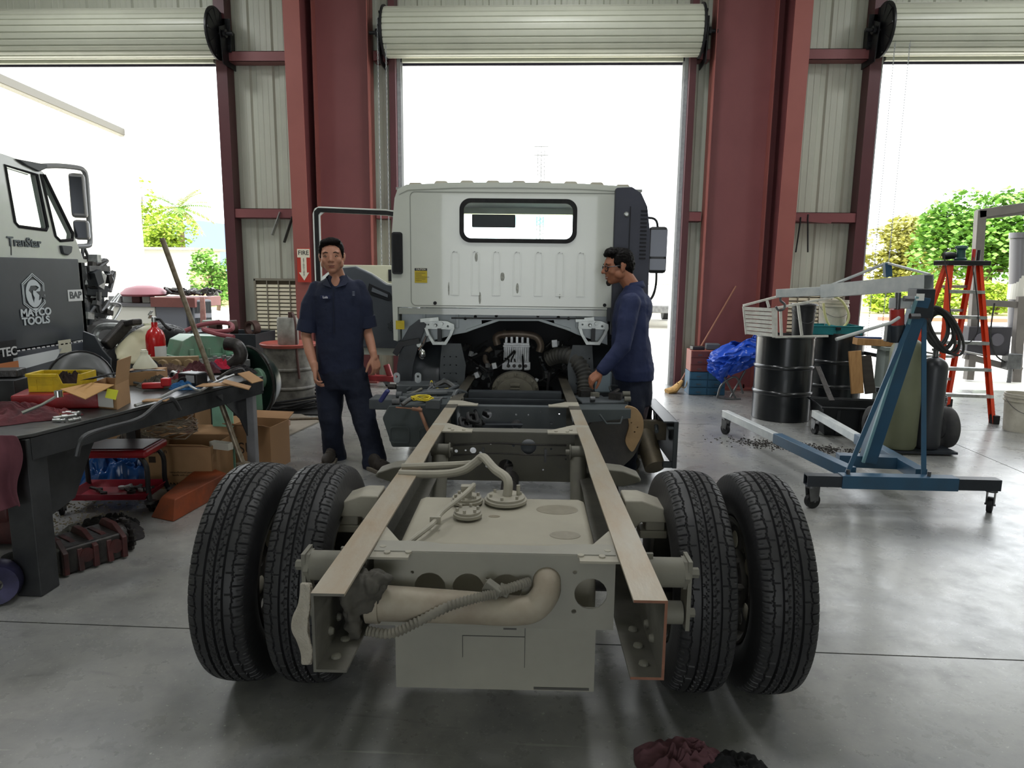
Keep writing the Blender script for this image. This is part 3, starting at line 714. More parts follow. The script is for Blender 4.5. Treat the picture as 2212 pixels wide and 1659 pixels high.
for x,z in ((-.66,1.235),(.70,1.235)):
    q=MB();q.cyl((x,CB-.02,z),(x,CB,z),.014,n=16);q.build('rubber_plug',M_rub,cab)
q=MB();q.box((.77,CB-.02,1.16),(.1,.03,.11));q.lathe([(.008,-.03),(.026,-.03),(.026,-.01)],(.77,CB-.02,1.165),'y',16);q.build('stay_bracket',M_bk2,cab,bevel=.006)
q=MB();
for x,z,w_,h_ in ((-.33,1.6,.012,.05),(-.12,1.45,.018,.05),(.0,1.36,.012,.06),(-.3,1.28,.01,.07),(-.55,1.35,.006,.08),(.34,1.3,.006,.03)):
    q=MB();q.ell((x,CB-.0105,z),(w_,.0012,h_*.7),10,6);q.build('scuff_mark',mk('scuff_grime','#77776f',.7,col2='#c0c3ba',scale=60,amt=.5),cab)
# dark intake duct on the right rear corner
M_duct=mk('duct_plastic','#3a3c49',.5,col2='#30323d',scale=4,amt=.4)
q=MB();dp=[(.75,1.0),(.75,2.13),(.76,2.14),(.88,2.145),(.95,2.10),(1.0,2.0),(1.03,1.8),(1.035,1.3),(1.03,1.0)]
q.plate(dp,[],(0,CB-.035,0),(1,0,0),(0,0,1),.07)
duct=q.build('intake_duct',M_duct,truck,bevel=.015)
q=MB();q.bb(.865,.872,CB-.077,CB-.069,1.4,2.0)
for k in range(13): q.bb(.95+.0*k,1.0,CB-.076,CB-.069,1.6+.03*k,1.612+.03*k)
for k in range(3): q.bb(.90,.95,CB-.076,CB-.069,1.18+.12*k,1.19+.12*k)
q.build('duct_louvre',mk('duct_slot','#15151c',.7),duct)
q=MB();q.lathe([(0,-.012),(.012,-.012),(.02,-.004),(.02,0)],(.84,CB-.07,1.94),'y',16);q.build('duct_bolt',M_alu,duct,smooth=SM)
# right mirror
mc=T(1420,540,4.95);mx_=mc.x;q=MB();q.box((mx_,4.95,1.70),(.17,.09,.42),rz=-.15);mir=q.build('side_mirror',M_blk,truck,bevel=.03)
q=MB();q.box((mx_,4.9,1.57),(.145,.01,.1),rz=-.15);q.box((mx_,4.9,1.76),(.145,.008,.24),rz=-.15);q.build('mirror_glass',mk('mirror_dark_reflection','#23262c',.15,.4),mir)  # dark reflection of the shop put into the glass colour
q=MB();q.tube(smoothpath([(1.0,4.95,1.98),(mx_-.12,4.95,1.99),(mx_-.02,4.95,1.96),(mx_,4.95,1.8)],5),.011,8);q.tube(smoothpath([(mx_,4.95,1.5),(mx_,4.95,1.38),(mx_-.03,4.95,1.27),(mx_-.1,4.95,1.22),(1.0,4.95,1.2)],5),.011,8)
q.build('mirror_arm',M_blk,mir,smooth=SM)
# sill structure under the cab
M_sill=mk('sill_pale_blue_grey','#ccd4d8',.35,col2='#b5bec4',scale=5,amt=.4)
y=4.22
q=MB();o_=[T(*p,y) for p in ((868,662),(1312,662),(1312,745),(1245,722),(1232,716),(1165,692),(1075,692),(1008,718),(985,722),(900,745),(868,745))]
hl=[T(*p,y) for p in ((1027,684),(1072,682),(1162,682),(1206,685),(1005,688),(1228,688),(910,672),(1297,672))]
q.plate([(p.x,p.z) for p in o_],[circ(h.x,h.z,.013,12) for h in hl],(0,y,0),(1,0,0),(0,0,1),.012)
for px in (917,988,1247): p=T(px,690,y-.02);q.bb(p.x-.012,p.x+.012,y-.03,y,p.z-.07,1.2)
q.bar((-.45,y-.02,1.17),(.45,y-.02,1.17),.03,.012)
q.bar(T(1008,714,y-.01),T(1078,690,y-.01),.05,.022);q.bar(T(1232,712,y-.01),T(1163,690,y-.01),.05,.022);q.bar(T(1078,690,y-.01),T(1163,690,y-.01),.05,.022)
q.build('cab_sill',M_sill,truck,bevel=.003)
for sx,px in ((-1,950),(1,1281)):
    p=T(px,722,4.12);q=MB();x=p.x;z=p.z
    # hexagonal hook guard
    hexo=[(-.125,.055),(-.105,0),(-.055,-.085),(.055,-.085),(.105,0),(.125,.055)];hexi=[(.095,.05),(.08,0),(.04,-.06),(-.04,-.06),(-.08,0),(-.095,.05)]
    q.plate([(x+a,z+b) for a,b in hexo]+[(x+a,z+b) for a,b in hexi],[],(0,4.12,0),(1,0,0),(0,0,1),.06)
    q.plate([(x-.125,z+.045),(x+.125,z+.04),(x+.12,z+.085),(x+.06,z+.11),(x-.05,z+.115),(x-.12,z+.12)],[circ(x-.03,z+.075,.014,12),circ(x+.07,z+.068,.009,10),circ(x-.09,z+.08,.007,8)],(0,4.10,0),(1,0,0),(0,0,1),.012)
    q.cyl((x-.03,4.06,z+.075),(x-.03,4.12,z+.075),.01,n=10);q.cyl((x+.02,4.06,z+.09),(x+.02,4.1,z+.09),.016,n=6);q.bar((x-.15,4.06,z+.115),(x-.0,4.06,z+.13),.02,.03)
    q.mat(1).bb(x-.016,x+.016,4.09,4.13,z-.06,z+.05)
    q.build('cab_latch',[mk('latch_zinc','#b9bdb9',.35,.55,col2='#8d9191',scale=18,amt=.4),M_blk],truck,bevel=.002)
q=MB();a=T(975,687,4.05);b=T(1262,688,4.05);q.cyl(a,b,.006,n=8);q.build('latch_linkage_rod',M_blk,truck)
# wheel arches, brackets and dark shade sheets under the cab
for sx in (-1,1):
    q=MB();N_=18
    def fn(u,v):
        a=math.radians(-12+204*u);r=.50+.01*math.sin(u*40)
        return (sx*(.60+.40*v),4.62-r*math.cos(a),.40+r*math.sin(a))
    q.grid(fn,N_,6);q.build('wheel_arch',M_bk2,truck,smooth=.8,solid=.012)
    q=MB();q.plate([(sx*a,b) for a,b in ((.44,.50),(.62,.50),(.64,.66),(.62,.9),(.46,.9),(.42,.72))],[circ(sx*(.5+.05*(k%3)),.58+.07*(k//3),.006,8) for k in range(12)],(0,4.14,0),(1,0,0),(0,0,1),.012)
    q.build('arch_bracket',M_ddk,truck,bevel=.004)
q=MB();fl=[T(*p,4.1) for p in ((905,690),(922,700),(905,745),(893,790),(888,840),(856,842),(858,790),(868,735),(885,705))]
q.plate([(p.x,p.z) for p in fl],[],(0,4.1,0),(1,0,0),(0,0,1),.02);q.build('splash_guard',M_bk2,truck,bevel=.004)
q=MB();pts=[T(*p,4.03) for p in ((848,762),(862,738),(905,730),(908,742),(872,748),(858,770))];q.plate([(p.x,p.z) for p in pts],[],(0,4.03,0),(1,0,0),(0,0,1),.02);q.build('arm_bracket',M_blk,truck,bevel=.003)
q=MB();a=T(905,745,4.05);q.cyl(a,(a.x,4.08,a.z),.02,n=14);q.tube(smoothpath([T(922,725,4.05),T(915,742,4.05),T(905,757,4.05)],5),.012,8);q.ell(T(912,765,4.06),(.03,.02,.045),12,8);q.build('chrome_horn',M_chrome,truck,smooth=SM)
q=MB();q.bb(-.98,.98,5.35,5.38,.22,1.14);q.bb(-.34,.34,4.3,5.3,.3,.36);q.bb(-.62,.62,4.3,5.35,1.10,1.12);q.build('bay_shade_sheets',mk('bay_shade_black','#1b1d21',.6),truck)  # dark sheets added in place of the shade under the cab
# engine
M_eng=mk('cast_aluminium','#cfd1d3',.38,.35,col2='#6d6f72',scale=16,amt=.4)
q=MB();a=T(1088,733,4.5);b=T(1143,800,4.5)
q.bb(a.x,b.x,4.5,5.1,b.z,a.z-.03)
for k in range(5): q.bb(a.x+.012+k*.047,a.x+.035+k*.047,4.48,4.56,a.z-.03,a.z+.03+.015*(k%2))
q.bb(a.x-.01,b.x+.01,4.47,4.5,b.z+.01,b.z+.075);q.bb(a.x-.005,b.x+.005,4.48,4.5,a.z-.065,a.z-.05)
for k in range(12): q.bb(a.x+.01+k*.019,a.x+.016+k*.019,4.49,4.5,b.z+.08,a.z-.07)
q.mat(1)
for k in range(4): q.cyl((a.x+.045+k*.05,4.46,b.z+.042),(a.x+.045+k*.05,4.47,b.z+.042),.016,n=12)
eng=q.build('engine',[M_eng,M_iron],truck,bevel=.003)
q=MB();q.tube(smoothpath([T(1075,745,4.5),T(1072,728,4.5),T(1090,722,4.5),T(1130,722,4.5),T(1158,728,4.5),T(1168,745,4.5),T(1165,760,4.5)],6),.032,14)
q.tube(smoothpath([T(1062,752,4.45),T(1052,760,4.45),T(1048,778,4.45),T(1060,790,4.45)],6),.022,10);q.lathe([(.02,-.01),(.04,-.01),(.04,.01),(.02,.01)],T(1090,722,4.5),'x',20)
q.build('intake_pipe',mk('heat_stained_pipe','#8d8276',.45,.4,col2='#5f4c3e',scale=8,amt=.45),eng,smooth=SM)
rr=random.Random(3);q=MB()
for k in range(95):
    px=rr.uniform(1005,1255);py=rr.uniform(738,835);yy=rr.uniform(4.4,4.8)
    if 1082<px<1150 and py<805: continue
    q=MB();p=T(px,py,yy);s_=rr.uniform(.015,.045);fm_=rr.choice((M_iron,M_steel,M_steel,M_eng,M_ddk))
    if rr.random()<.5: q.box(p,(s_*rr.uniform(.6,1.6),s_,s_*rr.uniform(.6,1.6)),rz=rr.uniform(-1,1),ry=rr.uniform(-.6,.6))
    else: q.cyl(p,p+Vector((rr.uniform(-.1,.1),rr.uniform(-.05,.1),rr.uniform(-.08,.08))),s_*.5,n=12)
    q.build('engine_fitting',fm_,eng,bevel=.002)
for k in range(26):
    q=MB();p0=T(rr.uniform(1010,1240),rr.uniform(735,815),rr.uniform(4.35,4.6));p1=p0+Vector((rr.uniform(-.25,.25),rr.uniform(-.1,.2),rr.uniform(-.2,.1)));md=(p0+p1)/2+Vector((rr.uniform(-.08,.08),-.05,rr.uniform(-.1,.1)))
    q.tube(smoothpath([p0,md,p1],7),rr.choice((.006,.009,.013)),8)
    q.build('engine_hose',M_rub,eng,smooth=SM)
q=MB()
for px,py,s_ in ((1198,742,.05),(1205,768,.03),(1128,826,.035),(1158,822,.03),(1068,790,.04),(1030,810,.04),(990,765,.035),(983,752,.03)):
    q=MB();p=T(px,py,4.35);q.box(p,(s_,.03,s_*1.3),ry=rr.uniform(-.5,.5))
    q.build('bright_fitting',M_eng,eng,bevel=.004)
# bell housing
q=MB();p=T(1113,842,4.25);pts=[(p.x+.2*math.cos(PI*t/14),p.z+.15*math.sin(PI*t/14)) for t in range(15)]+[(p.x-.2,p.z-.1),(p.x+.2,p.z-.1)]
q.plate(pts,[],(0,4.3,0),(1,0,0),(0,0,1),.12);q.plate([(p.x+(a-p.x)*.75,p.z+(b-p.z)*.75) for a,b in pts],[],(0,4.2,0),(1,0,0),(0,0,1),.1)
for t in range(1,14,2): q.cyl((p.x+.185*math.cos(PI*t/14),4.22,p.z+.135*math.sin(PI*t/14)),(p.x+.185*math.cos(PI*t/14),4.26,p.z+.135*math.sin(PI*t/14)),.013,n=8)
q.bb(p.x-.04,p.x+.04,4.13,4.16,p.z+.05,p.z+.07);q.bb(p.x-.04,p.x+.04,4.13,4.16,p.z+.02,p.z+.035)
q.build('bell_housing',mk('gearbox_alloy_dirty','#7d796c',.55,.3,col2='#5a564c',scale=8,amt=.4),truck,bevel=.004)
# corrugated intake hose
P=smoothpath([T(1185,775,4.35),T(1205,768,4.3),T(1230,770,4.22),T(1250,785,4.15),T(1262,810,4.1),T(1264,840,4.05),T(1262,862,4.0)],14)
q=MB();q.tube(P,[.062+(.006 if i%4<2 else -.004) for i in range(len(P))],20);q.build('corrugated_intake_hose',mk('hose_rubber_dusty','#3b3b39',.65,col2='#55524b',scale=8,amt=.4),truck,smooth=1.0)
q=MB();q.lathe([(.0,-.1),(.04,-.1),(.05,-.02),(.062,0),(.062,.05),(0,.05)],T(1185,770,4.4),'y',20);q.build('air_tube_end',M_rub,truck,smooth=SM);q=MB();q.box(T(1303,825,3.9),(.13,.06,.17));q.build('coolant_bottle',mk('bottle_grey_blue','#7c8a92',.4),truck,bevel=.015)
# left side battery box and clutter
M_box=mk('box_grey_green','#474e50',.5,col2='#3b4143',scale=4,amt=.4,bump=.05)
q=MB();o1=[T(*p,3.0) for p in ((824,905),(838,878),(985,872),(990,968),(845,968))];q.plate([(p.x,p.z) for p in o1],[],(0,3.27,0),(1,0,0),(0,0,1),.5)
bx=q.build('battery_box',M_box,truck,bevel=.012)
q=MB()
for px,py in ((862,940),(925,942)):
    p=T(px,py,3.0);q.plate(rrect(p.x-.07,p.x+.07,p.z-.06,p.z+.06,.03),[rrect(p.x-.06,p.x+.06,p.z-.05,p.z+.05,.025)],(0,3.015,0),(1,0,0),(0,0,1),.008)
q.build('box_rib',M_box,bx)
q=MB()
for px,py,w_,h_,z in ((840,860,.25,.08,.56),(900,835,.3,.12,.6),(955,835,.22,.1,.6),(890,860,.2,.06,.58),(950,870,.28,.07,.57),(1300,868,.34,.1,.57),(1270,860,.26,.07,.57)):
    q=MB();p=TZ(px,py,z);q.box((p.x,p.y,z-.03),(w_,.2,h_),rz=rr.uniform(-.15,.15))
    q.build('control_unit',M_ddk,truck,bevel=.01)
q=MB()
for px in (857,903):
    q=MB();p=T(px,816,3.75);q.plate(rrect(p.x-.025,p.x+.025,p.z-.04,p.z+.04,.022),[circ(p.x,p.z+.01,.01,10)],(0,3.75,0),(1,0,0),(0,0,1),.006)
    q.build('mounting_tab',M_galv,truck)
q=MB()
for k in range(14):
    p0=TZ(rr.uniform(845,990),rr.uniform(838,875),.60);p1=p0+Vector((rr.uniform(-.05,.35),rr.uniform(-.1,.3),rr.uniform(-.03,.03)));q.mi=rr.choice((0,1,1));q=MB();am_=rr.choice((M_steel,M_ddk,M_ddk))
    q.tube(smoothpath([p0,(p0+p1)/2+Vector((0,rr.uniform(-.08,.08),rr.uniform(0,.05))),p1],5),rr.choice((.006,.01,.02)),8)
    q.build('air_line',am_,truck,smooth=SM)
q=MB()
for k in range(7):
    c=TZ(912,865,.655);pts=[c+Vector((.06*math.cos(t*1.05+k)+rr.uniform(-.02,.02),.05*math.sin(t*1.05+k),rr.uniform(0,.03))) for t in range(6)];q.tube(smoothpath(pts,4,closed=True),.0028,5,closed=True)
q.tube(smoothpath([TZ(912,862,.63),T(925,845,3.55),T(932,822,3.7),T(942,838,3.6),T(985,838,3.7)],6),.003,5)
q.tube(smoothpath([TZ(920,862,.63),T(950,852,3.5),T(968,838,3.6)],6),.003,5)
q.build('yellow_wire_coil',mk('wire_yellow','#d8c331',.5),truck,smooth=SM)
q=MB();p=T(830,855,3.1);q.box(p,(.03,.06,.1),ry=.6);q.build('blue_cap',mk('cap_navy','#2a2f66',.5),truck,bevel=.01)
q=MB();q.tube(smoothpath([T(905,880,2.98),T(912,900,2.95),T(930,940,2.9),T(948,955,2.85)],6),.012,8);q.tube([T(855,880,2.98),T(905,884,2.96)],.005,6);q.cyl(T(890,883,2.96),T(912,886,2.96),.012,n=10);q.build('corroded_cable',mk('corroded_copper','#a0644a',.6,col2='#7a6a58',scale=15,amt=.5),truck,smooth=SM)
rk_=random.Random(21)
for k in range(26):
    left=k<18;q=MB();p=TZ(rk_.uniform(838,985) if left else rk_.uniform(1262,1350),rk_.uniform(832,876) if left else rk_.uniform(845,868),.61);s_=rk_.uniform(.02,.05)
    if k%3==0: q.cyl(p,p+Vector((rk_.uniform(.03,.09),0,0)),s_*.55,n=14)
    elif k%3==1: q.box(p,(s_*2,s_*1.6,s_*1.2),rz=rk_.uniform(-.4,.4))
    else: q.tube(smoothpath([p,p+Vector((rk_.uniform(-.05,.1),.06,.035)),p+Vector((rk_.uniform(0,.2),.16,0))],5),s_*.35,8)
    q.build('valve_fitting',rk_.choice((M_steel,M_ddk,M_iron,M_tan)),truck,bevel=.002)
for k in range(8):
    q=MB();x=-.34+.012*k;y=2.25+.05*k;p=Vector((x,y,.60-.03*(k%3)));q.tube(smoothpath([p,p+Vector((.05,.15,-.04)),p+Vector((.02,.35,.0)),p+Vector((.08,.5,-.06))],5),.012,7);q.build('brake_hose',M_rub,truck,smooth=SM)
for z,r_ in ((.545,.004),(.60,.005)):
    q=MB();q.tube(smoothpath([(-.3,2.02,z-.02),(-.1,2.0,z),(.1,2.0,z-.005),(.3,2.02,z-.01)],5),r_,6);q.build('brake_line',M_iron,truck,smooth=SM)
for x in (-.14,.19):
    q=MB();q.bb(x-.006,x+.006,2.0,2.025,.50,.57);q.build('line_clip',M_steel,truck)
# right side: frame outrigger, worn fender shell, open steel side box
q=MB();a=T(1238,893,3.1);b=T(1362,893,3.1);q.plate([(a.x,a.z-.07),(b.x,b.z-.03),(b.x,b.z+.03),(a.x,a.z+.03)],[],(0,3.18,0),(1,0,0),(0,0,1),.2)
q.tube([T(1295,895,3.05),T(1310,915,3.03),T(1340,915,3.03),T(1345,900,3.05)],.008,6);q.build('outrigger',M_box,truck,bevel=.006)
q=MB();shell=smoothpath([T(*p,3.15) for p in ((1262,930),(1290,905),(1350,888),(1378,893),(1390,925),(1380,965),(1360,995),(1310,1030),(1270,1018),(1255,975))],3,True)
q.plate([(p.x,p.z) for p in shell],[],(0,3.35,0),(1,0,0),(0,0,1),.4)
for v in q.v[len(shell):]: v.x=.75+(v.x-.75)*.8;v.z=.35+(v.z-.35)*.8
sh=q.build('fender_shell',mk('shell_dark_scuffed','#3f3d3e',.55,col2='#56524d',scale=5,amt=.42,bump=.15),truck,bevel=.03)
q=MB();ct=smoothpath([T(*p,3.1) for p in ((1352,882),(1375,884),(1390,905),(1390,935),(1378,962),(1366,978),(1352,955),(1360,920))],4,True);q.plate([(p.x,p.z) for p in ct],[circ(T(1372,935,3.1).x,T(1372,935,3.1).z,.006,8),circ(T(1365,915,3.1).x,T(1365,915,3.1).z,.004,8),circ(T(1378,925,3.1).x,T(1378,925,3.1).z,.005,8)],(0,3.14,0),(1,0,0),(0,0,1),.03)
q.build('worn_shell_edge',mk('worn_tan_edge','#a88a64',.6,col2='#8d7355',scale=9,amt=.4,bump=.1),sh,bevel=.01)
x0=1.03;q=MB()
q.bb(1.12,1.132,3.12,4.0,.16,.49);q.bb(1.03,1.13,3.12,4.0,.478,.49)
q.bb(1.10,1.132,3.11,3.125,.16,.49);q.bb(1.04,1.12,3.12,3.16,.16,.2);q.cyl((1.0,3.2,.4),(1.12,3.95,.42),.016,n=8);q.cyl((1.06,3.13,.44),(1.13,3.13,.44),.014,n=8)
sbx=q.build('side_box',mk('side_box_black','#262b2e',.4,col2='#333a3c',scale=4,amt=.4),truck,bevel=.004)
q=MB();q.bb(.80,1.1,3.36,3.42,.30,.44);q.cyl((1.0,3.2,.14),(.95,3.42,.34),.075,n=18);q.build('silencer',mk('silencer_rusty','#4f4a3f',.55,.4,col2='#6f6450',scale=7,amt=.42),truck,smooth=SM)
# open driver door (hinged ahead, swung out)
hg=Vector((-1.03,5.5,0));dd=Vector((-1.0,-.22,0)).normalized();nr=Vector((dd.y,-dd.x,0))   # nr faces the camera side
if nr.y>0: nr=-nr
M_dw=M_cab
def dpl(pts,holes,off,t,name,mat,par,bev=.004):
    q=MB();q.plate(pts,holes,hg+nr*off,-dd,(0,0,1),t);return q.build(name,mat,par,bevel=bev)
L_=1.0
outl=[(-L_,1.3),(-L_,.82),(-L_+.06,.72),(-L_+.14,.66),(0,.62),(0,2.04),(-.3,2.08),(-L_+.06,2.09),(-L_+.02,2.07),(-L_,2.02)]
wn=[(-.93,1.42),(-.93,2.0),(-.89,2.035),(-.3,2.02),(-.06,1.98),(-.06,1.32),(-.3,1.36),(-.45,1.46),(-.6,1.53),(-.8,1.52)]
dr=dpl(outl,[wn],0,.03,'cab_door',M_cab,truck)
dr['label']='driver door swung wide open'
dpl([(-.94,1.30),(-.94,.85),(-.9,.78),(-.82,.73),(-.02,.70),(-.02,1.30),(-.3,1.345),(-.45,1.45),(-.6,1.52),(-.8,1.5),(-.9,1.40)],[],.035,.05,'door_trim_panel',mk('door_trim_grey','#565b63',.6,col2='#4a4f57',scale=3,amt=.4),dr,.02)
fr=MB()
fo=[(-.985,1.35),(-.985,2.04),(-.95,2.075),(-.3,2.065),(-.03,2.03),(-.03,1.99),(-.3,2.025),(-.925,2.035),(-.945,2.01),(-.945,1.35)]
dpl(fo,[],.03,.02,'window_gasket',M_rub,dr,.003)
q=MB()
for i in range(10):
    for j in range(10):
        if (i-4.5)**2+(j-4.5)**2<24:
            p=hg+nr*.063-dd*(-.30+.017*i+.008*(j%2))+Vector((0,0,.86+.016*j));q.cyl(p,p+nr*.003,.005,n=6)
q.build('speaker_grille',mk('grille_hole','#15161a',.8),dr)
dpl([(-.5,1.26),(-.48,1.36),(-.28,1.27),(-.24,1.20),(-.3,1.19)],[],.066,.01,'door_handle_recess',mk('recess_dark','#1d2026',.6),dr,.004)
dpl([(-.46,1.28),(-.45,1.32),(-.3,1.25),(-.3,1.22)],[],.075,.01,'inner_handle',mk('handle_grey','#6b7078',.4),dr,.004)
q=MB();q.bar((-1.0,5.1,.56),(-1.0,5.6,.56),.2,.14);q.build('cab_step',mk('step_grey','#8b8d8b',.6),truck,bevel=.02)
# ================================================================ PEOPLE
def skinmat(n,c1,c2): 
    m=mk(n,c1,.5,col2=c2,scale=9,amt=.4);b=m.node_tree.nodes['Principled BSDF'];b.inputs['Subsurface Weight'].default_value=.08;b.inputs['Subsurface Radius'].default_value=(.02,.008,.004);return m
M_sk1=skinmat('skin_warm','#b5836c','#a8735d');M_sk2=skinmat('skin_tan','#a06a50','#925d45')
M_navy=mk('navy_workwear','#141b31',.82,col2='#1b2440',scale=3,amt=.35,bump=.12,bscale=160)
M_navy2=mk('navy_jacket','#1c2547',.75,col2='#242f58',scale=3,amt=.4,bump=.1,bscale=160)
M_navyp=mk('navy_trousers','#111728',.85,col2='#182036',scale=3,amt=.35,bump=.12,bscale=160)
M_hair=mk('black_hair','#0b0909',.6,col2='#151211',scale=60,amt=.4,bump=.2,bscale=90,spec=.12)
M_eye=mk('eye_white','#9c938c',.35);M_iris=mk('iris_dark','#1c120d',.2);M_brow=mk('brow_hair','#1d1613',.8);M_lip=mk('lip','#96584c',.5)
M_shoe=mk('shoe_dark_brown','#2b2622',.7,col2='#3a332d',scale=20,amt=.4);M_sole=mk('shoe_sole','#6e675c',.8)
tx=bpy.data.textures.new('wrinkle','CLOUDS');tx.noise_scale=.11;tx.noise_depth=3
tx2=bpy.data.textures.new('hair_lock','CLOUDS');tx2.noise_scale=.018;tx2.noise_depth=2
def remesh(o,vox,it=6,fac=.5,disp=0,tex=None):
    r=o.modifiers.new('remesh','REMESH');r.mode='VOXEL';r.voxel_size=vox;r.use_smooth_shade=True
    if it: s=o.modifiers.new('smooth','SMOOTH');s.factor=fac;s.iterations=it
    if disp:
        d=o.modifiers.new('disp','DISPLACE');d.texture=tex or tx;d.strength=disp;d.mid_level=.5;d.texture_coords='LOCAL'
    return o
def limb(q,pts,rs,n=14,flat=1.):
    pts=[Vector(p) for p in pts]
    q.tube(pts,list(rs),n,flat=flat)
    for p,r in zip(pts,rs): q.ell(p,r*.995*(1 if flat==1 else flat),n,8)
def rings(q,secs,n=28):
    """closed loft; secs = (centre, half-width vector a, half-depth vector b, squareness)"""
    base=len(q.v)
    for c,a,b,e in secs:
        c=Vector(c);a=Vector(a);b=Vector(b)
        for k in range(n):
            t=2*PI*k/n;cx=math.copysign(abs(math.cos(t))**e,math.cos(t));cy=math.copysign(abs(math.sin(t))**e,math.sin(t))
            q.v.append(c+a*cx+b*cy)
    for i in range(len(secs)-1):
        for k in range(n): q.f.append((base+i*n+k,base+i*n+(k+1)%n,base+(i+1)*n+(k+1)%n,base+(i+1)*n+k));q.k.append(0)
    q.f.append(tuple(base+k for k in range(n-1,-1,-1)));q.k.append(0)
    q.f.append(tuple(base+(len(secs)-1)*n+k for k in range(n)));q.k.append(0)
def hand(q,w,d,n,side,curl=(.35,.4,.45,.5),spread=.06,thumb=(.55,.75,.25),s=1.):
    w=Vector(w);d=Vector(d).normalized();n=Vector(n);n=(n-d*n.dot(d)).normalized();t=d.cross(n)*side   # t = thumb side
    f=lambda a,b,c:w+(d*a+t*b+n*c)*s
    limb(q,[f(-.03,0,0),f(.01,0,0)],[.026*s,.026*s])
    for b,l in ((.028,.088),(.010,.092),(-.010,.088),(-.027,.080)):
        limb(q,[f(.012,b*.6,0),f(.05,b*.95,0),f(l,b,0)],[.0155*s,.0145*s,.0115*s],10)
    Ls=(.070,.078,.072,.056)
    for k,(b,l0) in enumerate(((.030,.088),(.0105,.092),(-.0095,.088),(-.028,.080))):
        p=f(l0,b,0);ang=0;pts=[p];L_=Ls[k];sp=(b/.03)*spread
        for j,fr_ in enumerate((.45,.32,.25)):
            ang+=curl[k]*(1.1 if j==0 else 1.0)
            p=p+(d*math.cos(ang)+n*math.sin(ang)+t*sp)*(L_*fr_*s);pts.append(p)
        limb(q,pts,[.0100*s,.0095*s,.0088*s,.0075*s],10)
    p0=f(.022,.022,.006);td=(d*thumb[0]+t*thumb[1]+n*thumb[2]).normalized();p1=p0+td*.042*s;td2=(td+d*.5+n*.15).normalized();p2=p1+td2*.032*s;td3=(td2+d*.3+n*.1).normalized();p3=p2+td3*.024*s
    limb(q,[p0,p1,p2,p3],[.016*s,.0125*s,.0105*s,.0085*s],10)
def headparts(q,c,f,u,s=1.,smile=0.,nose=1.):
    c=Vector(c);f=Vector(f).normalized();u=Vector(u);u=(u-f*u.dot(f)).normalized();r=f.cross(u)
    M=Matrix.Identity(4)
    for i in range(3): M[i][0]=r[i]*s;M[i][1]=f[i]*s;M[i][2]=u[i]*s;M[i][3]=c[i]
    P=lambda x,y,z:M@Vector((x,y,z));R3=M.to_3x3().to_4x4()
    def E(x,y,z,a,b,d,n=18,m=12): q.ell(P(x,y,z),(a,b,d),n,m,R3)
    E(0,-.012,.035,.076,.093,.083);E(0,.018,.01,.070,.078,.09);E(0,.035,-.035,.058,.055,.062);E(0,.055,-.085,.030,.028,.024);E(0,.03,-.06,.052,.055,.045)
    E(-.036,.052,-.022,.030,.030,.030);E(.036,.052,-.022,.030,.030,.030)
    E(-.03,.073,.03,.03,.014,.012);E(.03,.073,.03,.03,.014,.012)
    limb(q,[P(0,.082,.022),P(0,.094,.0),P(0,.104*nose,-.022)],[.0085*s,.0105*s,.0125*s],10)
    E(-.0125,.092,-.026,.0095,.011,.008);E(.0125,.092,-.026,.0095,.011,.008)
    E(0,.080,-.052,.024+.006*smile,.012,.007);E(0,.078,-.064,.021,.012,.0075)
    E(-.056,.01,-.045,.02,.035,.03);E(.056,.01,-.045,.02,.035,.03)
    for sx in (-1,1): E(sx*.078,-.008,-.004,.0075,.018,.031);E(sx*.083,-.014,.008,.006,.013,.018)
    return P,R3
def facebits(root,body,P,R3,s=1.,smile=0.,hairf=None,teeth=False):
    for sx in (-1,1):
        q=MB();q.ell(P(sx*.029,.0765,.003),(.0125,.010,.0046),14,10,R3);q.mat(1).ell(P(sx*.029,.0845,.003),(.0056,.0035,.0052),12,8,R3);q.build('eye',[M_eye,M_iris],root,smooth=SM)
        q=MB();q.tube([P(sx*.014,.0885,.026),P(sx*.032,.090,.0315),P(sx*.050,.079,.024)],[.0028*s,.0036*s,.0018*s],8);q.build('eyebrow',M_brow,root,smooth=SM)
        q=MB();q.tube([P(sx*.017,.083,.004),P(sx*.025,.087,.0105),P(sx*.037,.0845,.0105),P(sx*.046,.076,.003)],.0019*s,6);q.build('eyelid',M_brow,root,smooth=SM)
    q=MB();k=.006*smile;q.tube([P(-.026,.078,-.0555+k),P(-.012,.0895,-.0575),P(0,.092,-.0575),P(.012,.0895,-.0575),P(.026,.078,-.0555+k)],[.0014*s,.0024*s,.0026*s,.0024*s,.0014*s],8)
    q.build('mouth',mk('mouth_line','#5a2f2a',.6),root,smooth=SM)
    q=MB();q.tube([P(-.018,.082,-.064),P(0,.0885,-.066),P(.018,.082,-.064)],[.003*s,.0048*s,.003*s],8);q.build('lower_lip',M_lip,root,smooth=SM)
def hairmb(P,R3,side=0):
    q=MB()
    def E(x,y,z,a,b,d): q.ell(P(x,y,z),(a,b,d),20,12,R3)
    E(0,-.022,.052,.0815,.094,.078);E(0,-.055,.02,.074,.062,.085);E(-.01,.045,.098,.06,.045,.026);E(.03,.04,.092,.04,.045,.025);E(0,-.07,-.03,.055,.03,.04)
    for sx in (-1,1): E(sx*.069,.02,.045,.013,.03,.04);E(sx*.073,.012,.015,.007,.012,.025)
    return q
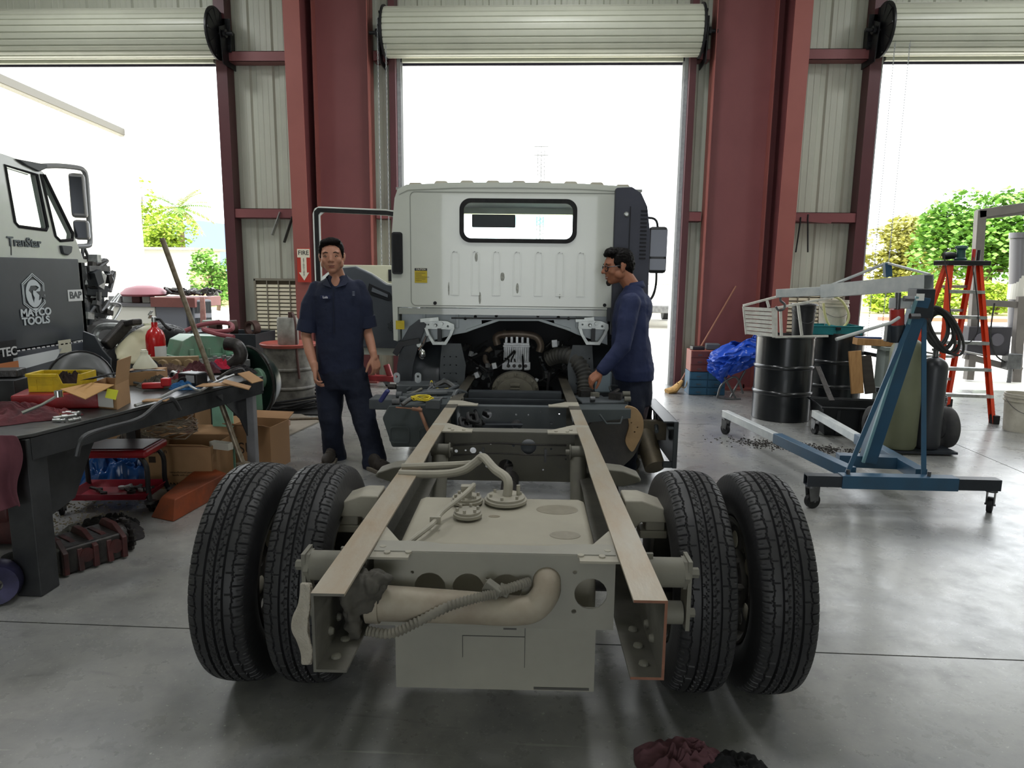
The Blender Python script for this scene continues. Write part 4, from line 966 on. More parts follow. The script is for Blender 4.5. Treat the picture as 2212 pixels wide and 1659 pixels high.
# ---- mechanic facing the camera
PL=thing('person','man in short-sleeved navy work shirt standing left of the truck, arms at sides, facing forward','person',(-1.5,5.2,0))
W2L[PL.name]=PL.matrix_world.inverted()
pa=lambda px,py,Y=5.2:W(px,py,Y)
hc=pa(717,555,5.16);fdir=Vector((.22,-1,-.02));sh1=pa(677,616,5.24);sh2=pa(780,613,5.27);nk=pa(731,604,5.25)
q=MB();P1,R1=headparts(q,hc,fdir,(-.03,0,1),1.11,.5)
limb(q,[hc+Vector((0,.03,-.05)),nk+Vector((.0,0,.01)),nk+Vector((0,0,-.06))],[.054,.056,.07])
bs1=sh1+Vector((.028,0,-.045));bs2=sh2+Vector((-.028,0,-.045))
limb(q,[bs1,nk+Vector((0,0,-.07)),bs2],[.036,.05,.036])
limb(q,[nk+Vector((0,0,-.1)),pa(735,780,5.26)],[.07,.07])
# neckline skin
q.ell(nk+Vector((-.0,-.070,-.045)),(.040,.028,.085),14,10)
# arms
elb1=pa(661,725,5.20);wr1=pa(680,795,5.08);elb2=pa(793,712,5.3);wr2=pa(808,770,5.2)
limb(q,[bs1,(sh1+elb1)/2,elb1,(elb1+wr1)/2+Vector((-.004,0,0)),wr1],[.038,.046,.040,.038,.027])
limb(q,[bs2,(sh2+elb2)/2,elb2,(elb2+wr2)/2,wr2],[.038,.045,.038,.036,.027])
hand(q,wr1,(.05,-.12,-1),(.75,.25,0),-1,(.42,.5,.55,.6),s=1.02,thumb=(.7,.6,.3))
hand(q,wr2,(.22,-.1,-1),(-.6,.6,0),-1,(.5,.55,.6,.65),s=1.02,thumb=(.7,.6,.3))
# inner legs and ankles
lg=[(pa(716,820,5.25),pa(718,905,5.22),pa(722,988,5.3)),(pa(768,820,5.25),pa(788,905,5.2),pa(808,986,5.12))]
for a,b,c in lg: limb(q,[a,b,c,(c.x,c.y,.05)],[.05,.04,.04,.035])
limb(q,[pa(738,770,5.26),pa(742,815,5.26)],[.06,.06])
body=remesh(q.build('body',M_sk1,PL),.0048,5,.5)
facebits(PL,body,P1,R1,1.11,.5)
q=hairmb(P1,R1);remesh(q.build('hair',M_hair,PL),.005,4,.5,.010,tx2)
# shirt
cz=lambda px,py,Y=5.25:pa(px,py,Y)
q=MB();X=(1,0.05,0);
def sec(px,py,hw,hd,e=.85,Y=5.25): return (cz(px,py,Y),(hw,.0,0),(0,hd,0),e)
rings(q,[sec(735,806,.178,.125),sec(735,780,.178,.128),sec(735,740,.180,.13),sec(735,700,.188,.13),sec(733,665,.196,.128),sec(730,640,.200,.12),sec(730,622,.186,.105),sec(730,609,.145,.088),sec(730,600,.085,.068),sec(730,594,.066,.06)])
for s_,e_,wd in ((sh1,elb1,0),(sh2,elb2,1)):
    m_=s_+(e_-s_)*(.80 if wd==0 else .82);limb(q,[s_+Vector((.025 if wd==0 else -.025,0,-.03)),s_+(m_-s_)*.5,m_],[.063,.071,.069]);
shirt=remesh(q.build('shirt',M_navy,PL),.0075,5,.5,.018)
q=MB()   # cuffs: flared sleeve ends
for s_,e_ in ((sh1,elb1),(sh2,elb2)):
    d=(e_-s_).normalized();m_=s_+(e_-s_)*.70;q.tube([m_,m_+d*.05,m_+d*.085,m_+d*.085],[.074,.078,.080,.060],20)
    q.build('sleeve_cuff',M_navy,shirt,smooth=SM);q=MB()
# open collar
n0=nk+Vector((0,-.02,.02))
for sx in (-1,1):
    q=MB();A=n0+Vector((sx*.062,.02,.022));B=n0+Vector((sx*.068,-.045,-.005));D=n0+Vector((sx*.012,-.102,-.085));E_=n0+Vector((sx*.085,-.085,-.062));F_=n0+Vector((sx*.10,-.02,-.03))
    o3=Vector((0,-.008,.004));v=[A,B,D,E_,F_];q.add(v+[p+o3 for p in v],[(0,1,2,3,4),(9,8,7,6,5),(0,5,6,1),(1,6,7,2),(2,7,8,3),(3,8,9,4),(4,9,5,0)]);q.build('collar',M_navy,shirt,bevel=.003)
q=MB();q.tube([n0+Vector((0,-.108,-.09)),n0+Vector((.004,-.135,-.2)),n0+Vector((.004,-.137,-.42))],.004,6);q.build('shirt_placket',M_navyp,shirt)
bp_=pa(703,642,5.115);q=MB();q.box(bp_,(.075,.006,.026),rz=.1);q.build('name_patch',mk('patch_navy','#1d2444',.8),shirt,bevel=.003)
letters('name_lettering','Luis',.024,bp_+Vector((0,-.0045,0)),(1,.1,0),(0,0,1),mk('thread_white','#d5d6dc',.7),shirt,.0006,bold=.0006)
bp_=pa(764,634,5.12);q=MB();q.box(bp_,(.022,.006,.038),rz=-.12);q.build('chest_emblem',mk('emblem_dark','#2c3346',.8),shirt)
q=MB()
for dz in (.014,.004,-.006,-.014): q.bb(bp_.x-.008,bp_.x+.008,bp_.y-.005,bp_.y-.0035,bp_.z+dz-.0015,bp_.z+dz+.0015)
q.build('emblem_stitching',mk('thread_grey','#8e93a3',.7),shirt)
# trousers
q=MB();rings(q,[sec(738,838,.165,.12),sec(738,815,.175,.127),sec(737,796,.174,.126),sec(736,778,.168,.12)])
l1=[cz(712,815),cz(713,860),cz(715,905,5.22),cz(719,950,5.25),cz(724,985,5.3),cz(724,996,5.3)];l2=[cz(766,815),cz(776,860),cz(787,905,5.2),cz(800,950,5.15),cz(809,985,5.1),cz(809,1000,5.08)]
limb(q,l1,[.108,.103,.090,.083,.086,.088],18);limb(q,l2,[.108,.103,.090,.083,.090,.094],18)
remesh(q.build('trousers',M_navyp,PL),.009,4,.5,.026)
for (x,y),ang in (((l1[-1].x,5.18),.1),((l2[-1].x+.05,4.98),.85)):
    R_z=Matrix.Translation((x,y,0))@Matrix.Rotation(ang,4,'Z')
    q=MB();q.ell((0,-.06,.055),(.048,.13,.045),18,10,None);q.ell((0,.04,.07),(.042,.07,.06),16,10)
    q.v=[R_z@p for p in q.v];sh_=remesh(q.build('shoe',M_shoe,PL),.006,4)
    q=MB();q.plate([(.045,.09),(-.045,.09),(-.05,.0),(-.055,-.1),(-.04,-.175),(0,-.195),(.04,-.175),(.055,-.1),(.05,0)],[],(0,0,.015),(1,0,0),(0,1,0),.03);q.v=[R_z@p for p in q.v];q.build('shoe_sole',M_sole,sh_,bevel=.006)
    q=MB()
    for k in range(4): q.tube([R_z@Vector((-.025,-.06-.022*k,.098-.007*k)),R_z@Vector((0,-.055-.022*k,.106-.007*k)),R_z@Vector((.025,-.06-.022*k,.098-.007*k))],.003,6)
    q.build('shoelace',mk('lace','#4b443c',.8),sh_)
# ---- mechanic in profile on the right
PR=thing('person','man in glasses and long-sleeved navy work shirt, in profile smiling, leaning over the truck','person',(.75,5.35,0))
W2L[PR.name]=PR.matrix_world.inverted()
YB_=5.35
pb=lambda px,py,Y=YB_:W(px,py,Y)
hc=pb(1335,578);fd=Vector((-1,-.22,-.10));nk=pb(1368,622)
q=MB();P2,R2=headparts(q,hc,fd,(-.12,0,1),1.12,1.,1.04)
limb(q,[hc+Vector((.028,0,-.03)),nk+Vector((-.004,0,0)),nk+Vector((.0,0,-.07))],[.062,.062,.075])
shn=pb(1362,655,5.16);shf=pb(1360,655,5.52)
limb(q,[shn,nk+Vector((.02,0,-.08)),shf],[.045,.055,.045]);limb(q,[nk+Vector((.01,0,-.1)),pb(1366,800)],[.07,.08])
eln=pb(1345,748,5.08);wrn=pb(1298,803,5.05);elf=pb(1352,740,5.6);wrf=pb(1310,790,5.6)
limb(q,[shn,(shn+eln)/2,eln,(eln+wrn)/2,wrn],[.05,.045,.038,.034,.027]);limb(q,[shf,elf,wrf],[.05,.038,.027])
hand(q,wrn,(-.75,-.1,-.62),(.1,.55,-.8),1,(.55,.6,.65,.7),s=1.0,thumb=(.75,.4,.5));hand(q,wrf,(-.75,-.1,-.5),(0,.1,-1),-1,s=.98)
lr=[(pb(1370,830,5.28),pb(1362,910,5.18),pb(1353,1008,5.12)),(pb(1378,830,5.45),pb(1384,900,5.55),pb(1392,985,5.6))]
for a,b,c in lr: limb(q,[a,b,c,(c.x,c.y,.05)],[.05,.05,.04,.035])
body=remesh(q.build('body',M_sk2,PR),.0048,5,.5)
facebits(PR,body,P2,R2,1.12,1.2)
q=MB();q.tube([P2(-.02,.083,-.0565),P2(-.01,.0895,-.0585),P2(0,.092,-.0588),P2(.01,.0895,-.0585),P2(.02,.083,-.0565)],.0032,8);q.build('teeth',mk('teeth_white','#e8e4dc',.3),PR,smooth=SM)
q=hairmb(P2,R2);q.ell(P2(0,.03,.112),(.055,.05,.025),16,10,R2);remesh(q.build('hair',M_hair,PR),.005,3,.5,.016,tx2)
q=MB();q.ell(P2(0,.080,-.095),(.012,.01,.016),10,8,R2);q.ell(P2(0,.072,-.108),(.018,.014,.010),10,8,R2);q.build('goatee',M_brow,PR,smooth=SM)
q=MB()
for sx in (-1,1):
    q.tube([P2(sx*.034+.024*math.cos(t),.098-.008*abs(math.cos(t)*sx+.3),.0+.019*math.sin(t)) for t in [2*PI*k/14 for k in range(14)]],.0036,6,closed=True)
    q.tube([P2(sx*.057,.092,.008),P2(sx*.076,.05,.010),P2(sx*.080,-.005,.012)],.0034,6)
q.tube([P2(-.01,.1,.005),P2(.01,.1,.005)],.002,6);q.build('glasses',mk('glasses_frame','#15151d',.3),PR,smooth=SM)
q=MB();q2=lambda px,py,hx,hy,e=.85,Y=5.34:(pb(px,py,Y),(hx,0,0),(0,hy,0),e)
rings(q,[q2(1368,818,.150,.185),q2(1366,795,.165,.195),q2(1364,760,.150,.19),q2(1362,720,.140,.19),q2(1362,685,.137,.195),q2(1364,655,.125,.195),q2(1366,638,.10,.16),q2(1368,626,.075,.10),q2(1369,617,.066,.075)])
q.ell(pb(1388,790,5.36),(.09,.16,.07),16,10);q.ell(pb(1385,668,5.36),(.085,.17,.13),16,10)
limb(q,[shn,shn+(eln-shn)*.5,eln,eln+(wrn-eln)*.5,eln+(wrn-eln)*.90],[.078,.070,.064,.056,.047],18);limb(q,[shf,elf,elf+(wrf-elf)*.9],[.078,.062,.045],18)
shirt=remesh(q.build('shirt',M_navy2,PR),.0075,4,.5,.022)
q=MB();c0=nk+Vector((.0,0,.015));N_=16
pts=[]
for k in range(N_+1):
    t=-2.2+4.4*k/N_;pts.append((c0+Vector((.066*math.cos(t)+.006,.072*math.sin(t),-.012*math.cos(t)*-1))))
n_=len(q.v)
for k,p in enumerate(pts):
    q.v.append(p+Vector((0,0,.03)));q.v.append(c0+(p-c0)*1.32+Vector((-.02*(1 if abs(k-N_/2)>6 else 0),0,-.022)))
for k in range(N_): q.f.append((2*k,2*k+1,2*k+3,2*k+2));q.k.append(0)
q.build('collar',M_navy2,shirt,smooth=SM,solid=.004)
q=MB();q.bb(0,0,0,0,0,0) if 0 else None
q.tube([eln+(wrn-eln)*.86,eln+(wrn-eln)*1.0],[.046,.043],18);q.build('shirt_cuff',M_navy2,shirt,smooth=SM)
q=MB();rings(q,[q2(1372,872,.12,.16),q2(1370,840,.135,.175),q2(1368,810,.14,.178),q2(1368,795,.135,.17)])
limb(q,[pb(1371,840,5.26),pb(1362,905,5.2),pb(1356,955,5.16),pb(1352,1000,5.13),pb(1350,1022,5.12)],[.105,.092,.083,.083,.085],18);limb(q,[pb(1378,840,5.46),pb(1384,900,5.55),pb(1390,962,5.62)],[.105,.09,.083],18)
remesh(q.build('trousers',M_navyp,PR),.009,4,.5,.024)
for a,c in ((lr[0][2],0),(lr[1][2],1)):
    R_z=Matrix.Translation((a.x,a.y,0))@Matrix.Rotation(-PI/2+.2,4,'Z')
    q=MB();q.ell((0,-.06,.055),(.048,.13,.045),18,10);q.ell((0,.04,.07),(.042,.07,.06),16,10);q.v=[R_z@p for p in q.v];sh_=remesh(q.build('shoe',M_shoe,PR),.006,4)
    q=MB();q.plate([(.045,.09),(-.045,.09),(-.05,.0),(-.055,-.1),(-.04,-.175),(0,-.195),(.04,-.175),(.055,-.1),(.05,0)],[],(0,0,.015),(1,0,0),(0,1,0),.03);q.v=[R_z@p for p in q.v];q.build('shoe_sole',M_sole,sh_,bevel=.006)
# ---- cloth pieces
def cloth(name,label,cat,pts_fn,nu,nv,mat,disp=.03,thick=.004,group=None,tex=None,sub=1):
    q=MB();q.grid(pts_fn,nu,nv);o=q.build(name,mat,None,smooth=1.5)
    if disp: d=o.modifiers.new('d','DISPLACE');d.texture=tex or tx;d.strength=disp;d.texture_coords='LOCAL'
    s=o.modifiers.new('s','SOLIDIFY');s.thickness=thick
    if sub: b=o.modifiers.new('b','SUBSURF');b.levels=b.render_levels=sub
    return tag(o,label,cat,group)
def rg(u,v):
    x=1393+26*(u-.5)*(1-.35*(v-.5)**2)+6*math.sin(v*5);p=W(x-4*v,808+115*v,5.30+.02*math.sin(u*9+v*3));return p
cloth('shop_rag','pale pinkish-grey rag hanging from the back pocket of the man in glasses','rag',rg,10,20,mk('rag_pale_mauve','#a3959c',.9,col2='#8d8088',scale=8,amt=.4),.02)
def crumple(name,label,cat,c,r,mat,seed=0,rot=0,group=None,n=42,parent=None,hem=0):
    """a heap of folded cloth: a closed sheet with sharp ridged folds"""
    q=MB();c=Vector(c);rr_=random.Random(seed);so=Vector((seed*7.3,seed*3.1,seed*1.7));R=max(r[0],r[1])
    def fn(u,v):
        a=2*PI*u;rim=1+.28*noise.noise(Vector((math.cos(a)*1.3,math.sin(a)*1.3,0))+so)+.10*noise.noise(Vector((math.cos(a)*5,math.sin(a)*5,2))+so)
        rho=v*rim;x,y=rho*math.cos(a),rho*math.sin(a);p=Vector((x,y,0))*1.35+so
        w=Vector((noise.noise(p*1.1),noise.noise(p*1.1+Vector((9,0,0))),0))*.45
        f=math.exp(-(noise.noise((p+w*2)*1.15)*4.2)**2);g_=math.exp(-(noise.noise((p-w*3)*2.1+Vector((5,5,5)))*4.)**2)
        h=max(0,1-v**2.5)*(.26+.40*f+.34*g_)+.04
        x+=w.x*.35*(1-v);y+=w.y*.35*(1-v)
        X=x*r[0];Y=y*r[1];ca,sa=math.cos(rot),math.sin(rot)
        return c+Vector((X*ca-Y*sa,X*sa+Y*ca,h*r[2]))
    q.grid(fn,n*2,n,cu=True);o=q.build(name,mat,parent,smooth=1.2)
    s_=o.modifiers.new('s','SOLIDIFY');s_.thickness=.003
    s2=o.modifiers.new('sub','SUBSURF');s2.levels=s2.render_levels=1
    return tag(o,label,cat,group) if parent is None else o
def lump(name,label,cat,c,r,mat,seed=0,*a,**k): return crumple(name,label,cat,c,(r[0]*1.15,r[1]*1.15,r[2]*1.5),mat,seed)
txr=bpy.data.textures.new('fold','MUSGRAVE') if False else bpy.data.textures.new('fold','CLOUDS');txr.noise_scale=.035;txr.noise_depth=2
M_gcl=mk('grey_greasy_cloth','#55524b',.9,col2='#3d3b36',scale=8,amt=.5)
q=MB();
for k in range(9):
    p=T(784+rnd.uniform(-12,22),1278+rnd.uniform(-16,24),.2);q.ell(p,(rnd.uniform(.03,.055),.05,rnd.uniform(.03,.05)),12,8,Matrix.Rotation(rnd.uniform(-1,1),4,'Y'))
for k in range(7):
    p=T(755+2*k,1290+13*k,.17);q.ell(p,(.022,.03,.03),10,8)
q.v=[TM@p for p in q.v]
tag(remesh(q.build('greasy_cloth',M_gcl),.005,1,.5,.045,txr),'dark grey greasy cloth stuffed into the tailpipe end beside left rail','cloth')
def rg2(u,v):
    p=T(672-30*math.sin(PI*min(1,u*1.1))*(.5+.6*math.sin(PI*v)) +4*math.sin(v*9),1258+178*v,.02+.10*u);return TM@Vector((min(p.x,-.435-.004*u)-.005*math.sin(u*7),p.y,p.z))
cloth('shop_towel','white fluffy towel draped over outside of left rail end','towel',rg2,10,22,mk('terry_white','#b9b3a6',.95,col2='#9b9488',scale=14,amt=.4,bump=.6,bscale=180),.025,.008)
lump('shop_rag','crumpled dusky pink rag on floor at bottom edge','rag',G(1475,1650,0),(.125,.095,.05),mk('dusky_pink_rag','#5d3c42',.9,col2='#40292d',scale=10,amt=.4),3,.03,.005)
lump('shop_rag','crumpled black rag on floor beside the pink one','rag',G(1592,1672,0),(.10,.07,.04),mk('black_rag','#0d0d0f',.9),5,.03,.005)
# ================================================================ RIGHT SIDE OF THE SHOP
M_hb=mk('hoist_blue','#29506c',.42,col2='#2e4454',scale=4,amt=.4,bump=.05)
M_hk=mk('hoist_black','#1d2127',.45,col2='#2b323b',scale=5,amt=.4)
M_hs=mk('hoist_worn_silver','#c6c8c6',.45,.15,col2='#9aa2a6',scale=7,amt=.42,bump=.06)
hoist=thing('engine_hoist','blue and silver folding engine hoist with long boom, standing right of the truck','hoist',(2.3,4.6,0))
W2L[hoist.name]=hoist.matrix_world.inverted()
zA=.19;A_=G(1740,1036,zA);B_=G(2156,1046,zA)
lerp=lambda a,b,t:a+(b-a)*t
def caster(p,parent,r=.05,ztop=None,rot=0.,w=.03):
    p=Vector(p);zt_=ztop or 2*r+.03;d=Vector((math.cos(rot),math.sin(rot),0));s_=Vector((-d.y,d.x,0));o=MB()
    ax=p+Vector((0,0,r))+d*.02
    for k in (-1,1): o.plate([(-.03,0),(.03,0),(.035,zt_-r-.01),(-.045,zt_-r-.01)],[],ax+s_*k*(w/2+.006)-d*.0,d,(0,0,1),.004)
    o.cyl(p+Vector((0,0,zt_-.015)),p+Vector((0,0,zt_)),.035,n=12);o.cyl(ax-s_*(w/2+.015),ax+s_*(w/2+.015),.007,n=8)
    c=o.build('caster',M_steel,parent,smooth=SM);o=MB();o.cyl(ax-s_*w/2,ax+s_*w/2,r,n=22);o.build('caster_wheel',M_rub,c,smooth=SM,bevel=0);return c
q=MB();q.bar(lerp(A_,B_,.18),lerp(A_,B_,.78),.085,.085);q.build('base_bar',M_hb,hoist,bevel=.003)
for a,b in ((0,.2),(.76,1.)):
    q=MB();q.rhs(lerp(A_,B_,a),lerp(A_,B_,b),.072,.072,.006);q.build('base_extension',M_hk,hoist)
l1a,l1b=G(1838,1022,.19),G(1566,893,.19);l2a,l2b=G(1990,1026,.19),G(1760,893,.19)
for a,b in ((l1a,l1b),(l2a,l2b)):
    q=MB();q.bar(a,lerp(a,b,.5),.075,.08);q.build('leg',M_hb,hoist,bevel=.003)
    q=MB();q.bar(lerp(a,b,.48),b,.06,.065);q.build('leg_extension',M_hs,hoist,bevel=.003)
for c,r_ in ((lerp(A_,B_,.03),.3),(lerp(A_,B_,.97),.9),(lerp(l1b,l1a,.03),2.),(lerp(l2b,l2a,.03),1.7)): caster((c.x,c.y,0),hoist,.05,.155,r_)
for t in (.22,.64):
    q=MB();p=lerp(A_,B_,t);q.cyl((p.x,p.y,.232),(p.x,p.y,.262),.012,n=6);q.build('bolt',M_steel,hoist)
mb_=G(1878,1005,.2)+Vector((.04,.12,0));mt=W(1990,640,4.72)
q=MB();q.bar((l1a.x+.05,mb_.y+.05,.19),(l2a.x-.02,mb_.y+.02,.19),.09,.085);q.build('mast_crossbeam',M_hb,hoist,bevel=.003)
q=MB();q.bar(mb_,mt,.085,.10,up=(0,1,0));q.build('mast',M_hb,hoist,bevel=.004)
q=MB();q.bar(mb_+Vector((-.052,-.05,.0)),mt+Vector((-.052,-.05,0)),.018,.018,up=(0,1,0));q.build('mast_edge',mk('hoist_teal_edge','#5f8e98',.45,col2='#87a3a8',scale=6,amt=.4),hoist)
q=MB();c=W(1988,655,4.74);q.box(c,(.12,.12,.19),ry=-.0);q.build('mast_head',M_hk,hoist,bevel=.006)
q=MB();
for px,py in ((1963,645),(1976,683)):
    c=W(px,py,4.66);q=MB();q.cyl(c+Vector((-.03,0,0)),c+Vector((.03,0,0)),.02,n=6);q.build('pivot_bolt',M_steel,hoist)
q=MB();q.box(W(1944,655,4.72)+Vector((0,0,.0)),(.14,.014,.07));q.build('jack_bracket',M_hs,hoist,bevel=.003)
c=W(1988,641,4.665);q=MB();q.bb(c.x-.025,c.x+.025,c.y-.002,c.y+.002,c.z-.025,c.z+.02);q.build('white_sticker',mk('sticker_white','#d9dad6',.6),hoist)
bA=W(2006,609,4.78);bM=W(1782,629,5.62);bE=W(1682,634,6.05)
q=MB();q.rhs(bA,bM,.09,.10,.006);q.build('boom',M_hs,hoist)
q=MB();q.bar(lerp(bM,bE,-.05),bE,.065,.07);q.build('boom_extension',M_hs,hoist,bevel=.004)
ap=W(1916,568,5.05);q=MB();q.bar(W(1800,614,5.55),ap,.03,.012);q.bar(ap,bA+Vector((0,0,.05)),.03,.012);q.build('boom_strap',M_hs,hoist)
q=MB();q.bar(ap,W(1918,598,5.05),.045,.045,up=(0,1,0));q.build('boom_post',M_hb,hoist,bevel=.003)
q=MB();h=W(1686,652,6.0);q.tube(smoothpath([h+Vector((0,0,.05)),h+Vector((0,0,.01)),h+Vector((.035,0,-.02)),h+Vector((.03,0,-.06)),h+Vector((-.01,0,-.07)),h+Vector((-.035,0,-.04))],5),.010,8);q.build('load_hook',M_steel,hoist,smooth=SM)
q=MB();a=W(1936,738,4.74);b=W(1938,655,4.72);q.cyl(lerp(a,b,.45),lerp(a,b,.85),.045,n=20);q.build('jack_cylinder',mk('jack_red','#a22f28',.4,col2='#7e2a24',scale=8,amt=.4),hoist,smooth=SM)
q=MB();q.cyl(lerp(a,b,.8),b+Vector((0,0,.07)),.018,n=14);q.build('jack_ram',M_steel,hoist,smooth=SM)
q=MB();q.cyl(a+Vector((0,0,-.0)),lerp(a,b,.45),.05,n=18);q.box(a+Vector((-.05,0,.06)),(.05,.05,.12));q.build('jack_base',M_hk,hoist,bevel=.004)
q=MB();q.tube([W(1806,733,4.5),W(1925,697,4.62),W(1942,686,4.66)],.011,10);q.build('jack_handle',M_hs,hoist,smooth=SM)
for p_,q_ in ((W(1996,690,4.72),lerp(A_,B_,.63)+Vector((0,.04,.04))),(W(1968,690,4.7),lerp(A_,B_,.23)+Vector((0,.04,.04)))):
    q=MB();q.bar(p_,q_,.030,.008,up=(0,1,0));q.build('mast_brace',M_hb,hoist)
# oil drums
M_drum=mk('drum_black','#15171a',.28,col2='#1f2225',scale=4,amt=.4,coat=.3)
def drum(name,label,c,r=.29,h=.87,mat=M_drum,lid=True,group='black steel drums'):
    t=thing(name,label,'drum',c,group=group);q=MB()
    pr=[(0,.012),(r-.012,.012),(r-.008,0),(r,.004),(r,.03)]
    for k,zc in enumerate((.333,.64)):
        zc=h*zc;pr+=[(r,zc-.022),(r+.011,zc-.010),(r+.013,zc),(r+.011,zc+.010),(r,zc+.022)]
    pr+=[(r,h-.03),(r,h-.008)]
    q.lathe(pr+[(r-.01,h-.02),(0,h-.02)],(0,0,0),'z',48);q.build('drum_shell',mat,t,smooth=.7)
    q=MB();q.lathe([(r-.012,h-.02),(r-.012,h),(r+.004,h+.002),(r+.006,h-.012),(r,h-.016)],(0,0,0),'z',48);q.build('drum_rim',mat,t,smooth=.7)
    q=MB();q.cyl((.17,0,h-.02),(.17,0,h-.008),.035,n=16);q.build('bung',M_steel,t);return t
d1=drum('oil_drum','glossy black steel drum under the white slatted rack, nearest of two',(2.47,7.33,0))
d2=drum('oil_drum','glossy black steel drum under the teal bin, behind the other drum',(3.20,7.87,0))
# white slatted rack lying on drum 1
M_wht=mk('chalky_white_paint','#cfcfc8',.5,col2='#a9a69c',scale=14,amt=.38,bump=.05)
rk=thing('slatted_rack','white painted metal rack with slatted end lying on the front black drum','rack',(2.4,7.3,.87));W2L[rk.name]=rk.matrix_world.inverted()
pL=W(1606,662,7.3);pR=W(1673,665,7.0);bL=W(1612,722,7.3);bR=W(1674,729,7.0)
zb=.874
q=MB();M_=7
for k in range(M_):
    t0=k/M_+.012;t1=(k+1)/M_-.012
    a=lerp(bL,pL,(t0+t1)/2);b=lerp(bR,pR,(t0+t1)/2);q.bar(a,b,.006,(pL.z-bL.z)*(t1-t0),up=(0,0,1))
q.bar(bL,pL,.012,.02,up=(1,0,0));q.bar(bR,pR,.02,.05,up=(1,-1,0));q.build('slat_panel',M_wht,rk)
for a,b in ((W(1680,665,7.0),W(1800,642,7.25)),(W(1606,660,7.3),W(1682,640,7.5)),(W(1676,728,7.02),W(1788,726,7.2)),(W(1686,668,7.02),W(1688,726,7.02)),(W(1724,658,7.1),W(1732,724,7.12)),(W(1657,650,7.4),W(1661,664,7.4))):
    q=MB();q.bar(a,b,.025,.022,up=(.1,.1,1) if abs((b-a).normalized().z)<.8 else (0,1,0));q.build('frame_bar',M_wht,rk,bevel=.002)
M_buk=mk('pail_white_dirty','#c4bfb2',.6,col2='#8f8877',scale=6,amt=.4)
def pail(name,label,c,r=.15,h=.37,mat=M_buk,group=None,handle=True):
    t=thing(name,label,'bucket',c,group=group);q=MB()
    q.lathe([(0,0),(r*.86,0),(r*.97,h*.80),(r*1.04,h*.80),(r*1.04,h*.83),(r*.99,h*.84),(r*.99,h*.90),(r*1.04,h*.905),(r*1.04,h*.935),(r,h*.94),(r*1.02,h),(r*.96,h),(r*.84,.02),(0,.02)],(0,0,0),'z',32);q.build('pail_body',mat,t,smooth=.7)
    if handle:
        q=MB();q.tube([(r*1.04*math.cos(a),-r*1.06*math.sin(a)*.9-.005,h*.85-.13*math.sin(a)) for a in [PI*k/14 for k in range(15)]],.0025,6);q.build('handle',M_steel,t)
    return t
pk=pail('bucket','black plastic bucket with open rim standing inside the white slatted rack',(2.62,7.30,.855),.115,.33,mk('pail_black','#1b1c1f',.5))
q=MB();q.tube([(.125*math.cos(a),.125*math.sin(a),.335+.005*math.sin(3*a)) for a in [2*PI*k/20 for k in range(20)]],.008,6,closed=True);q.build('strap_ring',M_steel,pk)
pail('bucket','dirty white pail with pale yellow hose over it, on the rear drum',(3.2,8.02,.855),.155,.36)
pail('bucket','white five-gallon pail with grey grime on the floor at the right edge',(4.66,6.95,0),.15,.37)
pail('bucket','small black bucket on the floor behind the gas cylinders',(3.98,7.25,0),.12,.28,mk('pail_black','#1b1c1f',.5),handle=False)
q=MB();q.tube(smoothpath([W(1787,645,7.8),W(1802,641,7.8),W(1820,652,7.8),W(1833,678,7.8),W(1828,700,7.8),W(1808,712,7.8),W(1790,700,7.8),W(1781,675,7.8),W(1779,655,7.8)],6),.013,10)
tag(q.build('hose',mk('hose_pale_yellow','#c9c68e',.5),smooth=SM),'pale yellow rubber hose looped over the white pail on the drum','hose')
M_teal=mk('teal_plastic','#1f7f86',.45,col2='#196b72',scale=5,amt=.4)
tb_=thing('plastic_bin','open teal plastic bin with dividers on the rear black drum','bin',(3.12,7.78,.855))
q=MB();q.bb(-.29,.25,-.17,.17,0,.008)
for x in (-.29,-.03,.242): q.bb(x,x+.008,-.17,.17,0,.10)
for y in (-.17,.162): q.bb(-.29,.25,y,y+.008,0,.10)
q.bb(-.30,.26,-.18,-.16,.09,.10);q.bb(-.30,.26,.16,.18,.09,.10);q.build('bin_body',M_teal,tb_,bevel=.002)
q=MB();q.box((-.02,-.19,.07),(.05,.02,.03));q.build('latch',M_blk,tb_,bevel=.003)
# slatted cream panels leaning on the wall
M_crm=mk('cream_slats','#efe8cf',.5,col2='#ddd5ba',scale=3,amt=.4)
def slatpanel(label,x0,x1,z0,z1,y,cols):
    t=thing('louvred_panel',label,'panel',((x0+x1)/2,y,z0),group=None);w_=(x1-x0)/2;h=z1-z0
    q=MB();q.bb(-w_,w_,.02,.026,0,h);q.build('slat_gap_shade',mk('panel_shadow_brown','#5a5140',.8),t);q=MB();n=int(h/.05)  # dark sheet behind the slats, shade of the gaps put into its colour
    for k in range(n):
        z=k*.05+.01;q.box((0,0,z+.02),(2*w_,.010,.036),rx=-.25)
    q.build('slats',M_crm,t)
    q=MB()
    for k in range(cols+1): x=-w_+2*w_*k/cols;q.bb(x-.006,x+.006,-.018,-.008,0,h)
    q.bb(-w_-.02,-w_,-.02,.03,-.02,h+.02);q.bb(w_,w_+.02,-.02,.03,-.02,h+.02);q.bb(-w_-.02,w_+.02,-.02,.03,h,h+.03);q.bb(-w_-.02,w_+.02,-.02,.03,-.03,0)
    q.build('panel_frame',mk('panel_frame_grey','#8b8678',.6),t);return t
slatpanel('cream slatted metal panel leaning on the wall left of the fire extinguisher sign',W(551,610,9.1).x,W(650,610,9.1).x,W(560,760,9.1).z,W(560,606,9.1).z,9.12,4)
slatpanel('cream slatted metal panel against the wall behind the white pail',W(1700,640,9.1).x,W(1822,640,9.1).x,W(1760,745,9.1).z,W(1760,634,9.1).z,9.12,5)
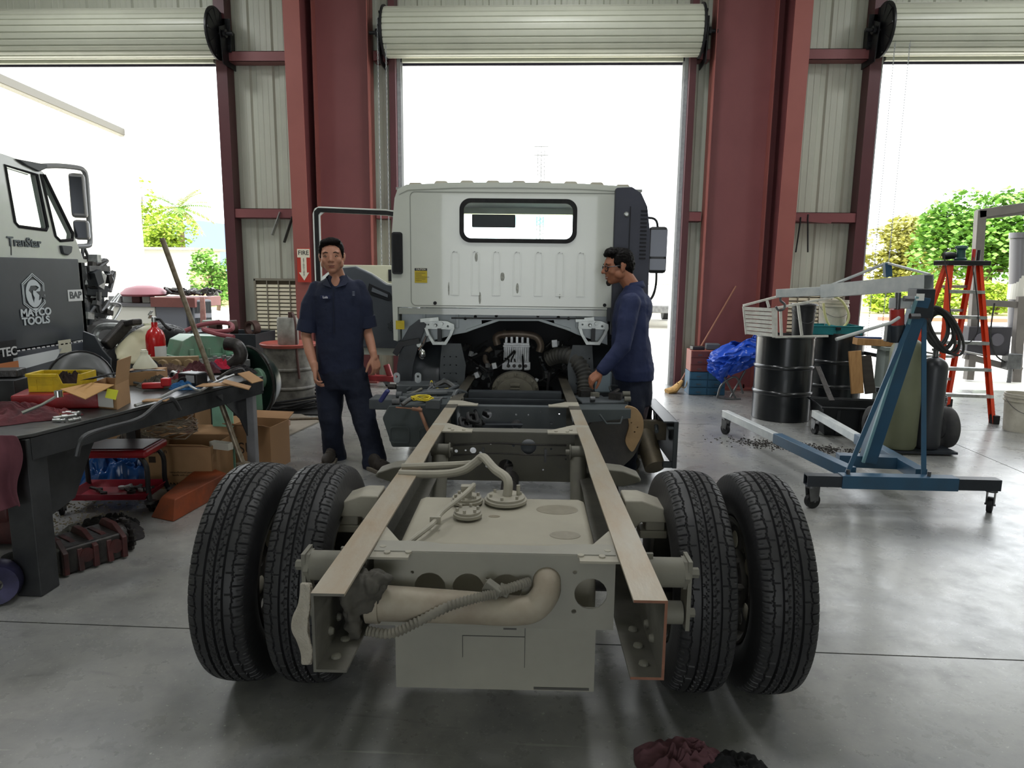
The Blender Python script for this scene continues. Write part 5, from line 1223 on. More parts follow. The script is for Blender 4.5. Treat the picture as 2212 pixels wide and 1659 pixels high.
# broom, drawer cabinets
br=thing('broom','straw broom with thin wooden handle leaning on the red column','broom',(1.72,8.72,0));W2L[br.name]=br.matrix_world.inverted()
a=W(1468,828,8.97);b=W(1590,618,9.0);q=MB();q.tube([a,b],.011,10);q.build('handle',mk('broom_handle','#a5745f',.6),br,smooth=SM)
q=MB();q.tube([W(1474,822,8.75),W(1466,832,8.74),W(1456,842,8.72),W(1440,846,8.70)],[.03,.065,.085,.075],14,flat=.5);q.build('straw_head',mk('straw','#c39a5c',.85,col2='#8d6a3c',scale=30,amt=.45,stretch=(1,1,1),bump=.5,bscale=60),br,smooth=SM)
q=MB();q.tube(smoothpath([W(1462,826,8.7),W(1478,838,8.72),W(1484,826,8.74),W(1487,812,8.76)],4),.006,6);q.build('binding_cord',mk('cord_tan','#a58355',.8),br)
def drawers(label,x0,y0,z0,w,d,h,rows,cols,mat,fm_):
    t=thing('drawer_cabinet',label,'cabinet',(x0+w/2,y0+d/2,z0));q=MB()
    q.bb(-w/2,w/2,-d/2+.01,d/2,0,h);q.build('cabinet_body',mat,t,bevel=.003)
    for r_ in range(rows):
        for c_ in range(cols):
            cx=-w/2+w*(c_+.5)/cols;cz_=h*(r_+.5)/rows;q=MB();q.bb(cx-w/cols/2+.006,cx+w/cols/2-.006,-d/2-.004,-d/2+.01,cz_-h/rows/2+.006,cz_+h/rows/2-.006)
            dr_=q.build('drawer',fm_,t,bevel=.002);q=MB();q.bb(cx-.025,cx+.025,-d/2-.014,-d/2-.004,cz_-.012,cz_-.004);q.build('drawer_pull',M_steel,dr_)
    return t
dx=W(1488,850,8.6).x
drawers('small blue steel parts cabinet on the floor beneath the brown one',dx,8.6,0,.44,.30,.29,3,2,mk('cab_blue','#24506b',.5),mk('drawer_blue','#2a5974',.5,col2='#1f465e',scale=8,amt=.4))
drawers('small red-brown parts cabinet stacked on the blue one by the column',dx+.005,8.6,.292,.43,.30,.26,3,2,mk('cab_brown','#8f5247',.55),mk('drawer_brown','#6b3430',.55,col2='#552a28',scale=8,amt=.4))
q=MB();q.box((dx+.1,8.72,.575),(.16,.1,.045),rz=.2);tag(q.build('drill_case',M_iron,bevel=.01),'small dark metal part lying on the brown parts cabinet, nearer','case')
q=MB();q.box((dx+.3,8.78,.59),(.17,.16,.075),rz=-.1);tag(q.build('small_case',mk('case_grey','#4b5157',.5),bevel=.012),'small grey case on the brown parts cabinet beside the blue tarp','case')
# blue tarp over tubular frame
M_tarp=mk('blue_tarp','#1f4fc0',.28,col2='#1a3f9c',scale=5,amt=.4)
q=MB()
def tf(u,v):
    t=2*PI*u;c0=lerp(W(1600,735,8.3),W(1580,815,8.2),v);r0=.05+.20*math.sin(PI*min(1,v*.9+.12))
    r=r0*(1+.3*noise.noise(Vector((math.cos(t)*1.6,math.sin(t)*1.6,v*3)))+.22*(1-3*abs(noise.noise(Vector((math.cos(t)*3,math.sin(t)*3,v*7+4))))))
    return c0+Vector((r*1.15*math.cos(t)+.12*(.5-v),r*.7*math.sin(t),.03*math.sin(t*3)+.05*math.cos(t)))
q.grid(tf,70,44,cu=True);tag(q.build('tarpaulin',M_tarp,smooth=.35,solid=.002),'crumpled shiny blue tarp bundled beside the black drum','tarp')
ch=thing('metal_chair','folded tubular metal chair under the blue tarp','chair',(2.3,8.2,0));W2L[ch.name]=ch.matrix_world.inverted()
for pts in (((1550,856),(1560,830),(1590,815),(1605,850)),((1548,858),(1575,862),(1600,862)),((1565,815),(1590,862)),((1610,800),(1578,858))):
    q=MB();q.tube(smoothpath([Vector((W(x,y,8.15).x,8.15,max(.015,W(x,y,8.15).z))) for x,y in pts],6),.013,8);q.build('tube_leg',M_steel,ch,smooth=SM)
# black tote with boards
tt=thing('tote','black plastic mixing tub lying beside the hoist leg','tub',(2.95,6.72,0),-.12)
q=MB();w_,d_,h_=.34,.27,.27
def tub(mb,w0,d0,w1,d1,h,t=.012):
    o=[(-w0,-d0,0),(w0,-d0,0),(w0,d0,0),(-w0,d0,0),(-w1,-d1,h),(w1,-d1,h),(w1,d1,h),(-w1,d1,h)]
    i=[(-w0+t,-d0+t,t),(w0-t,-d0+t,t),(w0-t,d0-t,t),(-w0+t,d0-t,t),(-w1+t,-d1+t,h),(w1-t,-d1+t,h),(w1-t,d1-t,h),(-w1+t,d1-t,h)]
    mb.add(o+i,[(0,3,2,1),(0,1,5,4),(1,2,6,5),(2,3,7,6),(3,0,4,7),(8,9,10,11),(8,12,13,9),(9,13,14,10),(10,14,15,11),(11,15,12,8),(4,5,13,12),(5,6,14,13),(6,7,15,14),(7,4,12,15)])
tub(q,.30,.22,.34,.26,.27);q.build('tub_body',mk('tote_black','#17191c',.45),tt,bevel=.004)
q=MB();q.tube([(x*.35,y*.27,.27) for x,y in ((-1,-1),(1,-1),(1,1),(-1,1))],.012,8,closed=True);q.build('tub_rim',mk('tote_black','#17191c',.45),tt)
for x in (-.2,0,.2):
    q=MB();q.bb(x-.015,x+.015,-.262,-.235,.02,.25);q.build('tub_rib',mk('tote_black','#17191c',.45),tt)
def plank(label,p,q_,w,t,mat,up=(0,1,0)):
    b=MB();b.bar(p,q_,w,t,up=up);return tag(b.build('plank',mat,bevel=.003),label,'plank')
plank('short upright tan pine board leaning in the black tub',W(1852,850,6.85),W(1846,758,6.9),.115,.03,M_wood)
plank('grey weathered board behind the tan one in the black tub',W(1880,850,6.95),W(1870,768,7.0),.10,.025,mk('grey_wood','#4a4540',.8,col2='#38342f',scale=4,amt=.5,stretch=(1,1,8)))
plank('dark flat steel bar leaning from the tub against the front drum',W(1797,866,6.6),W(1766,792,6.98),.05,.012,M_iron)
plank('short steel angle poking out beyond the rear drum',W(1855,760,7.9),W(1897,768,7.6),.04,.04,M_steel,up=(0,0,1))
# gas cylinders on a cart
def gasc(label,x,y,r,h,mat):
    t=thing('gas_cylinder',label,'gas cylinder',(x,y,.04));q=MB();k=[(0,0),(r*.9,0),(r,.03),(r,h*.82)]
    k+=[(r*math.cos(a),h*.82+r*.9*math.sin(a)) for a in [PI/2*i/8 for i in range(1,8)]]+[(0.03,h*.82+r*.9)]
    q.lathe(k,(0,0,0),'z',36);q.build('cylinder_body',mat,t,smooth=.8);z=h*.82+r*.9
    q=MB();q.cyl((0,0,z-.01),(0,0,z+.05),.022,n=14);q.cyl((0,0,z+.04),(0,0,z+.10),.014,n=10);q.cyl((-.03,0,z+.06),(.05,0,z+.06),.012,n=10);q.build('valve',M_steel,t,smooth=SM)
    q=MB();q.lathe([(.001,0),(.035,0),(.035,.012),(.001,.012)],(0,0,z+.10),'z',12);q.build('valve_handwheel',M_steel,t)
    return t
gasc('tall dull green gas cylinder strapped on the cart behind the hoist mast',3.03,5.98,.135,1.0,mk('cyl_olive','#6c7058',.5,col2='#575b48',scale=3,amt=.4))
gasc('black gas cylinder on the cart, right of the green one',3.27,6.0,.105,.84,mk('cyl_black','#33353a',.4,col2='#27292d',scale=4,amt=.4))
ct=thing('cylinder_cart','two-wheeled gas cylinder cart with pneumatic tyres','cart',(3.2,6.1,0));q=MB();q.bb(-.36,.26,-.25,.05,.015,.035);q.build('deck',M_hk,ct)
q=MB();q.cyl((-.33,.05,.18),(.31,.05,.18),.015,n=10);q.build('axle',M_steel,ct)
for x in (-.30,.30):
    q=MB();q.lathe([(.1,-.045),(.15,-.05),(.175,-.035),(.185,0),(.175,.035),(.15,.05),(.1,.045),(.09,0)],(x,.05,.185),'x',32,closed=True);wl=q.build('cart_wheel',mk('tyre_grey','#38383a',.8,col2='#4c4b49',scale=10,amt=.4),ct,smooth=.8)
    q=MB();q.lathe([(0,-.03),(.09,-.04),(.1,0),(.09,.04),(0,.03)],(x,.05,.185),'x',24);q.build('wheel_hub',M_steel,wl,smooth=SM)
q=MB();q.bar((-.3,.1,.5),(.2,.1,.5),.02,.04);q.build('cart_frame',M_hk,ct)
q=MB();c=(3.20,5.83,1.08)
for k in range(9):
    a0=rnd.uniform(-.1,.1);q.tube([(3.18+a0*.3+(.08+.009*k)*math.cos(t+.1*k),5.86-.014*k,1.06+(.13+.008*k)*math.sin(t)) for t in [2*PI*i/28 for i in range(28)]],.010,7,closed=True)
tag(q.build('hose_coil',mk('hose_dark_grey','#2f2f2e',.6),smooth=SM),'coiled dark welding hose hanging over the gas cylinders','hose')
# vice stand with wood block behind hoist
vs=thing('pedestal_stand','grey machine pedestal with a wood block on top, behind hoist mast','stand',(3.3,6.95,0));W2L[vs.name]=vs.matrix_world.inverted()
c=W(1915,860,7.3);q=MB();q.bb(c.x-.10,c.x+.12,7.2,7.4,0,.78);q.bb(c.x-.14,c.x+.16,7.15,7.45,.74,.78);q.bb(c.x-.2,c.x-.08,7.22,7.35,.3,.36);q.build('pedestal_body',mk('machine_grey','#8a938f',.5,col2='#737c78',scale=4,amt=.4),vs,bevel=.006)
q=MB();c2=W(1892,736,7.3);c2.z=.816;q.box(c2,(.42,.12,.07),ry=.04);q.build('wood_block',M_wood,vs,bevel=.005)
q=MB();q.box(c2+Vector((-.08,0,.045)),(.24,.08,.02));q.build('blue_file',mk('file_blue','#3a4f7d',.5),vs)
# step ladder
M_or=mk('fibreglass_orange','#d9431f',.42,col2='#c93c1d',scale=6,amt=.4)
ld=thing('step_ladder','bright orange fibreglass step ladder with aluminium steps by the right doorway','ladder',(4.3,7.6,0));W2L[ld.name]=ld.matrix_world.inverted()
fb_,fd_=Vector((4.05,7.3,0)),Vector((4.61,7.25,0));tb2,td2=W(2050,568,7.5),W(2118,570,7.5);ca,cc=Vector((4.04,8.13,0)),Vector((4.67,8.2,0));ta,tc_=W(2041,572,7.66),W(2101,572,7.66)
def rail_(p,q_,sx,nm='rail'):
    b=MB();d=(q_-p).normalized();M,l=b.frame(p,q_,(0,1,0));t=.004
    b.bb(-.002,.002,0,l,-.034,.034,M);b.bb(0,sx*.03,0,l,.030,.034,M);b.bb(0,sx*.03,0,l,-.034,-.030,M);return b.build(nm,M_or,ld)
rail_(fb_,tb2,-1);rail_(fd_,td2,1);rail_(ca,ta,-1,'rear_rail');rail_(cc,tc_,1,'rear_rail')
for z in (.29,.56,.83,1.09,1.35):
    t=z/tb2.z;a=lerp(fb_,tb2,t);b=lerp(fd_,td2,t);q=MB();q.bar(a,b,.085,.012);q.bar(a+Vector((0,-.04,-.012)),b+Vector((0,-.04,-.012)),.006,.03);q.build('step',M_alu,ld)
    a=lerp(ca,ta,t+.03);b=lerp(cc,tc_,t+.03);q=MB();q.bar(a,b,.025,.03);q.build('rear_brace',M_alu,ld)
q=MB();tp=(tb2+td2+ta+tc_)/4;q.bb(tp.x-.215,tp.x+.215,7.44,7.72,tp.z-.015,tp.z+.035);q.build('top_cap',M_blk,ld,bevel=.008)
for p,nm in ((fb_,0),(fd_,1),(ca,2),(cc,3)):
    q=MB();q.bb(p.x-.03,p.x+.03,p.y-.045,p.y+.045,0,.09);q.build('foot',M_rub,ld,bevel=.006)
q=MB();q.bar(lerp(fb_,tb2,.42),lerp(ca,ta,.42),.012,.02);q.build('spreader',M_alu,ld)
q=MB();q.bar(lerp(fd_,td2,.42),lerp(cc,tc_,.42),.012,.02);q.build('spreader',M_alu,ld)
zt2=tp.z+.036
sn=thing('orbital_sander','green and black orbital sander resting on top of the ladder','sander',(tp.x-.02,7.58,zt2));q=MB()
q.lathe([(0,0),(.055,0),(.06,.02),(.045,.03),(.038,.10),(.045,.115),(.06,.125),(.055,.15),(0,.155)],(0.0,0,0),'z',24);q.build('sander_body',mk('sander_green','#2c4f4e',.45),sn,smooth=.7)
q=MB();q.tube([(-.06,0,.05),(-.12,0,.05),(-.17,0,.045)],[.03,.04,.035],14);q.build('dust_box',M_blk,sn,smooth=SM)
q=MB();q.tube(smoothpath([(0,0,.14),(-.06,0,.13),(-.17,-.02,.09),(-.21,-.1,.0),(-.20,-.2,-.25),(-.16,-.25,-.6),(-.05,-.26,-.8),(.05,-.24,-.83),(.13,-.22,-.7),(.10,-.2,-.4),(.05,-.16,-.1),(.12,-.02,.03)],6),.005,7);q.build('power_cord',M_rub,sn,smooth=SM)
q=MB();q.cyl((tp.x+.12,7.6,zt2),(tp.x+.12,7.6,zt2+.12),.017,n=12);tag(q.build('screwdriver_handle',mk('handle_red','#c03328',.4),smooth=SM),'red tool handle standing in the ladder top, near the sander','tool')
q=MB();q.cyl((tp.x+.17,7.6,zt2),(tp.x+.17,7.6,zt2+.11),.017,n=12);tag(q.build('screwdriver_handle',M_blk,smooth=SM),'black tool handle standing in the ladder top, right of red one','tool')
# wall hung bits
q=MB();p=W(595,495,9.05);q.bar(W(606,458,9.205),W(588,508,9.19),.075,.01,up=(1,0,0));tag(q.build('bent_sheet_strip',M_alu),'shiny bent metal strip hooked on the left wall girt','strip')
q=MB();q.bar(W(632,468,9.205),W(614,524,9.19),.07,.01,up=(1,0,0));tag(q.build('bent_sheet_strip',M_iron),'dark bent metal strip hanging on the left girt beside the shiny strip','strip')
for a,b,lb in (((1729,478),(1719,545),'thin black rod hanging from the right girt, slanted one'),((1745,472),(1745,545),'thin black rod hanging from the right girt, vertical one')):
    q=MB();q.tube([W(*a,9.1)+Vector((0,0,.05)),W(*a,9.1),W(*b,9.1)],.010,6);tag(q.build('hanging_rod',M_blk),lb,'rod')
q=MB();q.bar(W(1705,470,9.12),W(1795,478,9.12),.03,.06);tag(q.build('loose_channel',M_red),'loose red steel channel resting along the right girt','channel')
# fire extinguisher sign on the left column flange
sg=thing('fire_extinguisher_sign','red and cream FIRE EXTINGUISHER arrow sign on the left red column','sign',(-3.09,8.66,1.7));W2L[sg.name]=sg.matrix_world.inverted()
s0=W(656,536,8.66);s1=W(656,606,8.66);sx0=s0.x;zt3,zb3=s0.z,s1.z;hw=.085
M_sr=mk('sign_red','#b5382b',.5);M_sc=mk('sign_cream','#e5dfcb',.5);q=MB();q.bb(sx0-hw,sx0+hw,8.645,8.655,zb3-.02,zt3);q.build('sign_plate',M_sr,sg)
q=MB();H_=zt3-zb3;q.bb(sx0-hw+.006,sx0+hw-.006,8.641,8.646,zt3-.115,zt3-.01);q.bb(sx0-.035,sx0+.035,8.641,8.646,zb3+.10,zt3-.115)
q.plate([(sx0-.065,zb3+.10),(sx0+.065,zb3+.10),(sx0,zb3)],[],(0,8.6435,0),(1,0,0),(0,0,1),.005);q.build('arrow',M_sc,sg)
letters('sign_lettering','FIRE',.075,(sx0,8.6405,zt3-.06),(1,0,0),(0,0,1),M_blk,sg,.0006,bold=.001)
for k,chh in enumerate('EXTINGUISHER'):
    letters('sign_lettering',chh,.03,(sx0,8.6405,zt3-.135-k*(H_-.185)/12),(1,0,0),(0,0,1),M_blk,sg,.0006)
# swarf and grit on the floor near the drums
q=MB();rr=random.Random(11);cc_=G(1715,965,0)
for k in range(900):
    a=rr.gauss(0,.22);b=rr.gauss(0,.09)
    x,y=cc_.x+a*1.1+.1*math.sin(k),cc_.y+b-.35*a;s_=rr.uniform(.004,.016);q.box((x,y,.003),(s_,s_*rr.uniform(.3,1),.005),rz=rr.uniform(0,3))
tag(q.build('floor_debris',mk('debris_dark','#2b2621',.9)),'scatter of dark chips and grit on the floor between drum and hoist',"debris",kind='stuff')
# ================================================================ LEFT SIDE: WORKBENCH, SEMI TRACTOR, CLUTTER
M_bt=mk('bench_top_steel','#3b3c3d',.4,.3,col2='#5a5a58',scale=5,amt=.42,bump=.05)
M_bl=mk('bench_frame_dark','#2b2c2e',.45,.2,col2='#424345',scale=7,amt=.42,bump=.05)
ZB=.76
pn=G(50,943,ZB);pf=G(560,815,ZB);yn,yf=pn.y,pf.y+.05;xr=(pn.x+pf.x)/2+.02;
eX=lambda y:pn.x+(pf.x-pn.x)*(y-pn.y)/(pf.y-pn.y)
bench=thing('workbench','long dark steel workbench crowded with parts along the left side','workbench',(pn.x-.45,3.7,0));W2L[bench.name]=bench.matrix_world.inverted()
bw=1.0
q=MB();a,b=Vector((eX(yn),yn,ZB)),Vector((eX(yf),yf,ZB))
q.plate([(a.x-bw,a.y),(a.x-.04,a.y),(a.x,a.y+.06),(b.x,b.y),(b.x-bw,b.y)],[],(0,0,ZB-.008),(1,0,0),(0,1,0),.016);q.build('table_top',M_bt,bench,bevel=.003)
q=MB();q.bar((a.x-.012,a.y+.05,ZB-.07),(b.x-.012,b.y,ZB-.07),.012,.10);q.bar((a.x-bw,a.y+.012,ZB-.07),(a.x-.04,a.y+.012,ZB-.07),.012,.10);q.bar((b.x-bw,b.y-.012,ZB-.06),(b.x,b.y-.012,ZB-.06),.012,.08);q.build('apron',M_bl,bench)
lx=G(91,1290);q=MB();q.bb(lx.x-.12,lx.x,lx.y,lx.y+.12,0,ZB-.02);q.build('leg',M_bl,bench,bevel=.006)
q=MB();q.bb(lx.x-bw+.1,lx.x-bw+.2,lx.y,lx.y+.12,0,ZB-.02);q.build('leg',M_bl,bench,bevel=.006)
q=MB();q.bb(b.x-.10,b.x-.04,b.y-.1,b.y-.04,0,ZB-.02);q.build('leg',mk('leg_galv_worn','#77777a',.5,.3,col2='#5b5b5d',scale=6,amt=.4),bench,bevel=.004)
q=MB();q.bb(b.x-bw+.05,b.x-bw+.12,b.y-.1,b.y-.04,0,ZB-.02);q.build('leg',M_bl,bench,bevel=.004)
q=MB();q.plate([(lx.y+.12,ZB-.05),(lx.y+.62,ZB-.05),(lx.y+.5,ZB-.18),(lx.y+.34,.36),(lx.y+.12,.32)],[],(lx.x-.05,0,0),(0,1,0),(0,0,1),.008);q.build('gusset_sheet',M_bl,bench)
q=MB();q.plate([(b.y-.5,ZB-.05),(b.y-.1,ZB-.05),(b.y-.1,.36),(b.y-.2,.5)],[],(b.x-.09,0,0),(0,1,0),(0,0,1),.008);q.build('gusset_sheet',M_bl,bench)
q=MB();q.tube(smoothpath([SX(165,985,-2.14),SX(180,945,-2.12),SX(230,925,-2.1),SX(300,905,-2.08),SX(345,870,-2.06),SX(372,862,-2.06),SX(388,885,-2.06)],6),.012,8);q.build('bent_conduit',M_bl,bench,smooth=SM)
def it(name,label,cat,mb,mat,bevel=.003,smooth=None,group=None,**k): return tag(mb.build(name,mat,None,bevel=bevel,smooth=smooth,**k),label,cat,group)
B_=lambda px,py,dz=0:G(px,py,ZB+dz)
# --- items on the bench, near end
lump('shop_rag','dark maroon rags heaped on near end of the workbench',"rag",B_(60,905)+Vector((-.12,.02,0)),(.22,.17,.05),M_rag,21,.03,.006)
lump('shop_rag','smaller red-brown rag lying on bench edge by the brass fittings',"rag",B_(110,905)+Vector((-.06,.07,0)),(.13,.09,.03),mk('rag_red_light','#7a3b3f',.9,col2='#5a2b31',scale=7,amt=.5),22,.03,.006)
def rg3(u,v):
    x=a.x+.0-.42*u;fold=.03*math.sin(u*17)+.012*math.sin(u*41+v*3);return Vector((x+.02*math.sin(v*6),a.y-.035-.015*v+fold*(.3+v),ZB+.02-.36*v*(1-.25*abs(u-.4)) if v>.05 else ZB+.012))
cloth('shop_rag','long mauve-red cloth hanging down over near-left corner of the workbench','rag',rg3,30,20,mk('rag_mauve','#6d3f49',.9,col2='#553039',scale=6,amt=.45),.012)
q=MB();c=B_(120,905)+Vector((-.14,.26,0));q.bb(-.2,.2,-.11,.11,0,.085);q.bb(-.21,-.17,-.115,.115,0,.03)
q.v=[Matrix.Translation(B_(150,888)+Vector((-.12,.12,.0)))@Matrix.Rotation(.35,4,'Z')@v for v in q.v];rc=it('tool_case','dented red steel tool case under the yellow bin on the workbench','case',q,mk('case_red','#9c2328',.4,col2='#6b1d20',scale=7,amt=.42,bump=.1),.012)
cc=B_(150,888)+Vector((-.12,.12,.087))
yb=thing('parts_bin','grimy yellow plastic stacking bin holding dark rags, on the red case','bin',cc+Vector((.0,.02,0)),.15)
q=MB();M_yb=mk('bin_yellow','#d3b51d',.45,col2='#8f7a1d',scale=13,amt=.36);w_,d_,h_=.135,.075,.095
q.bb(-w_,w_,-d_,d_,0,.006);q.bb(-w_,-w_+.006,-d_,d_,0,h_);q.bb(-w_,w_,d_-.006,d_,0,h_);q.plate([(-w_,0),(.0,0),(w_,0),(w_,h_),(w_-.02,h_),(w_-.03,h_*.45),(.035,h_*.45),(.015,h_),(-w_,h_)],[],(0,-d_,0),(1,0,0),(0,0,1),.006);q.bb(w_-.006,w_,-d_,d_,0,h_)
q.bb(-w_-.012,-w_+.0,-d_,d_,h_-.016,h_);q.bb(-w_,.01,-d_-.012,-d_,h_-.016,h_);q.build('bin_body',M_yb,yb,bevel=.002)
q=MB()
for x0_,x1_ in ((-.13,-.09),(-.085,-.01)):
    for z0_,z1_ in ((.01,.035),(.04,.065)): q.bb(x0_,x1_,-d_-.006,-d_-.002,z0_,z1_)
q.build('moulded_panel',M_yb,yb)
lump('shop_rag','dark brown rags stuffed in the yellow bin','rag',cc+Vector((.02,.05,.02)),(.085,.055,.055),mk('rag_dark','#2e1f1f',.9,col2='#1f1516',scale=9,amt=.5),23,.02,.005)
q=MB();c=B_(82,862)+Vector((-.05,.03,.07));q.lathe([(0,0),(.03,0),(.035,.02),(.055,.03),(.058,.2),(.03,.22),(0,.22)],(0,0,0),'x',28,Matrix.Translation(c+Vector((-.05,0,0)))@Matrix.Rotation(.5,4,'Z'));it('oil_filter','bare metal canister lying beside the yellow bin','canister',q,M_alu,0,.6)
q=MB();q.box(B_(18,880)+Vector((-.12,.12,.07)),(.26,.2,.14),rz=.1);it('steel_block','dark square steel box at the left edge on the workbench','box',q,M_bl,.006)
q=MB();q.box(B_(18,880)+Vector((-.12,.12,.165)),(.2,.12,.04),rz=.3);it('machined_part','small dark part on top of the steel box at the left edge','part',q,M_iron,.006)
for k,(px,py,l_,r_,rz_,lb) in enumerate(((150,893,.05,.012,.2,'largest chrome hose fitting on the bench edge near the red case'),(140,900,.05,.011,.9,'short chrome fitting left of the large one near the red case'),(118,896,.045,.010,-.3,'small brass-ended fitting among rags on the bench'),(160,906,.03,.009,1.2,'tiny chrome coupler right at the bench edge'),(128,908,.03,.009,.1,'little steel nut piece in front of the fittings'))):
    c=B_(px,py,r_);q=MB();M=Matrix.Translation(c)@Matrix.Rotation(rz_,4,'Z');q.lathe([(0,-l_),(r_*.8,-l_),(r_*.8,-l_*.3),(r_*1.1,-l_*.3),(r_*1.1,l_*.2),(r_*.7,l_*.2),(r_*.7,l_*.8),(r_,l_*.8),(r_,l_),(0,l_)],(0,0,0),'x',12,M)
    it('hose_fitting',lb,'fitting',q,M_alu if k!=2 else mk('brass','#a98a4a',.3,.9),0,.6,'loose fittings on the bench edge')
for k,(px,py,lb) in enumerate(((60,862,'ratchet wrench lying across the dark tools near the canister'),)):
    q=MB();c=B_(px-12,892,.06);q.tube([c,c+Vector((.06,.05,.03)),c+Vector((.11,.10,.07))],[.009,.007,.006],10);q.cyl(c+Vector((.11,.10,.06)),c+Vector((.11,.10,.09)),.018,n=14);it('ratchet',lb,'wrench',q,M_chrome,0,.6)
rr=random.Random(5)
for k in range(9):
    c=B_(rr.uniform(20,110),rr.uniform(868,905),.012);q=MB();L_=rr.uniform(.03,.09);q.bar(c,c+Vector((L_*rr.uniform(-1,1),L_,0)),.02,.02)
    it('hand_tool','greasy dark hand tool lost among the near bench rags','tool',q,M_iron,.004,None,'dark hand tools at the near end')
# open cardboard box with flaps
bx=thing('cardboard_box','open cardboard box with raised flap and yellow tag on the bench','box',(0,0,0),world=True)
p0,p1,p2=B_(150,858),B_(222,868),B_(298,860);p0=B_(200,880);p1=B_(252,885);p2=B_(302,858)
hx_=.13;up=Vector((0,0,hx_));e1=(p0-p1);e2=(p2-p1);e1=e1.normalized()*.16;e2=e2.normalized()*.20;t=.004
def wall(p,q_,h,name='box_wall',mat=None,par=None,out=Vector((0,0,0))):
    m=MB();n=(q_-p).cross(Vector((0,0,1))).normalized()*.004;v=[p,q_,q_+Vector((0,0,h))+out,p+Vector((0,0,h))+out];m.add(v+[x+n for x in v],[(0,1,2,3),(7,6,5,4),(0,4,5,1),(1,5,6,2),(2,6,7,3),(3,7,4,0)]);return m.build(name,mat or M_card,par)
wall(p1,p1+e1,hx_,par=bx);wall(p1,p1+e2,hx_,par=bx);wall(p1+e1,p1+e1+e2,hx_,par=bx);wall(p1+e2,p1+e1+e2,hx_,par=bx)
m=MB();v=[p1,p1+e1,p1+e1+e2,p1+e2];m.add(v+[x+Vector((0,0,.004)) for x in v],[(0,1,2,3),(7,6,5,4),(0,4,5,1),(1,5,6,2),(2,6,7,3),(3,7,4,0)]);m.build('box_bottom',M_card,bx)
wall(p1+up,p1+e2+up,.13,'box_flap',par=bx,out=Vector((.03,-.01,0)));
m=MB();o_=-e2.normalized()*.15+Vector((0,0,.03));v=[p1+up+Vector((0,-.005,0)),p1+e1+up,p1+e1+up+Vector((-.1,-.1,-.02)),p1+up+Vector((-.06,-.15,-.05))];m.add(v+[x+Vector((0,0,.004)) for x in v],[(0,1,2,3),(7,6,5,4),(0,4,5,1),(1,5,6,2),(2,6,7,3),(3,7,4,0)]);m.build('box_flap',mk('cardboard_tan','#b98f5c',.8),bx)
m=MB();nn=(e1.cross(Vector((0,0,1)))).normalized();c=p1+e1*.5+Vector((0,0,.05))
for s_ in (1,-1):
    m.add([p1+e1*.08+Vector((0,0,.01))+nn*s_*.006,p1+e1*.9+Vector((0,0,.01))+nn*s_*.006,p1+e1*.9+Vector((0,0,.095))+nn*s_*.006,p1+e1*.08+Vector((0,0,.095))+nn*s_*.006],[(0,1,2,3)])
m.build('shipping_label',mk('paper_white','#d5d5d2',.7),bx)
m=MB();c=p1+up+Vector((-.012,-.012,-.045));m.box(c,(.05,.008,.05),rz=.4,ry=.3);m.build('yellow_tag',mk('tag_yellow','#dfe03a',.6),bx)
# face shield
fs=thing('face_shield','grey welding face shield with clear curved visor lying on the bench','face shield',Vector((W(168,795,4.0).x,4.0,ZB+.03)),.7)
q=MB();q.grid(lambda u,v:(.13*math.cos(PI*v)*(1-.25*u)+0,-.1+.24*u,.02+.15*math.sin(PI*v)*(1-.1*u)),10,18);q.build('clear_visor',mk('visor_plastic',hx('#c3c8c2'),.18,trans=.25,ior=1.1),fs,smooth=1.2,solid=.003)
q=MB();q.grid(lambda u,v:(.135*math.cos(PI*v)*(1-.1*(u)),-.1-.10*u,.02+.155*math.sin(PI*v)*(1-.55*u*u)),8,18);q.build('crown_shell',mk('shell_grey','#4d4f50',.45),fs,smooth=1.2,solid=.004)
q=MB();q.tube([(.138*math.cos(PI*k/14),-.1,.02+.158*math.sin(PI*k/14)) for k in range(15)],.006,6);q.build('rim_band',M_blk,fs)
fs.scale=(1.25,1.25,1.2)
q=MB();q.cyl((-.145,-.12,.03),(-.13,-.12,.03),.018,n=12);q.cyl((.13,-.12,.03),(.145,-.12,.03),.018,n=12);q.build('knob',M_blk,fs)
sgl=thing('safety_glasses','clear plastic safety glasses lying on the bench in front of the box','glasses',B_(205,845)+Vector((-.1,.05,.09)),.2)
for x in (-.035,.035):
    q=MB();q.ell((x,0,0),(.032,.012,.022),14,8);q.build('lens',mk('visor_plastic',hx('#c3c8c2'),.15),sgl,smooth=SM)
q=MB();q.tube([(-.065,0,.01),(-.07,.08,.0)],.004,6);q.tube([(.065,0,.01),(.07,.08,0)],.004,6);q.tube([(-.065,0,.012),(.065,0,.012)],.004,6);q.build('frame',M_alu,sgl)
# black lip tray, funnel, extinguisher
q=MB();q.grid(lambda u,v:tuple(B_(190,818,.16)*(1-u)+B_(345,798,.11)*u+Vector((0,.10*v-.05,.02*math.sin(PI*u)-.01*v))),12,5);it('plastic_trim','long glossy black plastic trim strip lying over the box and bench','trim',q,M_blk,0,1.0,solid=.012)
c=B_(290,800,.1)+Vector((.0,.12,.0));q=MB();q.lathe([(0,0),(.072,0),(.07,.012),(.03,.075),(.022,.085),(.022,.105),(.017,.107),(.017,.115),(0,.115)],c,'z',28);it('funnel','milky white plastic funnel standing upside down in front of the red extinguisher','funnel',q,mk('funnel_milky','#c9c7b4',.45),0,.7)
q=MB();q.box(c+Vector((.0,0,-.055)),(.2,.2,.09),rz=.2);it('small_carton','brown carton beneath the white funnel on the bench','carton',q,M_card,.004)
c=B_(297,800)+Vector((-.06,.36,.0));fe=thing('fire_extinguisher','red fire extinguisher with black hose and white label on the bench','fire extinguisher',c)
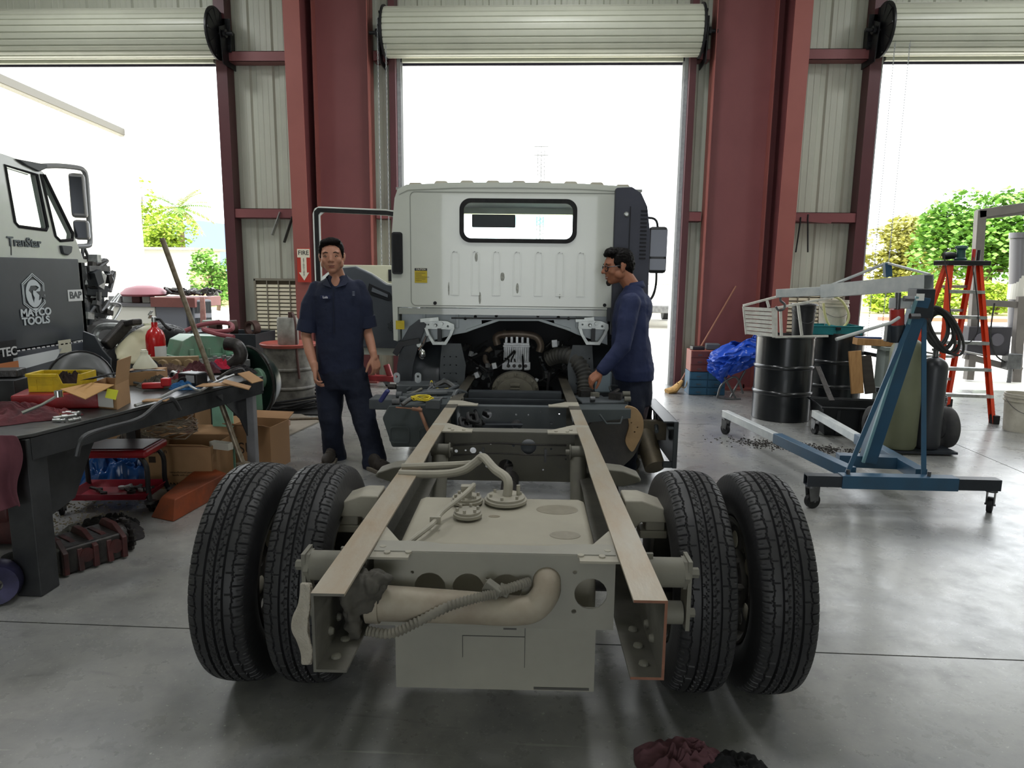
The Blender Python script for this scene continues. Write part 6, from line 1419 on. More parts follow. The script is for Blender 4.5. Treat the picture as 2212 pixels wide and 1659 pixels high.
q=MB();r=.07;q.lathe([(0,0),(r*.9,0),(r,.012),(r,.19),(r*.95,.22),(r*.75,.255),(r*.4,.275),(.022,.285),(.022,.32),(0,.32)],(0,0,0),'z',32);q.build('cylinder',mk('extinguisher_red','#c0181c',.25,coat=.4),fe,smooth=.7)
q=MB();q.cyl((0,0,.31),(0,0,.36),.018,n=12);q.bar((-.03,-.01,.35),(.02,-.07,.38),.02,.008);q.bar((-.03,-.01,.375),(.03,-.07,.41),.02,.008);q.build('valve_lever',M_alu,fe,bevel=.002)
q=MB();q.tube(smoothpath([(.02,0,.34),(.06,-.02,.34),(.11,-.05,.30),(.16,-.07,.27)],6),[.010]*13+[.013]*6,8);q.build('discharge_hose',M_rub,fe,smooth=SM)
q=MB();q.grid(lambda u,v:((r+.001)*math.cos(-1.2+1.6*u),(r+.001)*math.sin(-1.2+1.6*u),.03+.11*v),10,2);q.build('label',mk('paper_white','#d5d5d2',.7),fe,smooth=1)
# mid/far bench clutter
lab=[('maroon rag bunched beside the black charger','#6b2d35',(400,822),(.075,.06,.05)),('bright pink-red rag near the far end of the bench','#c02a47',(478,798),(.075,.055,.05)),('dark maroon rag behind the leaning pole on the bench','#4a2429',(432,808),(.12,.08,.06)),('blue work gloves crumpled in front of the charger','#245a8c',(400,842),(.09,.06,.035)),('olive grey rag folded over the red clamp','#4b463c',(350,838),(.13,.08,.05)),('dark brown oily rag left of the charger','#33262a',(330,815),(.12,.10,.06)),('black oily rag at the far right corner of the bench','#1d1b1d',(522,808),(.09,.07,.04)),('faded purple rag in the middle of the bench','#57404f',(455,800),(.08,.06,.04)),('charcoal rag by the extinguisher base','#26252a',(318,800),(.10,.08,.05)),('dusty brown cloth far along the bench','#5d4a40',(370,803),(.10,.07,.04))]
for k,(lb,col,(px,py),r) in enumerate(lab): lump('glove' if 'glove' in lb else 'shop_rag',lb,'glove' if 'glove' in lb else 'rag',B_(px,py)+Vector((-.02,.04,0)),r,mk('rag_%d'%k,col,.9,scale=8),30+k,.03,.005)
c=B_(428,838)+Vector((-.04,.02,.055));q=MB();q.box(c,(.14,.10,.08),rz=-.2);q.cyl(c+Vector((-.03,-.05,-.03)),c+Vector((-.03,.05,-.03)),.05,n=20);bc=it('battery_charger','black battery charger with pale label in the middle of the bench','charger',q,M_blk,.01)
q=MB();q.box(c+Vector((.01,-.053,.005)),(.06,.004,.045),rz=-.2);q.build('charger_label',mk('label_grey','#8f9193',.6),bc)
q=MB();c=B_(345,845)+Vector((-.05,.02,.03));q.box(c,(.12,.05,.035),rz=.4);q.box(c+Vector((.07,.02,.02)),(.05,.05,.05),rz=.2);it('red_clamp','red cast clamp under olive rag on the bench','clamp',q,mk('clamp_red','#b21f24',.4),.008)
def bar_(lb,pts,r,mat=M_chrome,cat='bar',nm='metal_rod'): q=MB();q.tube(smoothpath(pts,5),r,8);return it(nm,lb,cat,q,mat,0,.6)
bar_('long bent silver rod along the bench edge, mid section',[B_(292,876,.015),B_(340,862,.02),B_(380,842,.03),B_(408,832,.03)],.009,M_alu)
bar_('bent silver pry bar continuing toward the far bench end',[B_(408,832,.03),B_(432,843,.02),B_(460,828,.02),B_(505,810,.03)],.008,M_alu)
bar_('dark hooked steel rod at far bench end',[B_(470,818,.05),B_(500,800,.08),B_(520,795,.07),B_(528,803,.03)],.009,M_iron)
for k in range(26):
    px=rr.uniform(310,500);py=rr.uniform(800,836)-(px-310)*.02;c=B_(px,py,.015)+Vector((rr.uniform(-.3,0),0,0));c.y=min(c.y,b.y-.12);c.x=max(c.x,b.x-bw+.1);q=MB();L_=rr.uniform(.04,.13);a_=rr.uniform(0,3);typ=rr.random()
    if typ<.5:
        q.bar(c,c+Vector((L_*math.cos(a_),L_*math.sin(a_),rr.uniform(0,.02))),.018,.014);q.cyl(c-Vector((0,0,.01)),c+Vector((0,0,.012)),.018,n=8)
    else: q.cyl(c,c+Vector((L_*.5*math.cos(a_),L_*.5*math.sin(a_),.01)),.018,n=12)
    it('hand_tool','small greasy hand tool in the jumble at the far half of the bench','tool',q,rr.choice((M_iron,M_steel,M_alu,M_blk)),.003,None,'jumbled tools on the far half of the bench')
for k,(px,py,w_,d_,rz_,ry_,lb) in enumerate(((515,838,.16,.12,.3,.3,'torn cardboard piece drooping off the far bench corner'),(470,838,.2,.12,.1,-.05,'flat yellowish cardboard tray under the bent rod'),(545,822,.12,.12,-.2,.5,'folded cardboard flap at the very end of the bench'),(340,872,.12,.06,.2,0,'thin cardboard strip near the open box'))):
    q=MB();q.box(B_(px,py-6,.03)+Vector((-.02,.02,0)),(w_,d_,.006),rz=rz_,ry=ry_);it('cardboard_piece',lb,'cardboard',q,M_card,0)
# green diesel engine behind the bench
M_ge=mk('engine_green','#6aa283',.45,col2='#8c978c',scale=6,amt=.42,bump=.1)
ge=thing('diesel_engine','green-painted diesel engine with silver head standing behind the far bench end','engine',(-3.0,5.3,0));W2L[ge.name]=ge.matrix_world.inverted()
ga=W(390,775,5.2);gb=W(530,775,5.6);d=(gb-ga).normalized();n_=Vector((-d.y,d.x,0))
q=MB();M=Matrix.Translation((ga.x,ga.y,0))@Matrix.Rotation(math.atan2(d.y,d.x),4,'Z');L_=(gb-ga).length
q.bb(0,L_,0,.35,.1,.72,M);q.build('engine_block',M_iron,ge,bevel=.01)
q=MB()
q.plate([(0,.80),(.04,.93),(.12,.975),(L_-.1,.975),(L_-.02,.92),(L_,.80)],[],tuple(M@Vector((0,.17,0))),tuple(d),(0,0,1),.26);q.bb(-.02,L_+.02,.02,.32,.785,.81,M)
for k in range(4): q.cyl(M@Vector((.1+k*L_/4,.03,.8)),M@Vector((.1+k*L_/4,.03,.86)),.02,n=10)
q.build('valve_cover',M_ge,ge,bevel=.006)
q=MB();q.bb(0,L_,-.02,.32,.68,.785,M)
for k in range(7): q.bb(.04+k*L_/7,.09+k*L_/7,-.05,-.02,.69,.75,M);q.bb(.02+k*L_/7,.05+k*L_/7,-.03,0,.77,.80,M)
q.build('cylinder_head',M_alu,ge,bevel=.004)
q=MB();q.tube(smoothpath([W(500,790,5.0),W(520,770,5.0),W(512,748,5.0),W(488,742,5.0)],6),[.05]*19,14);q.build('exhaust_elbow',M_iron,ge,smooth=SM)
q=MB();q.lathe([(0,0),(.05,0),(.055,.01),(.05,.03),(0,.035)],W(452,700,5.45),'z',20);q.build('filler_cap',mk('cap_pale','#8fa393',.5),ge,smooth=SM)
hosep=[W(400,715,5.3),W(430,703,5.35),W(470,697,5.4),W(498,700,5.4),W(500,712,5.3),W(470,716,5.3),W(440,712,5.3),W(470,722,5.25),W(505,728,5.2)]
bar_('dusty red air hose coiled over the green engine',hosep,.018,mk('hose_red','#8f4a52',.6),'hose','air_hose')
# flywheel / green cooling fan housing beyond bench end
fh=thing('flywheel_housing','large round black and green engine housing beyond the bench end','housing',(-2.75,5.7,0));W2L[fh.name]=fh.matrix_world.inverted()
c=W(545,825,5.75);q=MB();q.lathe([(.0,.14),(.2,.14),(.25,.08),(.27,.02),(.305,.0),(.305,-.05),(.0,-.06)],(0,0,0),'y',44,Matrix.Translation(Vector((c.x,c.y,max(c.z,.36))))@Matrix.Rotation(-.5,4,'Z'));q.build('housing_shell',mk('housing_dark_green','#142c24',.3,col2='#0c1413',scale=5,amt=.5),fh,smooth=.6)
q=MB();q.tube([Matrix.Translation(Vector((c.x,c.y-.06,max(c.z,.36))))@Matrix.Rotation(-.5,4,'Z')@Vector((.31*math.cos(t),0,.31*math.sin(t))) for t in [2*PI*k/40 for k in range(40)]],.012,6,closed=True);q.build('rim_flange',M_iron,fh)
q=MB();q.cyl(c+Vector((.1,-.15,.05)),c+Vector((.16,-.05,.05)),.09,n=18);q.box(c+Vector((.1,-.12,-.14)),(.08,.05,.16),rz=.3);q.build('green_cover',M_ge,fh,bevel=.01)
q=MB();q.bb(c.x-.2,c.x+.2,c.y-.1,c.y+.1,.0,.08);q.build('housing_foot',M_iron,fh)
q=MB();q.bb(W(455,850,4.9).x,W(500,850,4.9).x,4.9,4.912,.0,W(475,826,4.9).z);gp=it('green_panel','pale green painted sheet propped under the far end of the bench','panel',q,mk('panel_mint','#9fd6bb',.5,col2='#7aa893',scale=6,amt=.4),.002)
# semi tractor
XS=-4.15
semi=thing('semi_truck','white semi truck tractor with hood open, parked in the left doorway','truck',(-5.2,6.3,0));W2L[semi.name]=semi.matrix_world.inverted()
M_sw=mk('semi_white','#c3c5c0',.25,col2='#b4b7b3',scale=2,amt=.4,coat=.4)
S_=lambda px,py:SX(px,py,XS)
ys=[(-60,318),(0,333),(35,345),(72,362),(86,372),(150,500),(175,563),(-60,553)]
pts=[S_(*p) for p in ys];win=[(S_(*p)) for p in ((2,357),(72,378),(95,490),(92,497),(32,489),(24,480))];win2=[(S_(*p)) for p in ((80,376),(88,378),(150,505),(149,518),(122,520),(112,510))]
q=MB();q.plate([(p.y,p.z) for p in pts],[[(p.y,p.z) for p in win],[(p.y,p.z) for p in win2]],(XS,0,0),(0,1,0),(0,0,1),.06)
q.build('cab_side',M_sw,semi,bevel=.01)
yB,yF=pts[0].y,pts[6].y
q=MB();q.bb(XS-2.2,XS-.03,yB,yB+.05,.9,pts[0].z);q.bb(XS-2.2,XS-2.15,yB,yF,.9,2.2);q.plate([(pts[0].y,pts[0].z),(pts[3].y,pts[3].z),(pts[3].y,pts[3].z-.06),(pts[0].y,pts[0].z-.06)],[],(XS-1.1,0,0),(0,1,0),(0,0,1),2.1)
q.bb(XS-2.2,XS,yF-.05,yF,.7,1.55);q.bb(XS-.06,XS-.0,yB,yF,.75,pts[-1].z+.01);q.build('cab_shell',M_sw,semi)
q=MB();
for w_ in (win,win2): q.plate([(p.y,p.z) for p in w_],[],(XS,0,0),(0,1,0),(0,0,1),.006)
q.build('side_window',M_glass,semi)
for w_ in (win,win2):
    q=MB();q.tube([p+Vector((.03,0,0)) for p in w_],.014,6,closed=True);q.build('window_trim',M_blk,semi)
q=MB();q.bar(S_(-40,553)+Vector((.035,0,0)),S_(176,564)+Vector((.035,0,0)),.03,.03);q.build('door_sill_lip',M_sw,semi)
q=MB();q.bar(S_(15,520)+Vector((.032,0,0)),S_(16,556)+Vector((.032,0,0)),.004,.006,up=(0,1,0));q.build('door_gap',M_blk,semi)
letters('script_emblem','TranStar',.10,tuple(S_(44,524)+Vector((.035,0,0))),(0,1,0),(0,0,1),mk('emblem_grey','#3c4148',.3,.5),semi,.004,bold=.002)
q=MB();q.bb(XS-.9,XS-.85,S_(-30,400).y,S_(120,400).y,S_(60,410).z,S_(60,360).z+.1);q.build('inner_panel',M_int,semi);q=MB();q.box(S_(-30,500)+Vector((-.6,.3,0)),(.5,.5,.7));q.box(S_(10,480)+Vector((-.9,.4,-.1)),(.5,.4,.5));q.build('seat',M_int,semi,bevel=.05)  # upright dark panel added inside to darken the upper side window
ma=thing if 0 else None
q=MB();q.tube(smoothpath([S_(78,360),S_(120,358),S_(165,362),S_(180,368),S_(186,385),S_(190,440),S_(194,505),S_(194,525),S_(188,531),S_(150,533),S_(125,535)],4),.022,10);mr_=q.build('mirror_bracket',mk('mirror_tube','#8e9092',.4,.4),semi,smooth=SM)
for k in range(1): pass
q=MB();p=S_(30,348);q.plate([(S_(*a_).y,S_(*a_).z) for a_ in ((22,343),(60,350),(90,356),(88,364),(72,371),(40,356))],[],(XS+.03,0,0),(0,1,0),(0,0,1),.05);q.build('mirror_mount',M_bk2,semi,bevel=.01);q=MB();q.plate([(S_(*a_).y,S_(*a_).z) for a_ in ((120,530),(145,532),(143,545),(135,552),(124,548))],[],(XS+.03,0,0),(0,1,0),(0,0,1),.05);q.build('mirror_mount',M_bk2,semi,bevel=.01)
for pxy,hh,ww in (((169,423),.38,.10),((177,497),.17,.13)):
    c=S_(*pxy);q=MB();q.box(c,(.12,ww,hh),rz=.5);m_=q.build('mirror',mk('mirror_shell','#8b8a8a',.35,.3),semi,bevel=.025)
    q=MB();q.box(c+Vector((.025,-.055,0)),(.09,.012,hh*.82),rz=.5);q.build('mirror_glass',mk('mirror_dark_reflection','#4b5058',.08,1.),m_)
# black side panel with crest and tool lettering
XP=-3.78;P_=lambda px,py:SX(px,py,XP)
tc2=thing('tool_cabinet','tall black tool cabinet panel with hexagon crest and white block lettering at left edge','cabinet',(-4,5,0));W2L[tc2.name]=tc2.matrix_world.inverted()
y0_,y1_=P_(-90,700).y,P_(182,700).y;zt6=P_(100,558).z;zm=P_(100,746).z;zb6=P_(100,800).z
M_tc=mk('cabinet_black_vinyl','#2b2f35',.42,col2='#353a40',scale=3,amt=.42,bump=.04)
q=MB();q.bb(XP-.28,XP,y0_,y1_,zm,zt6);q.build('upper_body',M_tc,tc2,bevel=.008)
q=MB();q.bb(XP-.28,XP+.01,y0_,y1_,.0,zm-.012);q.build('lower_body',mk('cabinet_blue_black','#232833',.4,col2='#2d3340',scale=3,amt=.4),tc2,bevel=.008)
q=MB();k=y0_
while k<y1_-.03: q.bb(XP+.008,XP+.014,k,k+.03,zm-.012,zm-.003);k+=.05
q.build('dashed_edge',mk('dash_white','#c9cacb',.5),tc2)
F_=XP+.004
def hexo(c,r,sq=.86): return [(c.y+r*sq*math.cos(math.radians(30+60*k)),c.z+r*math.sin(math.radians(30+60*k))) for k in range(6)]
c=P_(72,634);R0=(P_(72,590).z-c.z)
M_lg=mk('logo_pale_grey','#b9c0c4',.5)
q=MB();q.plate(hexo(c,R0),[hexo(c,R0*.955)],(F_,0,0),(0,1,0),(0,0,1),.004);q.plate(hexo(c,R0*.90),[hexo(c,R0*.86)],(F_,0,0),(0,1,0),(0,0,1),.004)
q.build('crest_outline',M_lg,tc2)
q=MB();r=R0*.62;k0=[(math.cos(t)*r*.86,math.sin(t)*r*1.1) for t in [2*PI*i/28 for i in range(28)]]
hole=[(-.55,.25),(-.3,.62),(.35,.62),(.62,.45),(.2,.2),(-.05,.25),(-.1,-.05),(.05,-.35),(-.1,-.75),(-.25,-.35),(-.3,.0)]
q.plate([(c.y+a_,c.z+b_) for a_,b_ in k0],[[(c.y+a_*r,c.z+b_*r) for a_,b_ in hole]],(F_,0,0),(0,1,0),(0,0,1),.004);q.build('crest_disc',M_lg,tc2)
q=MB();q.plate([(c.y+.1*r+.62*r*(1 if i%2==0 else .42)*math.cos(PI*i/5+.3),c.z-.05*r+.62*r*(1 if i%2==0 else .42)*math.sin(PI*i/5+.3)) for i in range(10)],[],(F_+.004,0,0),(0,1,0),(0,0,1),.003)
for v in q.v: v.y+=r*.75
q.build('crest_star',M_tc,tc2)
hl=P_(75,670).z-P_(75,696).z
for tw_,py_ in (('MATCO',675),('TOOLS',693)): letters('tool_lettering',tw_,hl*.86,(F_+.001,P_(77,py_).y,P_(77,py_).z),(0,1,0),(0,0,1),M_lg,tc2,.002,bold=.0025,sx=1.15)
c=P_(162,638);q=MB();q.bb(XP,XP+.004,c.y-.085,c.y+.085,c.z-.045,c.z+.045);q.build('round_edge_badge',mk('badge_white','#c6c8c8',.5),tc2)
letters('badge_lettering','BAP',.075,(XP+.0055,c.y,c.z),(0,1,0),(0,0,1),M_tc,tc2,.001,bold=.002,sx=1.1)
c=P_(5,765);q=MB();q.bb(XP+.01,XP+.014,c.y-.28,c.y+.12,c.z-.06,c.z+.09);q.build('decal_black',M_blk,tc2);q=MB();q.bb(XP+.01,XP+.0145,c.y-.28,c.y+.12,c.z-.115,c.z-.06);q.build('decal_orange',mk('decal_orange','#b5734a',.5),tc2)
letters('decal_lettering','3-HYTEC',.085,(XP+.0155,c.y-.05,c.z+.01),(0,1,0),(0,0,1),mk('dash_white','#c9cacb',.5),tc2,.001,bold=.002)
c=P_(137,748);q=MB();q.bb(XP+.01,XP+.014,c.y-.07,c.y+.07,c.z-.05,c.z+.05);q.build('pale_sticker',mk('sticker_cream','#c5c2ae',.6),tc2)
c=P_(75,776);q=MB();q.plate([(c.y-.24,c.z-.06),(c.y+.2,c.z-.03),(c.y+.28,c.z+.05),(c.y-.22,c.z+.035)],[],(XP+.012,0,0),(0,1,0),(0,0,1),.004);q.build('silver_sticker',mk('sticker_silver','#c4c8cb',.35),tc2)
# semi engine bits seen ahead of the cab
rr=random.Random(9)
for k in range(30):
    px=rr.uniform(186,232);py=rr.uniform(548,700);c=SX(px,py,XS-rr.uniform(0,.25));q=MB();s_=rr.uniform(.04,.12)
    if rr.random()<.45: q.box(c,(s_,s_*rr.uniform(.6,1.6),s_*rr.uniform(.5,1.4)),rx=rr.uniform(-.5,.5))
    else: q.tube(smoothpath([c,c+Vector((0,rr.uniform(-.1,.25),rr.uniform(-.2,.15))),c+Vector((0,rr.uniform(-.2,.3),rr.uniform(-.35,.1)))],5),rr.uniform(.012,.03),8)
    q.build('engine_part',rr.choice((M_iron,M_bk2,M_steel,M_steel,M_alu)),semi,bevel=.003)
q=MB();a_=SX(190,555,XS-.3);b_=SX(232,700,XS-.3);q.bb(XS-1.9,XS-.3,min(a_.y,b_.y),max(a_.y,b_.y),.7,1.5);q.build('engine_block',M_bk2,semi,bevel=.02)
q=MB();c=SX(205,600,XS-.02);
for k in range(7): q.bb(XS-.05,XS-.02,c.y-.12+.035*k,c.y-.1+.035*k,c.z-.02,c.z+.10)
q.box(SX(205,580,XS-.05),(.1,.3,.05));q.build('cooler_fins',M_steel,semi)
q=MB();w=tyre_mesh(.50,.28,90,False);tm=Matrix.Translation((XS-.12,7.05,.52))
cy=SX(240,700,XS).y;w.v=[Matrix.Translation((XS-.15,cy+.05,.50))@v for v in w.v];sw=w.build('wheel',mk('tyre_dusty','#575757',.75,col2='#4c4b4a',scale=6,amt=.4),semi,smooth=.6)
q=MB();q.lathe([(0,-.02),(.1,-.02),(.12,.04),(.26,.02),(.29,.1),(.29,-.1),(0,-.1)],(XS-.15,cy+.05,.50),'x',28);q.build('wheel_rim',M_alu,sw,smooth=SM)
# leaning loose tyre behind bench
w=tyre_mesh(.5,.28,330,True);w.v=[Matrix.Translation(Vector((W(338,760,6.0).x,6.0,.5)))@Matrix.Rotation(-.95,4,'Z')@Matrix.Rotation(.12,4,'Y')@v for v in w.v];mz=min(v.z for v in w.v)
for v in w.v: v.z-=mz
it('truck_tyre','loose truck tyre with zigzag tread standing behind the bench, left of the green engine','tyre',w,M_tire,0,.6)
# pale shrouds and grey fender arms
q=MB();q.grid(lambda u,v:tuple(lerp(lerp(W(250,752,5.3),W(335,690,5.6),u),lerp(W(252,775,5.0),W(330,765,5.1),u),v)+Vector((0,0,.06*math.sin(PI*u)*math.sin(PI*v*1.5)))),12,10);it('fan_shroud','beige plastic shroud lying behind the fire extinguisher','shroud',q,mk('shroud_beige','#b7b294',.55,col2='#a39e84',scale=4,amt=.4),0,1,solid=.01)
q=MB();q.grid(lambda u,v:tuple(lerp(lerp(W(310,700,5.5),W(330,770,5.3),v),lerp(W(326,700,5.5),W(338,768,5.3),v),u)+Vector((.05*math.sin(PI*v),0,0))),4,10);it('curved_panel','pale olive curved panel standing between extinguisher and loose tyre','panel',q,mk('panel_olive','#a3a488',.55),0,1,solid=.01)
bar_('chrome tube loop lying above the beige shroud',[W(262,705,5.4),W(225,705,5.4),W(208,716,5.4),W(206,735,5.4),W(222,742,5.4),W(250,740,5.4)],.028,M_alu,'tube','chrome_loop')
q=MB();q.bar(W(228,748,5.2),W(275,698,5.4),.07,.09);q.bar(W(270,700,5.4),W(298,695,5.3),.08,.05);it('suspension_arm','dark grey cast suspension arm behind the fire extinguisher','arm',q,M_iron,.015)
q=MB();q.plate([(a_.x,a_.z) for a_ in (W(180,715,5.1),W(205,725,5.1),W(222,755,5.1),W(240,775,5.1),W(238,900,5.1),W(182,900,5.1))],[],(0,5.1,0),(1,0,0),(0,0,1),.02);it('mud_guard','black curved guard with red edge behind the face shield','guard',q,M_bk2,.004)
for lb,x0_,x1_,yy,h in (('tan cast manifold lying behind the rags on the bench',318,452,780,.05),):
    q=MB();a_=B_(x0_,808)+Vector((-.15,.25,.05));b_=B_(x1_,800)+Vector((-.15,.15,.05));q.bar(a_,b_,.05,.07)
    for k in range(4):
        c=lerp(a_,b_,.12+.25*k);q.cyl(c+Vector((0,-.03,-.02)),c+Vector((0,-.06,-.02)),.04,n=8)
    it('manifold',lb,'manifold',q,mk('manifold_tan','#9b8462',.6,col2='#7a6548',scale=8,amt=.4),.006)
# grimy drum with filter can
M_gd=mk('drum_grimy','#4a4742',.55,col2='#8c8880',scale=9,amt=.42,detail=9)
gd=drum('waste_drum','grimy stained steel drum with red funnel rim standing left of the standing man',(-2.82,7.4,0),.26,.66,M_gd,group=None)
q=MB();q.lathe([(.24,.655),(.285,.66),(.30,.69),(.29,.70),(.24,.68),(.19,.672),(0,.672)],(0,0,0),'z',40);q.build('red_funnel_rim',mk('rim_red','#b0564a',.45,col2='#8e3f38',scale=8,amt=.4),gd,smooth=.7)
fc=thing('pump_canister','stained grey canister with hand pump standing on the grimy drum','canister',(-2.80,7.35,.685));q=MB();q.lathe([(0,0),(.105,0),(.11,.01),(.11,.27),(.1,.29),(0,.29)],(0,0,0),'z',28);q.build('canister_body',mk('canister_grime','#a3a29b',.5,col2='#5d5b55',scale=8,amt=.45),fc,smooth=.6)
q=MB();q.tube(smoothpath([(.02,0,.28),(.06,-.03,.33),(.11,-.1,.31),(.14,-.14,.2),(.15,-.16,-.1),(.17,-.17,-.35)],5),.013,8);q.cyl((.05,-.03,.28),(.05,-.03,.35),.03,n=12);q.build('pump_hose',mk('pump_rust','#4b302c',.6),fc,smooth=SM)
q=MB()
for k in range(6):
    q.tube([(-2.78+(.34+.02*k+.02*math.sin(3*t+k))*math.cos(t),7.3+(.30+.015*k)*math.sin(t),.03+.03*(k%4)+.035*max(0,math.cos(t))*k*.5) for t in [2*PI*i/40 for i in range(40)]],.013,7,closed=True)
it('hose_coil','black hose coiled on the floor around the grimy drum','hose',q,M_rub,0,.6)
q=MB();q.bb(-3.15,-2.35,6.9,7.75,.0,.015);it('drip_mat','black rubber mat under the grimy drum','mat',q,M_rub,.003)
# black bin and scrap by the wall behind the bench end
q=MB();tub(q,.34,.26,.36,.28,.78,.015);q.v=[Matrix.Translation((-3.55,7.7,0))@v for v in q.v];it('scrap_bin','black rectangular scrap bin by the wall, left of grimy drum','bin',q,M_bk2,.004)
for k,(dx,lb) in enumerate(((-.22,'rusty ring on left end of the scrap bin'),(-.02,'rusty cup on the scrap bin, middle one'),(.2,'rusty ring on the scrap bin nearest the grimy drum'))):
    q=MB();q.lathe([(.06,-.04),(.085,-.04),(.09,.04),(.06,.04)],(0,0,0),'x',18,Matrix.Translation((-3.5+dx,7.6,.83))@Matrix.Rotation(k*.6,4,'Z'),closed=True);it('bearing_ring',lb,'ring',q,mk('ring_rusty','#4f3a34',.6,.4),0,.6)
# floor mat and lumber
q=MB();q.plate([(G(*p).x,G(*p).y) for p in ((430,985),(560,972),(690,912),(640,893),(560,900),(470,935))],[],(0,0,.008),(1,0,0),(0,1,0),.012);it('floor_mat','worn flat brown plywood mat on the floor by the bench end','mat',q,mk('plywood_worn','#8a8173',.85,col2='#6d655a',scale=3,amt=.5),0)
plank('short thick timber on edge across the mat near the bench leg',G(545,948,.07),G(612,912,.07),.14,.05,mk('timber_pinkish','#8d6a52',.7,col2='#74553f',scale=4,amt=.5),up=(0,0,1))
plank('pale pine stick lying beyond the thick timber',G(545,905,.02),G(620,902,.02),.05,.04,M_wood,up=(0,0,1))
plank('long brown board under the hose coil by the drum',G(560,908,.015),G(690,905,.015),.06,.03,M_dirtw,up=(0,0,1))
# under the bench: cartons, bag, stool, block, housing
def carton(label,p,w,d,h,rz=0,lid=True,mat=M_card,marks=None):
    t=thing('carton',label,'box',p,rz);q=MB();tub(q,w/2,d/2,w/2,d/2,h,.005);q.build('carton_body',mat,t)
    if lid:
        for s_ in (-1,1):
            q=MB();q.box((0,s_*(d/2+d*.16),h+.02),(w*.98,d*.36,.005),rx=s_*.35);q.build('carton_flap',mat,t)
    if marks:
        for (tx_,sz,x,z) in marks: letters('carton_print',tx_,sz,(x,-d/2-.002,z),(1,0,0),(0,0,1),mk('print_dark','#3a2c22',.8),t,.0006)
        q=MB();q.bb(-w*.42,-w*.32,-d/2-.003,-d/2-.0005,h*.62,h*.76);q.build('printed_square',mk('print_dark','#3a2c22',.8),t)
    return t
G1=G(350,1050);carton('large open cardboard carton with dark printing under the bench',(-2.50,4.62,0),.46,.36,.30,.05,True,M_card,[('Reman',.045,-.13,.265),('REMAN',.045,-.08,.03),('remanufactured parts',.018,.02,.12),('handle with care',.018,.02,.10)])
carton('tall brown carton standing behind the printed one, under bench',(-3.0,5.05,0),.75,.3,.52,.1,False)
carton('cardboard carton with black print leaning at the far leg',(-2.17,5.05,0),.32,.3,.34,-.1,True,mk('cardboard_dull','#9a7654',.8),[('SU',.12,-.03,.17)])
q=MB();q.box(G(545,975,.12)+Vector((-.06,0,0)),(.34,.012,.26),ry=.4,rx=-.5);it('cardboard_sheet','pale cardboard sheet propped at the foot of the leaning pole','cardboard',q,mk('cardboard_pale','#b59f84',.8),0)
q=MB();q.box(G(500,950,.2)+Vector((0,0,.12)),(.22,.16,.006),rz=.3,rx=.7);it('cardboard_sheet','torn brown cardboard flap above the far carton','cardboard',q,M_card,0)
q=MB();q.box(G(478,962,.3),(.16,.05,.05),rz=-.3);it('small_carton','small white printed carton lying on the far boxes','carton',q,mk('carton_white','#c2beb2',.7),.002)
q=MB();rr=random.Random(8)
for k in range(14):
    c=Vector((-2.62,4.60,.35+.008*k));q.tube([c+Vector(((.17+rr.uniform(-.03,.03))*math.cos(t),(.11+.02*rr.random())*math.sin(t),.025*math.sin(2*t+k)+.01*rr.random())) for t in [2*PI*i/22 for i in range(22)]],.0045,5,closed=True)
it('wire_coil','tangled coil of grey and red wires on top of the printed carton','wire',q,mk('wire_mixed','#b3a894',.45,col2='#7a4a42',scale=9,amt=.4),0,.8)
lump('plastic_bag','shiny dark blue plastic bag on the floor behind the red stool','bag',(-2.95,4.55,0),(.28,.2,.19),mk('bag_blue','#1d4a86',.2,col2='#163865',scale=5,amt=.4),44)
lump('shop_rag','crumpled clear and brown wrapping beside the wire coil','wrapping',(-2.95,4.72,.0),(.2,.15,.24),mk('wrap_grey','#77736c',.4,col2='#4c4037',scale=8,amt=.5),45)
st=thing('creeper_stool','rolling mechanic stool with red padded seat and parts tray','stool',(-2.70,4.10,0),.12)
q=MB();q.bb(-.26,.26,-.16,.16,.345,.395);q.build('seat',mk('seat_red','#a81f2a',.35,col2='#5f1d20',scale=4,amt=.42),st,bevel=.018)
q=MB();q.bb(-.23,.23,-.13,.13,.396,.401);q.build('seat_top_wear',mk('seat_dark_top','#3a2326',.35,col2='#5c2a2e',scale=5,amt=.45),st,bevel=.004)
for sx in (-1,1):
    for sy in (-1,1):
        q=MB();q.tube(smoothpath([(sx*.2,sy*.11,.345),(sx*.24,sy*.12,.28),(sx*.24,sy*.12,.14),(sx*.25,sy*.13,.07)],5),.015,8);q.build('leg',M_blk,st,smooth=SM);caster((sx*.26,sy*.15,0),st,.03,.075,sx*1.3,.02)
q=MB();M_ty=mk('tray_red','#9a1f33',.4,col2='#6b1a28',scale=6,amt=.4);tub(q,.22,.13,.25,.16,.045,.006);
for v in q.v: v.z+=.075
q.build('tool_tray',M_ty,st)
rr=random.Random(6)
for k in range(9):
    c=st.matrix_world@Vector((rr.uniform(-.17,.17),rr.uniform(-.08,.08),.096));q=MB();a_=rr.uniform(0,3);L_=rr.uniform(.05,.14);q.bar(c,c+Vector((L_*math.cos(a_)*.6,L_*math.sin(a_)*.4,.012)),.02,.015);q.cyl(c-Vector((0,0,.008)),c+Vector((0,0,.012)),.02,n=10)
    it('hand_tool','worn wrench or socket lying in the red stool tray','tool',q,rr.choice((M_steel,M_iron,M_alu)),.003,None,'tools in the stool tray')
cr=G(395,1100);q=MB();cp=[G(325,1118),G(375,1128),G(492,1062),G(440,1040)]
v=[p.copy() for p in cp];tp_=[p+Vector((0,0,.13)) for p in cp];tp_[0]+=Vector((.05,.05,-.01));tp_[1]+=Vector((.0,.03,0));q.add(v+tp_,[(0,3,2,1),(4,5,6,7),(0,1,5,4),(1,2,6,5),(2,3,7,6),(3,0,4,7)])
